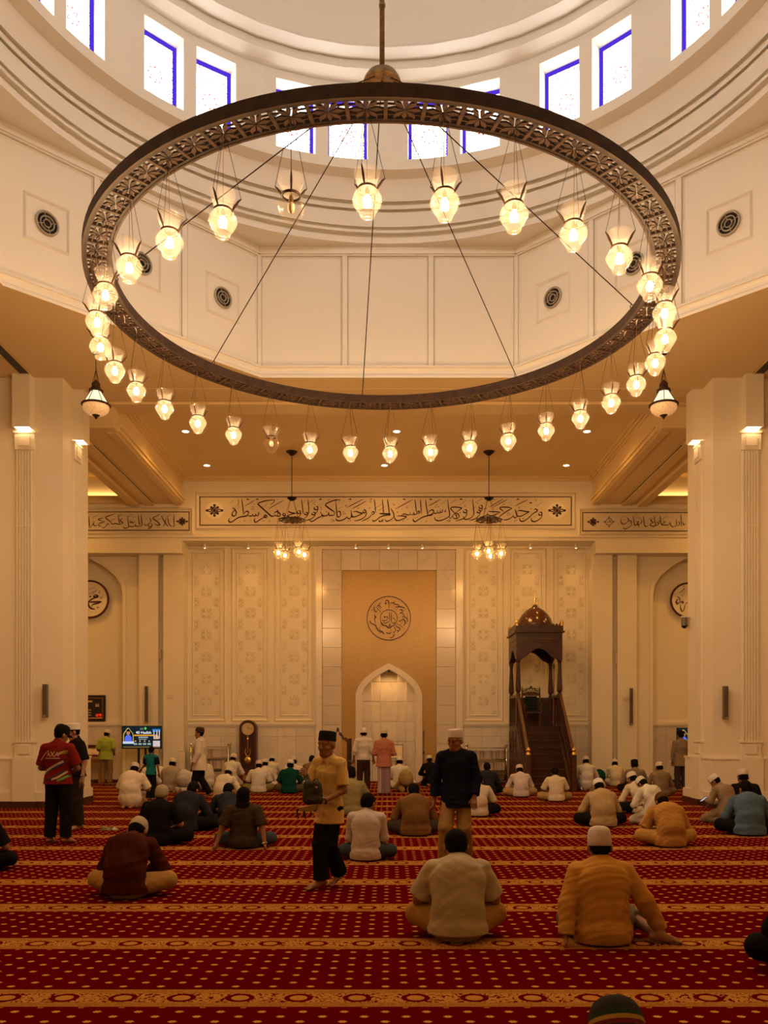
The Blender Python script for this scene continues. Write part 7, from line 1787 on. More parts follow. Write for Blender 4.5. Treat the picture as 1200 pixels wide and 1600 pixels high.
# --- second rank
person('grey-haired man in a black T-shirt sitting cross-legged on the left', 246, 1322, -14, sila(0.22, pitch=0.3, knee=0.38, kz=0.13), BLK, BLK, None, HAIR_G, SK1, 1.10, 1.0, H2, 0.9, seed=3, folds=0.006, length=0.85)
person('man in a dark navy shirt bent forward beside the black T-shirt', 290, 1300, -10, sila(0.80, yaw=-0.3, knee=0.40, kz=0.12), DBLUE, BLK, None, HAIR_B, SK2, 1.12, 1.02, H2, 1.95, seed=6, loose=0.03)
J = sila(0.0, pitch=-0.05, knee=0.36, kz=0.12)
J['wrL'] = V3(-0.36,-0.16,0.075); J['elL'] = V3(-0.29,-0.09,0.31); J['wrR'] = V3(0.32,-0.16,0.075); J['elR'] = V3(0.27,-0.09,0.31); J['chest'] = V3(0,-0.03,0.44); J['sc'] = V3(0,-0.05,0.545); J['neck'] = V3(0,-0.045,0.61); J['shL'] = V3(-0.19,-0.05,0.54); J['shR'] = V3(0.19,-0.05,0.54); J['head'] = J['neck']+V3(0,0.02,0.125)
p_long, J_long = person('long-haired person in a dark brown tee leaning back on both hands', 381, 1327, 0, J, DARKTEE, JEANS, None, HAIR_B, SK2, 1.05, 0.98, H2, 0.92, seed=8, hairstyle='long', hands={'L':{'up':(1,0,0.2),'spread':1,'curl':0.2},'R':{'up':(-1,0,0.2),'spread':1,'curl':0.2}}, loose=0.028)
person('man in a navy shirt hunched beside the long-haired person', 357, 1294, 16, sila(1.0, yaw=-0.4, knee=0.36), (0.028,0.030,0.042), DBLUE, None, HAIR_B, SK2, 1.0, 0.98, H2, 1.95, seed=10)
person('man in a pale lavender shirt and jeans sitting cross-legged behind the yellow-shirted man', 572, 1347, -6, sila(0.15, yaw=-0.35, pitch=0.25, knee=0.30, kz=0.11, arms='in'), (0.50,0.43,0.42), JEANS, None, HAIR_B, SK2, 0.98, 0.98, H2, 1.95, seed=12, folds=0.009, length=0.9)
person('stout man in a brown shirt sitting left of the navy-shirted man', 649, 1307, 4, sila(0.62, knee=0.34, kz=0.13), BROWN, (0.05,0.04,0.03), None, HAIR_B, SK2, 1.18, 1.0, H2, 1.95, seed=14, loose=0.03)
person('man in an olive shirt and black skullcap right of the yellow-shirted man', 549, 1275, 6, sila(0.10, yaw=0.2, knee=0.30), OLIVE, OLIVE, ('dome',BLK), HAIR_B, SK2, 1.05, 1.06, H3, 0.95, seed=15, loose=0.03)
person('man in a mustard shirt and trousers with a brown cap, head bowed', 1047, 1325, 3, sila(0.85, pitch=0.9, knee=0.36, kz=0.15), (0.42,0.22,0.06), (0.42,0.24,0.07), ('dome',(0.10,0.045,0.02)), HAIR_B, SK2, 1.10, 0.98, H2, 0.95, seed=16, folds=0.009, loose=0.03)
person('man in a tan shirt, black trousers and white cap, back to the camera', 942, 1293, 2, sila(0.62, pitch=0.7, knee=0.36, kz=0.13), (0.42,0.30,0.16), BLK, KW, HAIR_B, SK2, 1.14, 1.0, H2, 1.95, seed=18, loose=0.03, folds=0.008)
person('man in a slate blue shirt sitting at the right edge of the picture', 1171, 1307, -10, sila(0.50, yaw=0.35, knee=0.38, kz=0.14), BLUE, BLK, None, HAIR_B, SK2, 1.12, 1.04, H2, 1.95, seed=19, loose=0.03, folds=0.008)
J = kneel(0.55, yaw=0.25, pitch=0.75)
J['wrL'] = V3(-0.10,0.34,0.42); J['elL'] = V3(-0.25,0.17,0.42)
p_ph, J_ph = person('man in a grey-brown robe and white cap kneeling by the right pillar with a phone', 1135, 1288, 34, J, (0.26,0.19,0.13), (0.22,0.16,0.11), KW, HAIR_B, SK2, 1.0, 0.93, H2, 1.95, seed=20, folds=0.010, loose=0.03)
person('man in black with a pale cap half hidden behind the grey-brown robe', 1166, 1284, 0, sila(0.3), BLK, BLK, KL, HAIR_B, SK2, 1.0, 1.08, H3, 1.95, key='silaA', depth_off=0.3)
person('man in a white robe and white cap kneeling, behind the mustard outfit', 1021, 1290, 30, kneel(0.70, pitch=0.9), (0.62,0.57,0.49), (0.60,0.56,0.49), ('lace',(0.62,0.57,0.50)), HAIR_B, SK2, 1.0, 0.92, H2, 1.95, seed=22, folds=0.010, loose=0.035)
person('man in a cream shirt and white cap just left of the white robe', 1000, 1272, 22, sila(0.65), CREAM, BLK, ('lace',(0.60,0.54,0.46)), HAIR_B, SK2, 0.98, 1.0, H3, 1.95, key='silaB', seed=1)
# --- partly outside the frame
person('person in black sitting at the left edge of the picture', -38, 1364, -20, sila(0.45, knee=0.34), BLK, BLK, None, HAIR_B, SK2, 1.0, 1.0, H2, 0.9, key='edgeL', seed=3, length=0.8)
person('person in black at the lower right edge, only a knee in view', 1290, 1532, 10, sila(0.35, knee=0.38, kz=0.16), BLK, BLK, None, HAIR_B, SK2, 1.05, 1.0, H2, 1.95, key='edgeR', seed=3)
p_bn, J_bn = person('person in a black knitted beanie with striped brim at the bottom edge', 1004, 1600, 0, sila(1.0, pitch=0.62), (0.03,0.03,0.03), BLK, None, None, SK2, 1.0, 0.94, H2, 1.95, zs=0.93, d=2.62, seed=7)
# --- middle and far ranks, sharing a few seated shapes
A1, A2, A3, A4 = sila(0.3), sila(0.65), kneel(0.45), kneel(0.8, yaw=0.2)
def far(label, px, py, heading, kind, shirt, trousers, cap, sc=1.0, sleeve=1.95, hair=HAIR_B, sk=SK2, g=1.0, **kw):
    J = {'a':A1,'b':A2,'k':A3,'j':A4}[kind]
    return person(label, px, py, heading, J, shirt, trousers, cap, hair, sk, g, sc, H3, sleeve, key={'a':'silaA','b':'silaB','k':'kneelA','j':'kneelB'}[kind], seed=1, **kw)
far('stout man in a cream short-sleeved shirt kneeling beside the boy', 204, 1263, -3, 'j', (0.64,0.55,0.42), (0.30,0.2,0.1), KL, 1.04, 0.95, g=1.18)
far('man in a tan brimmed cap half hidden behind the boy', 227, 1247, -8, 'k', (0.60,0.54,0.50), GREY, ('visor',(0.46,0.30,0.15)), 0.98)
far('man in a beige-grey shirt and white cap left of the walking man', 267, 1238, -5, 'a', (0.36,0.29,0.22), GREY, KW, 1.06, g=1.12)
far('man in white kneeling behind the walking man', 325, 1233, 60, 'k', WHITE, WHITE, KW, 0.95)
far('man in a white robe and rolled turban kneeling before the clock', 361, 1229, -12, 'k', WHITE, WHITE, ('turban',(0.62,0.56,0.54)), 1.0)
far('man in a cream robe and skullcap leaning forward below the clock', 348, 1262, -22, 'j', (0.60,0.52,0.38), CREAM, ('dome',(0.55,0.48,0.38)), 0.95, g=1.05)
far('man in a white shirt and lavender cap right of the clock', 404, 1239, 4, 'a', WHITE, OLIVE, KL, 1.0, 0.95, g=1.05)
far('man in white and a pale cap second right of the clock', 414, 1234, 8, 'a', WHITE, WHITE, KL, 1.0)
far('man in white and a tall white cap nearest the wall right of the clock', 424, 1227, 0, 'k', WHITE, WHITE, KW, 0.93)
far('man in a dark green shirt and white cap, bare foot showing', 452, 1240, -6, 'a', GREEN, (0.10,0.07,0.04), ('lace',(0.62,0.56,0.50)), 1.02, 0.95, g=1.08, length=0.7)
far('man in white just behind the dark green shirt', 458, 1232, 0, 'a', WHITE, WHITE, KL, 1.06)
far('man in a brown shirt and black cap left of the yellow-shirted man', 485, 1230, -10, 'k', (0.20,0.12,0.06), BLK, ('dome',BLK), 0.95)
far('man in a white shirt and cap sitting at the foot of the niche', 624, 1233, -4, 'a', WHITE, WHITE, KW, 1.06, 0.95)
far('man in a black suit and white cap beside the microphone stand', 673, 1229, 12, 'k', BLK, BLK, KW, 0.95)
far('man in a striped cream shirt and dark trousers right of the navy-shirted man', 747, 1277, -6, 'b', (0.52,0.44,0.34), BLK, None, 1.0, 0.95)
far('man in dark navy sitting before the right book rack', 762, 1243, 0, 'a', DBLUE, BLK, None, 0.98, g=1.05)
far('man in a pale lavender shirt and cap at the left foot of the pulpit', 814, 1246, 0, 'b', (0.58,0.50,0.49), KHAKI, KL, 0.98, g=1.03)
far('man in a cream short-sleeved shirt with black hair before the pulpit steps', 869, 1253, 2, 'a', (0.62,0.53,0.38), (0.38,0.26,0.10), None, 0.93, 0.95, g=1.05)
far('man in white with a pale cap kneeling right of the pulpit newel', 917, 1236, -4, 'k', WHITE, WHITE, KL, 0.98)
far('man in a cream shirt and cap sitting right of the pulpit by the wall', 962, 1229, -8, 'b', CREAM, CREAM, KL, 0.98)
far('man in a grey-brown shirt and black songkok before the right pilasters', 993, 1240, -6, 'a', (0.21,0.165,0.12), BLK, ('songkok',BLK), 1.03)
far('man in a brown-grey shirt and white cap near the right pillar', 1033, 1245, 0, 'a', (0.24,0.18,0.11), GREY, KW, 1.0)
def bow(label, px, py, heading, shirt, trousers, cap, sc=1.0):
    return person(label, px, py, heading, sujud(), shirt, trousers, cap, HAIR_B, SK2, 1.05, sc, H3, 1.95, key='sujud', seed=1, back=0.30, hem=0.05, lower=True)
bow('man in khaki prostrating, soles towards the camera, before the niche', 634, 1238, 0, (0.34,0.24,0.10), (0.34,0.24,0.10), ('dome',(0.3,0.2,0.1)), 0.95)
bow('man in white prostrating between the boy and the beige-grey shirt', 251, 1232, -25, WHITE, (0.56,0.50,0.42), KW, 1.0)
bow('man in white prostrating left of the walking man', 289, 1240, -40, (0.56,0.51,0.48), (0.5,0.46,0.42), KW, 1.0)
bow('person in a dark green top and cream trousers prostrating by the right wall', 936, 1231, 0, GREEN, CREAM, None, 0.85)
bow('figure in a white robe bent low just right of the pulpit', 917, 1228, 10, WHITE, WHITE, KW, 1.05)
# --- standing
def swing(a): return math.radians(a)
J = stand(yaw=-0.55, pitch=0.35, stance=0.12, over={'elL':(-0.27,0.02,1.09),'elR':(0.27,0.04,1.09),'wrL':(-0.12,0.22,1.05),'wrR':(0.10,0.26,1.05)})
p_red, J_red = person('man in a red striped sports jersey and black cap standing at the left', 91, 1319, -8, J, (0.17,0.014,0.012), BLK, ('baseball',BLK), HAIR_B, SK2, 1.05, 1.005, 0.0095, 0.85, back=0.03, hem=0.86, folds=0.006, seed=31, tloose=0.024, loose=0.028)
J = stand(yaw=-0.25, pitch=0.25, over={'elL':(-0.25,-0.05,1.10),'wrL':(-0.30,0.0,0.86),'wrR':(0.20,0.15,0.95)})
p_blk, J_blk = person('man in a black jersey and white cap standing behind the red jersey', 119, 1297, 128, J, BLK, (0.03,0.02,0.012), KW, HAIR_B, SK1, 1.0, 1.03, 0.0095, 0.9, back=0.0, hem=0.86, face=True, seed=33)
person('man in a lime green striped shirt standing at the reading desk', 166, 1228, 0, stand(pitch=0.35, yaw=-0.2, over={'wrL':(-0.16,0.18,1.0),'wrR':(0.18,0.18,1.0)}), LIME, (0.20,0.12,0.05), KL, HAIR_B, SK2, 1.1, 0.98, 0.013, 0.9, back=0.0, hem=0.80, seed=34)
person('small boy in a teal shirt with navy sleeves standing among the kneeling men', 236, 1251, -12, stand(pitch=0.1, stance=0.07, over={'elL':(-0.26,0.10,1.13),'wrL':(-0.44,0.20,0.98)}), TEAL, BLK, None, HAIR_B, SK2, 0.86, 0.745, 0.013, 0.8, back=0.0, hem=0.82, seed=35)
J = stand(yaw=0.1, pitch=0.05, over={'knL':(-0.09,0.10,0.48),'anL':(-0.09,0.16,0.085),'toL':(-0.09,0.33,0.03),'knR':(0.09,0.02,0.48),'anR':(0.09,-0.22,0.10),'toR':(0.09,-0.06,0.03),'wrL':(-0.25,0.10,0.87)})
person('man in a white tunic and dark cap walking to the left before the book rack', 313, 1247, 84, J, (0.64,0.56,0.44), BLK, ('lace',(0.06,0.035,0.02)), HAIR_B, SK2, 1.02, 1.0, 0.011, 1.95, back=0.0, hem=0.68, face=True, seed=36, loose=0.03)
person('man in a white shirt and white skullcap standing in front of the niche', 568, 1237, 0, stand(pitch=0.15, over={'wrL':(-0.27,0.05,0.88),'wrR':(0.27,0.05,0.88)}), (0.62,0.56,0.50), (0.055,0.026,0.014), ('dome',(0.64,0.58,0.50)), HAIR_B, SK2, 0.98, 1.0, 0.013, 1.5, back=0.0, hem=0.86, seed=37)
p_sar, J_sar = person('man in a salmon shirt and lilac sarong standing in front of the niche', 600, 1242, 0, stand(pitch=0.2, over={'elL':(-0.25,0.0,1.10),'elR':(0.25,0.0,1.10),'wrL':(-0.06,0.22,1.06),'wrR':(0.06,0.24,1.08)}), (0.42,0.16,0.095), None, ('lace',(0.50,0.42,0.30)), HAIR_B, SK2, 1.04, 0.97, 0.013, 1.95, back=0.0, hem=0.74, seed=38, loose=0.03)
S = Sdf((-0.3,-0.25,-0.02),(0.3,0.25,1.0),0.013); S.rc((0,0.0,0.92),(0,0.0,0.0),0.165,0.175,0.02,(FL,0.75)); S.folds(0.006,4,7); S.clip((0,0,0.05),(0,0,-1)); S.clip((0,0,0.95),(0,0,1))
def sarong_mat():
    m, nt, out = nodes_of('sarong'); b = nt.nodes.new('ShaderNodeBsdfPrincipled'); b.inputs['Roughness'].default_value = 0.85
    tc = nt.nodes.new('ShaderNodeTexCoord'); sp = nt.nodes.new('ShaderNodeSeparateXYZ'); nt.links.new(tc.outputs['Object'], sp.inputs[0])
    cr = nt.nodes.new('ShaderNodeValToRGB'); cr.color_ramp.interpolation = 'CONSTANT'; el = cr.color_ramp.elements
    el[0].color = (0.56,0.48,0.42,1); el[1].position = 0.30; el[1].color = (0.22,0.13,0.15,1)
    for p_, c_ in ((0.10,(0.22,0.13,0.15,1)),(0.14,(0.56,0.48,0.42,1)),(0.19,(0.26,0.16,0.17,1)),(0.24,(0.56,0.48,0.42,1)),(0.62,(0.27,0.17,0.19,1))):
        e = el.new(p_); e.color = c_
    mr = nt.nodes.new('ShaderNodeMapRange'); mr.inputs[1].default_value = -0.2; mr.inputs[2].default_value = 0.2
    nt.links.new(sp.outputs[0], mr.inputs[0]); nt.links.new(mr.outputs[0], cr.inputs[0]); nt.links.new(cr.outputs[0], b.inputs['Base Color']); nt.links.new(b.outputs[0], out.inputs[0]); return m
link('sarong', S.mesh('sarong', sarong_mat()), p_sar)
person('person in a grey-brown tunic standing before the half-hidden television', 1064, 1239, 10, stand(over={'elL':(-0.22,0.02,1.1),'wrL':(-0.21,0.08,0.86)}), (0.24,0.18,0.12), (0.05,0.035,0.03), None, HAIR_B, SK2, 1.0, 0.97, 0.014, 1.9, back=0.0, hem=0.72, seed=39, depth_off=0.3)
# the two men walking towards the camera
J = stand(yaw=-0.02, pitch=0.08, over={'pel':(0,0,0.885),'waist':(0,0.015,1.05),'chest':(0,0.01,1.23),'sc':(0,0.0,1.355),'neck':(0.005,0.02,1.42),
  'shL':(-0.148,0.0,1.345),'shR':(0.148,0.02,1.345),'elL':(-0.205,0.02,1.06),'wrL':(-0.10,0.25,0.955),'elR':(0.215,0.09,1.11),'wrR':(0.125,0.25,1.215),
  'hipL':(-0.075,0,0.87),'hipR':(0.075,0,0.87),'knR':(0.045,0.12,0.48),'anR':(0.02,0.12,0.085),'toR':(0.06,0.28,0.03),'knL':(-0.045,0.06,0.47),'anL':(-0.03,-0.15,0.13),'toL':(-0.03,-0.01,0.045)})
p_yel, J_yel = person('man in a pale yellow shirt and black songkok walking with a bag', 515, 1386, 148, J, (0.62,0.44,0.17), BLK, ('songkok',(0.016,0.016,0.015)), HAIR_G, SK3, 0.84, 0.955, 0.0075, 0.82, back=0.0, hem=0.70, folds=0.007, seed=41, face=True, loose=0.022, tloose=0.034,
  hands={'L':{'up':(0.2,0.1,1),'curl':0.75},'R':{'up':(-1,0,0.2),'curl':1.0}}, collar=True)
J = stand(yaw=-0.50, pitch=0.20, over={'elL':(-0.245,-0.01,1.10),'wrL':(-0.225,0.10,0.87),'elR':(0.25,-0.02,1.10),'wrR':(0.27,0.03,0.84),'knR':(0.13,0.13,0.49),'anR':(0.14,0.06,0.09),'toR':(0.19,0.22,0.03),'knL':(-0.10,0.06,0.48),'anL':(-0.12,-0.20,0.12),'toL':(-0.13,-0.04,0.03)})
p_nav, J_nav = person('man in a loose navy tunic, khaki trousers and white cap walking forward', 713, 1345, 174, J, (0.009,0.011,0.028), (0.32,0.20,0.085), KL, HAIR_G, SK3, 0.96, 0.965, 0.0075, 1.90, d=10.4, back=0.0, hem=0.74, folds=0.008, seed=43, face=True, loose=0.032, tloose=0.034, hands={'R':{'up':(-1,0.2,0.1),'curl':0.6}})
# ------------------------------------------------------------------ faces, eyewear, prints and carried things
def head_frame(root, J, obj):
    m = Matrix(J['R'].tolist()).to_4x4(); m.translation = Vector(J['head'].tolist()); obj.data.transform(m); return obj
def face_parts(root, J, brow, moust=None, glasses=False):
    for s in (-1,1):
        mb = MB(); mb.ball((s*0.031,0.0775,-0.001),0.0122,12,8); e = head_frame(root, J, mb.build('eye', pm('eye_white',(0.26,0.20,0.15),0.35), root, smooth=True))
        mb = MB(); mb.ball((s*0.031,0.0865,-0.002),0.0058,8,6); head_frame(root, J, mb.build('iris', pm('iris',(0.01,0.006,0.004),0.2), e, smooth=True))
        mb = MB(); mb.tube([(s*0.014,0.0865,0.0065),(s*0.031,0.0900,0.0085),(s*0.046,0.080,0.0055)],[0.0026,0.0034,0.002],6); head_frame(root, J, mb.build('eyelid', root.material_slots[0].material, e, smooth=True))
        mb = MB(); mb.tube([(s*0.012,0.088,0.021),(s*0.030,0.089,0.027),(s*0.050,0.078,0.022)],[0.003,0.004,0.002],6); head_frame(root, J, mb.build('eyebrow', pm('brow_%d' % int(brow[0]*999),brow,0.8), root))
    mb = MB(); mb.tube([(-0.024,0.085,-0.080),(0,0.0915,-0.078),(0.024,0.085,-0.080)],[0.002,0.0045,0.002],6); head_frame(root, J, mb.build('lips', pm('lips',(0.13,0.045,0.03),0.5), root))
    if moust:
        mb = MB(); mb.tube([(-0.030,0.080,-0.068),(-0.012,0.094,-0.060),(0.012,0.094,-0.060),(0.030,0.080,-0.068)],[0.003,0.0055,0.0055,0.003],6); head_frame(root, J, mb.build('moustache', pm('moust_%d' % int(moust[0]*999),moust,0.9), root))
    if glasses:
        mb = MB()
        for s in (-1,1):
            mb.tube([(s*0.033+0.023*math.cos(2*PI*k/16),0.106-0.01*abs(math.cos(2*PI*k/16)),-0.003+0.016*math.sin(2*PI*k/16)) for k in range(17)],0.0016,5,cap=False); mb.tube([(s*0.056,0.097,0.002),(s*0.086,0.02,0.004),(s*0.089,-0.01,0.0)],0.0016,5)
        mb.tube([(-0.010,0.107,0.002),(0.010,0.107,0.002)],0.0016,5); head_frame(root, J, mb.build('glasses', M_BLACK, root))
face_parts(p_yel, J_yel, (0.10,0.08,0.06), (0.16,0.13,0.10)); face_parts(p_nav, J_nav, (0.06,0.05,0.04), None, True); face_parts(p_blk, J_blk, HAIR_B, (0.02,0.015,0.01))
# shirt collar, placket and pocket of the yellow shirt
from mathutils.bvhtree import BVHTree
def shirt_bvh(root):
    sh = [c for c in root.children if c.name.startswith('shirt')][0].data
    return BVHTree.FromPolygons([v.co for v in sh.vertices], [tuple(p.vertices) for p in sh.polygons])
def project(bv, mb, dirn, off=0.004, far_=1.0):
    d = Vector(dirn); out = []
    for v in mb.v:
        p = Vector(v); hit = bv.ray_cast(p-d*far_, d)
        out.append(tuple(hit[0]-d*off) if hit[0] is not None else tuple(p))
    mb.v = out; return mb
def strip(mb, pts, w, sub=6):
    c = catmull(pts, sub); n = len(c); vs = []
    for i, p in enumerate(c):
        t = (c[min(i+1,n-1)]-c[max(i-1,0)]).normalized(); nn = Vector((-t.y,t.x,0))*(w/2); vs += [(p.x+nn.x,0,p.y+nn.y),(p.x-nn.x,0,p.y-nn.y)]
    mb.add(vs, [(2*i,2*i+1,2*i+3,2*i+2) for i in range(n-1)])
bv = shirt_bvh(p_yel)
yc = pm('yellow_trim',(0.66,0.46,0.18),0.8)
for s in (-1,1):
    mb = MB(); mb.add([(s*0.006,0,1.385),(s*0.045,0,1.425),(s*0.075,0,1.395),(s*0.050,0,1.335)],[(0,1,2,3)]); project(bv, mb, (0,-1,0), 0.012); mb.build('collar', yc, p_yel)
mb = MB(); strip(mb, [(0.0,1.36),(0.0,1.2),(0.0,1.0),(0.0,0.74)], 0.03, 10); project(bv, mb, (0,-1,0), 0.004); mb.build('placket', yc, p_yel)
mb = MB(); strip(mb, [(-0.12,1.22),(-0.08,1.22),(-0.04,1.22)], 0.015, 4); project(bv, mb, (0,-1,0), 0.004); mb.build('pocket_edge', yc, p_yel)
bv = shirt_bvh(p_nav); mb = MB(); strip(mb, [(0.0,1.42),(0.0,1.36),(0.0,1.30)], 0.022, 6); project(bv, mb, (0,-1,0), 0.003); mb.build('placket', cloth((0.014,0.014,0.024)), p_nav)
# jersey prints
bv = shirt_bvh(p_red)
def jersey(pts, w, col, nm='stripe'):
    mb = MB(); strip(mb, pts, w, 10); project(bv, mb, (0,1,0), 0.004); mb.build(nm, pm('print_%d_%d_%d' % tuple(int(q*99) for q in col), col, 0.7), p_red)
jersey([(-0.19,1.01),(-0.05,1.09),(0.14,1.19)],0.030,(0.50,0.42,0.36)); jersey([(-0.17,0.99),(-0.04,1.07),(0.15,1.165)],0.022,(0.03,0.05,0.12)); jersey([(0.02,1.13),(0.15,1.205)],0.035,(0.02,0.045,0.12))
jersey([(-0.02,0.93),(0.08,0.97),(0.18,1.05)],0.026,(0.50,0.40,0.28)); jersey([(0.06,0.915),(0.12,0.94),(0.19,0.985)],0.030,(0.10,0.36,0.05)); jersey([(-0.12,0.93),(0.0,0.96),(0.16,1.06)],0.018,(0.02,0.03,0.06))
jersey([(-0.22,1.20),(-0.16,1.28),(-0.08,1.34)],0.012,(0.55,0.46,0.38)); jersey([(0.07,1.30),(0.14,1.33),(0.20,1.335)],0.016,(0.45,0.38,0.06)); jersey([(0.06,1.275),(0.13,1.305),(0.20,1.31)],0.010,(0.45,0.38,0.06))
for ch_, x, col, sz in (('A',-0.075,(0.50,0.42,0.40),0.085),('X',-0.01,(0.55,0.45,0.10),0.11),('A',0.055,(0.50,0.42,0.40),0.085)):
    o = text_mesh(ch_, sz, pm('print_letter_%d' % int(col[1]*99),col,0.7), 'jersey_letter', p_red, (0,0,0), (0,0,0))
    mb = MB(); mb.v = [(v.co.x+x,0,v.co.y+1.285) for v in o.data.vertices]; project(bv, mb, (0,1,0), 0.005)
    for v, q in zip(o.data.vertices, mb.v): v.co = q
jersey([(-0.13,1.232),(0,1.232),(0.10,1.232)],0.010,(0.50,0.42,0.38),'small_print')
mb = MB(); mb.lathe([(0.074,0.0),(0.078,0.02),(0.070,0.045)],20,tuple((J_red['neck']+V3(0,0.0,-0.005)).tolist())); mb.build('dark_collar', cloth(BLK), p_red, smooth=True)
# lime stripes, boy's navy sleeves
for root, J_ in PEOPLE:
    lb = root['label']
    if 'lime green' in lb:
        b_ = shirt_bvh(root)
        for k in range(10): mb = MB(); z = 0.86+0.052*k; strip(mb, [(-0.24,z),(0,z),(0.24,z)], 0.012, 10); project(b_, mb, (0,1,0), 0.004); mb.build('stripe', pm('lime_stripe',(0.18,0.26,0.03),0.8), root)
    if 'teal' in lb:
        for n in ('L','R'):
            S = Sdf(np.minimum(J_['sh'+n],J_['el'+n])-0.14, np.maximum(J_['sh'+n],J_['el'+n])+0.14, 0.013); c = J_['sh'+n]+(J_['el'+n]-J_['sh'+n])*0.84
            S.rc(J_['sh'+n]+(J_['el'+n]-J_['sh'+n])*0.15, J_['el'+n], 0.076, 0.076, 0, cut=(c, J_['el'+n]-J_['sh'+n])); link('sleeve', S.mesh('sleeve', cloth((0.008,0.010,0.028))), root)
# bag and sandals carried by the yellow-shirted man (things of their own)
M_BAG = pm('bag_grey', (0.030,0.030,0.026), 0.7, bump=(30,0.3))
def to_world(root, p): return Matrix.Translation(root.location)@Matrix.Rotation(root.rotation_euler.z,4,'Z')@Vector(p)
wp = to_world(p_yel, (-0.035,0.335,0.0))
bag = thing('shoulder_bag', 'small dark grey drawstring bag held by the man in the yellow shirt', 'bag', (wp.x, wp.y, 0.895), 0)
S = Sdf((-0.12,-0.09,-0.02),(0.12,0.09,0.26),0.007); S.rc((-0.055,0,0.045),(0.055,0,0.045),0.05,0.05,0.02,(FL,0.75)); S.rc((-0.05,0,0.05),(-0.045,0,0.19),0.052,0.050,0.02,(FL,0.7)); S.rc((0.05,0,0.05),(0.045,0,0.18),0.052,0.046,0.02,(FL,0.7)); S.folds(0.007,2,12)
link('pouch', S.mesh('pouch', M_BAG), bag)
h2 = to_world(p_yel, tuple(J_yel['wrR']*0.955+V3(0.0,0.03,0.05)))-bag.location
mb = MB(); mb.beam((-0.045,-0.02,0.20), (h2.x,h2.y-0.02,h2.z-0.02), 0.045, 0.006, (0,1,0)); mb.build('strap', M_BAG, bag)
mb = MB(); mb.tube([(0.0,0,0.21),(0.02,0,0.25),(0.05,0,0.245),(0.055,0,0.20)],0.006,6); mb.build('loop', M_BAG, bag)
MB().bx(0.03,0.05,-0.052,-0.045,0.16,0.175).build('tag', M_CHROME, bag)
wp = to_world(p_yel, (0.0,0.36,0.0))
sd = thing('pair_of_sandals', 'tan sandals dangling under the grey bag of the yellow-shirted man', 'sandals', (wp.x, wp.y, 0.775), 0)
for k, x in enumerate((-0.03,0.045)):
    mb = MB(); mb.prism([(-0.10,0.06),(-0.09,0.03),(0.0,0.02),(0.10,0.05),(0.11,0.09),(0.0,0.075)],-0.03+0.05*k,0.01+0.05*k,lambda u,v,w: (u,w,v+0.02)); mb.build('sole', pm('sandal_tan',(0.30,0.17,0.06),0.6), sd)
    mb = MB(); mb.tube([(x-0.08,0.0,0.07),(x-0.09,0.01,0.02),(x-0.07,0.0,-0.03)],0.009,6); mb.tube([(x-0.03,0.02,0.07),(x-0.02,0.02,0.02),(x-0.03,0.02,-0.02)],0.007,6); mb.build('strap', pm('sandal_strap',(0.035,0.012,0.008),0.6), sd)
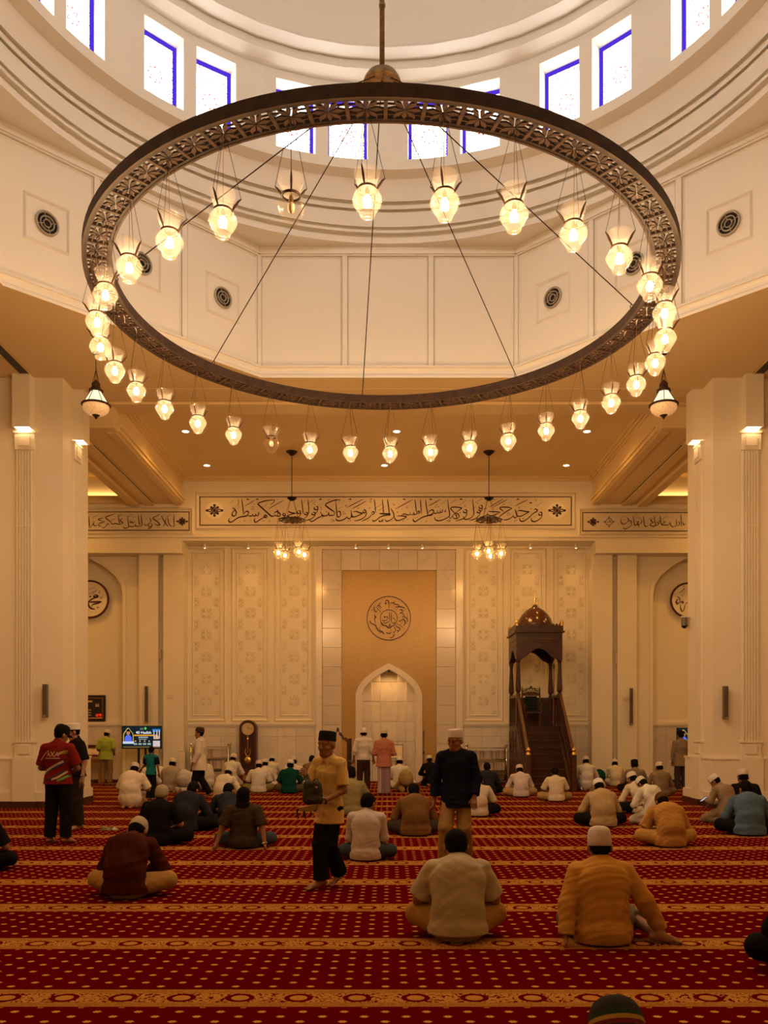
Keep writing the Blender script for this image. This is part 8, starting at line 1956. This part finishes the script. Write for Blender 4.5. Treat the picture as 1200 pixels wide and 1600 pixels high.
# wrist watches and phones
def watch(root, J, n, label, band=M_BLACK, face_=M_CHROME):
    a = J['wr'+n]; e = J['el'+n]; t_ = (a-e)/np.linalg.norm(a-e); c = a-t_*0.015
    mb = MB(); u = np.cross(t_,(0,0,1.0)); u /= np.linalg.norm(u); w = np.cross(t_,u)
    pts = [tuple(c+u*0.033*math.cos(q)+w*0.033*math.sin(q)) for q in [2*PI*k/14 for k in range(15)]]
    mb.tube(pts,0.008,6,cap=False); o = mb.build('watch', band, root)
    mb = MB(); mb.ball(tuple(c+w*0.036*(-1 if w[2] < 0 else 1)),0.017,10,6,(1,1,0.7)); mb.build('watch_case', face_, o, smooth=True)
watch(p_yel, J_yel, 'L', ''); watch(p_long, J_long, 'R', '', M_WHITEPL, M_CHROME); watch(p_blk, J_blk, 'L', '', M_CHROME, M_CHROME)
def phone(root, J, n, label, glow, off=(0,0.09,0.0), rot=(1.2,0,0)):
    p = to_world(root, tuple(J['wr'+n]*root.scale[0]+V3(*off)))
    t_ = thing('mobile_phone', label, 'phone', p, 0); t_.rotation_euler = (rot[0],rot[1],root.rotation_euler.z+rot[2])
    MB().bx(-0.036,0.036,-0.004,0.004,-0.075,0.075).build('body', M_BLACK, t_, bevel=0.003)
    mb = MB(); flat(mb,-0.032,0.032,-0.068,0.068,-0.005); mb.build('screen', em('phone_glow',(0.5,0.55,0.6),0.8) if glow else pm('phone_glass',(0.01,0.01,0.01),0.1), t_)
phone(p_ph, J_ph, 'L', 'phone lit in the hand of the kneeling man by the right pillar', True, (0.02,0.10,0.02), (0.9,0,0))
phone(p_blk, J_blk, 'L', 'black phone in the lowered hand of the man in the black jersey', False, (0.0,0.03,-0.10), (0.3,0,0))
# beanie of the person at the bottom edge
m = Matrix(J_bn['R'].tolist()).to_4x4(); m.translation = Vector(J_bn['head'].tolist())
rows = [('dome',[(1.06,0.074),(0.98,0.105),(0.82,0.132),(0.58,0.150),(0.30,0.159),(0.002,0.162)],(0.006,0.005,0.005)),('green_band',[(1.075,0.058),(1.06,0.074)],(0.004,0.035,0.020)),('yellow_band',[(1.085,0.040),(1.075,0.058)],(0.42,0.25,0.03)),('red_band',[(1.09,0.020),(1.085,0.040)],(0.16,0.006,0.006)),('black_band',[(1.05,-0.055),(1.09,0.020)],(0.012,0.011,0.011))]
bn = None
for nm, pr, col in rows:
    mb = MB(); mb.lathe(pr,40,(0,-0.012,0),sx=0.0955,sy=0.114)
    o = mb.build('beanie' if bn is None else nm, pm('knit_%s' % nm, col, 0.95, bump=(220,1.0)), p_bn if bn is None else bn, smooth=True); o.data.transform(m)
    if bn is None: bn = o
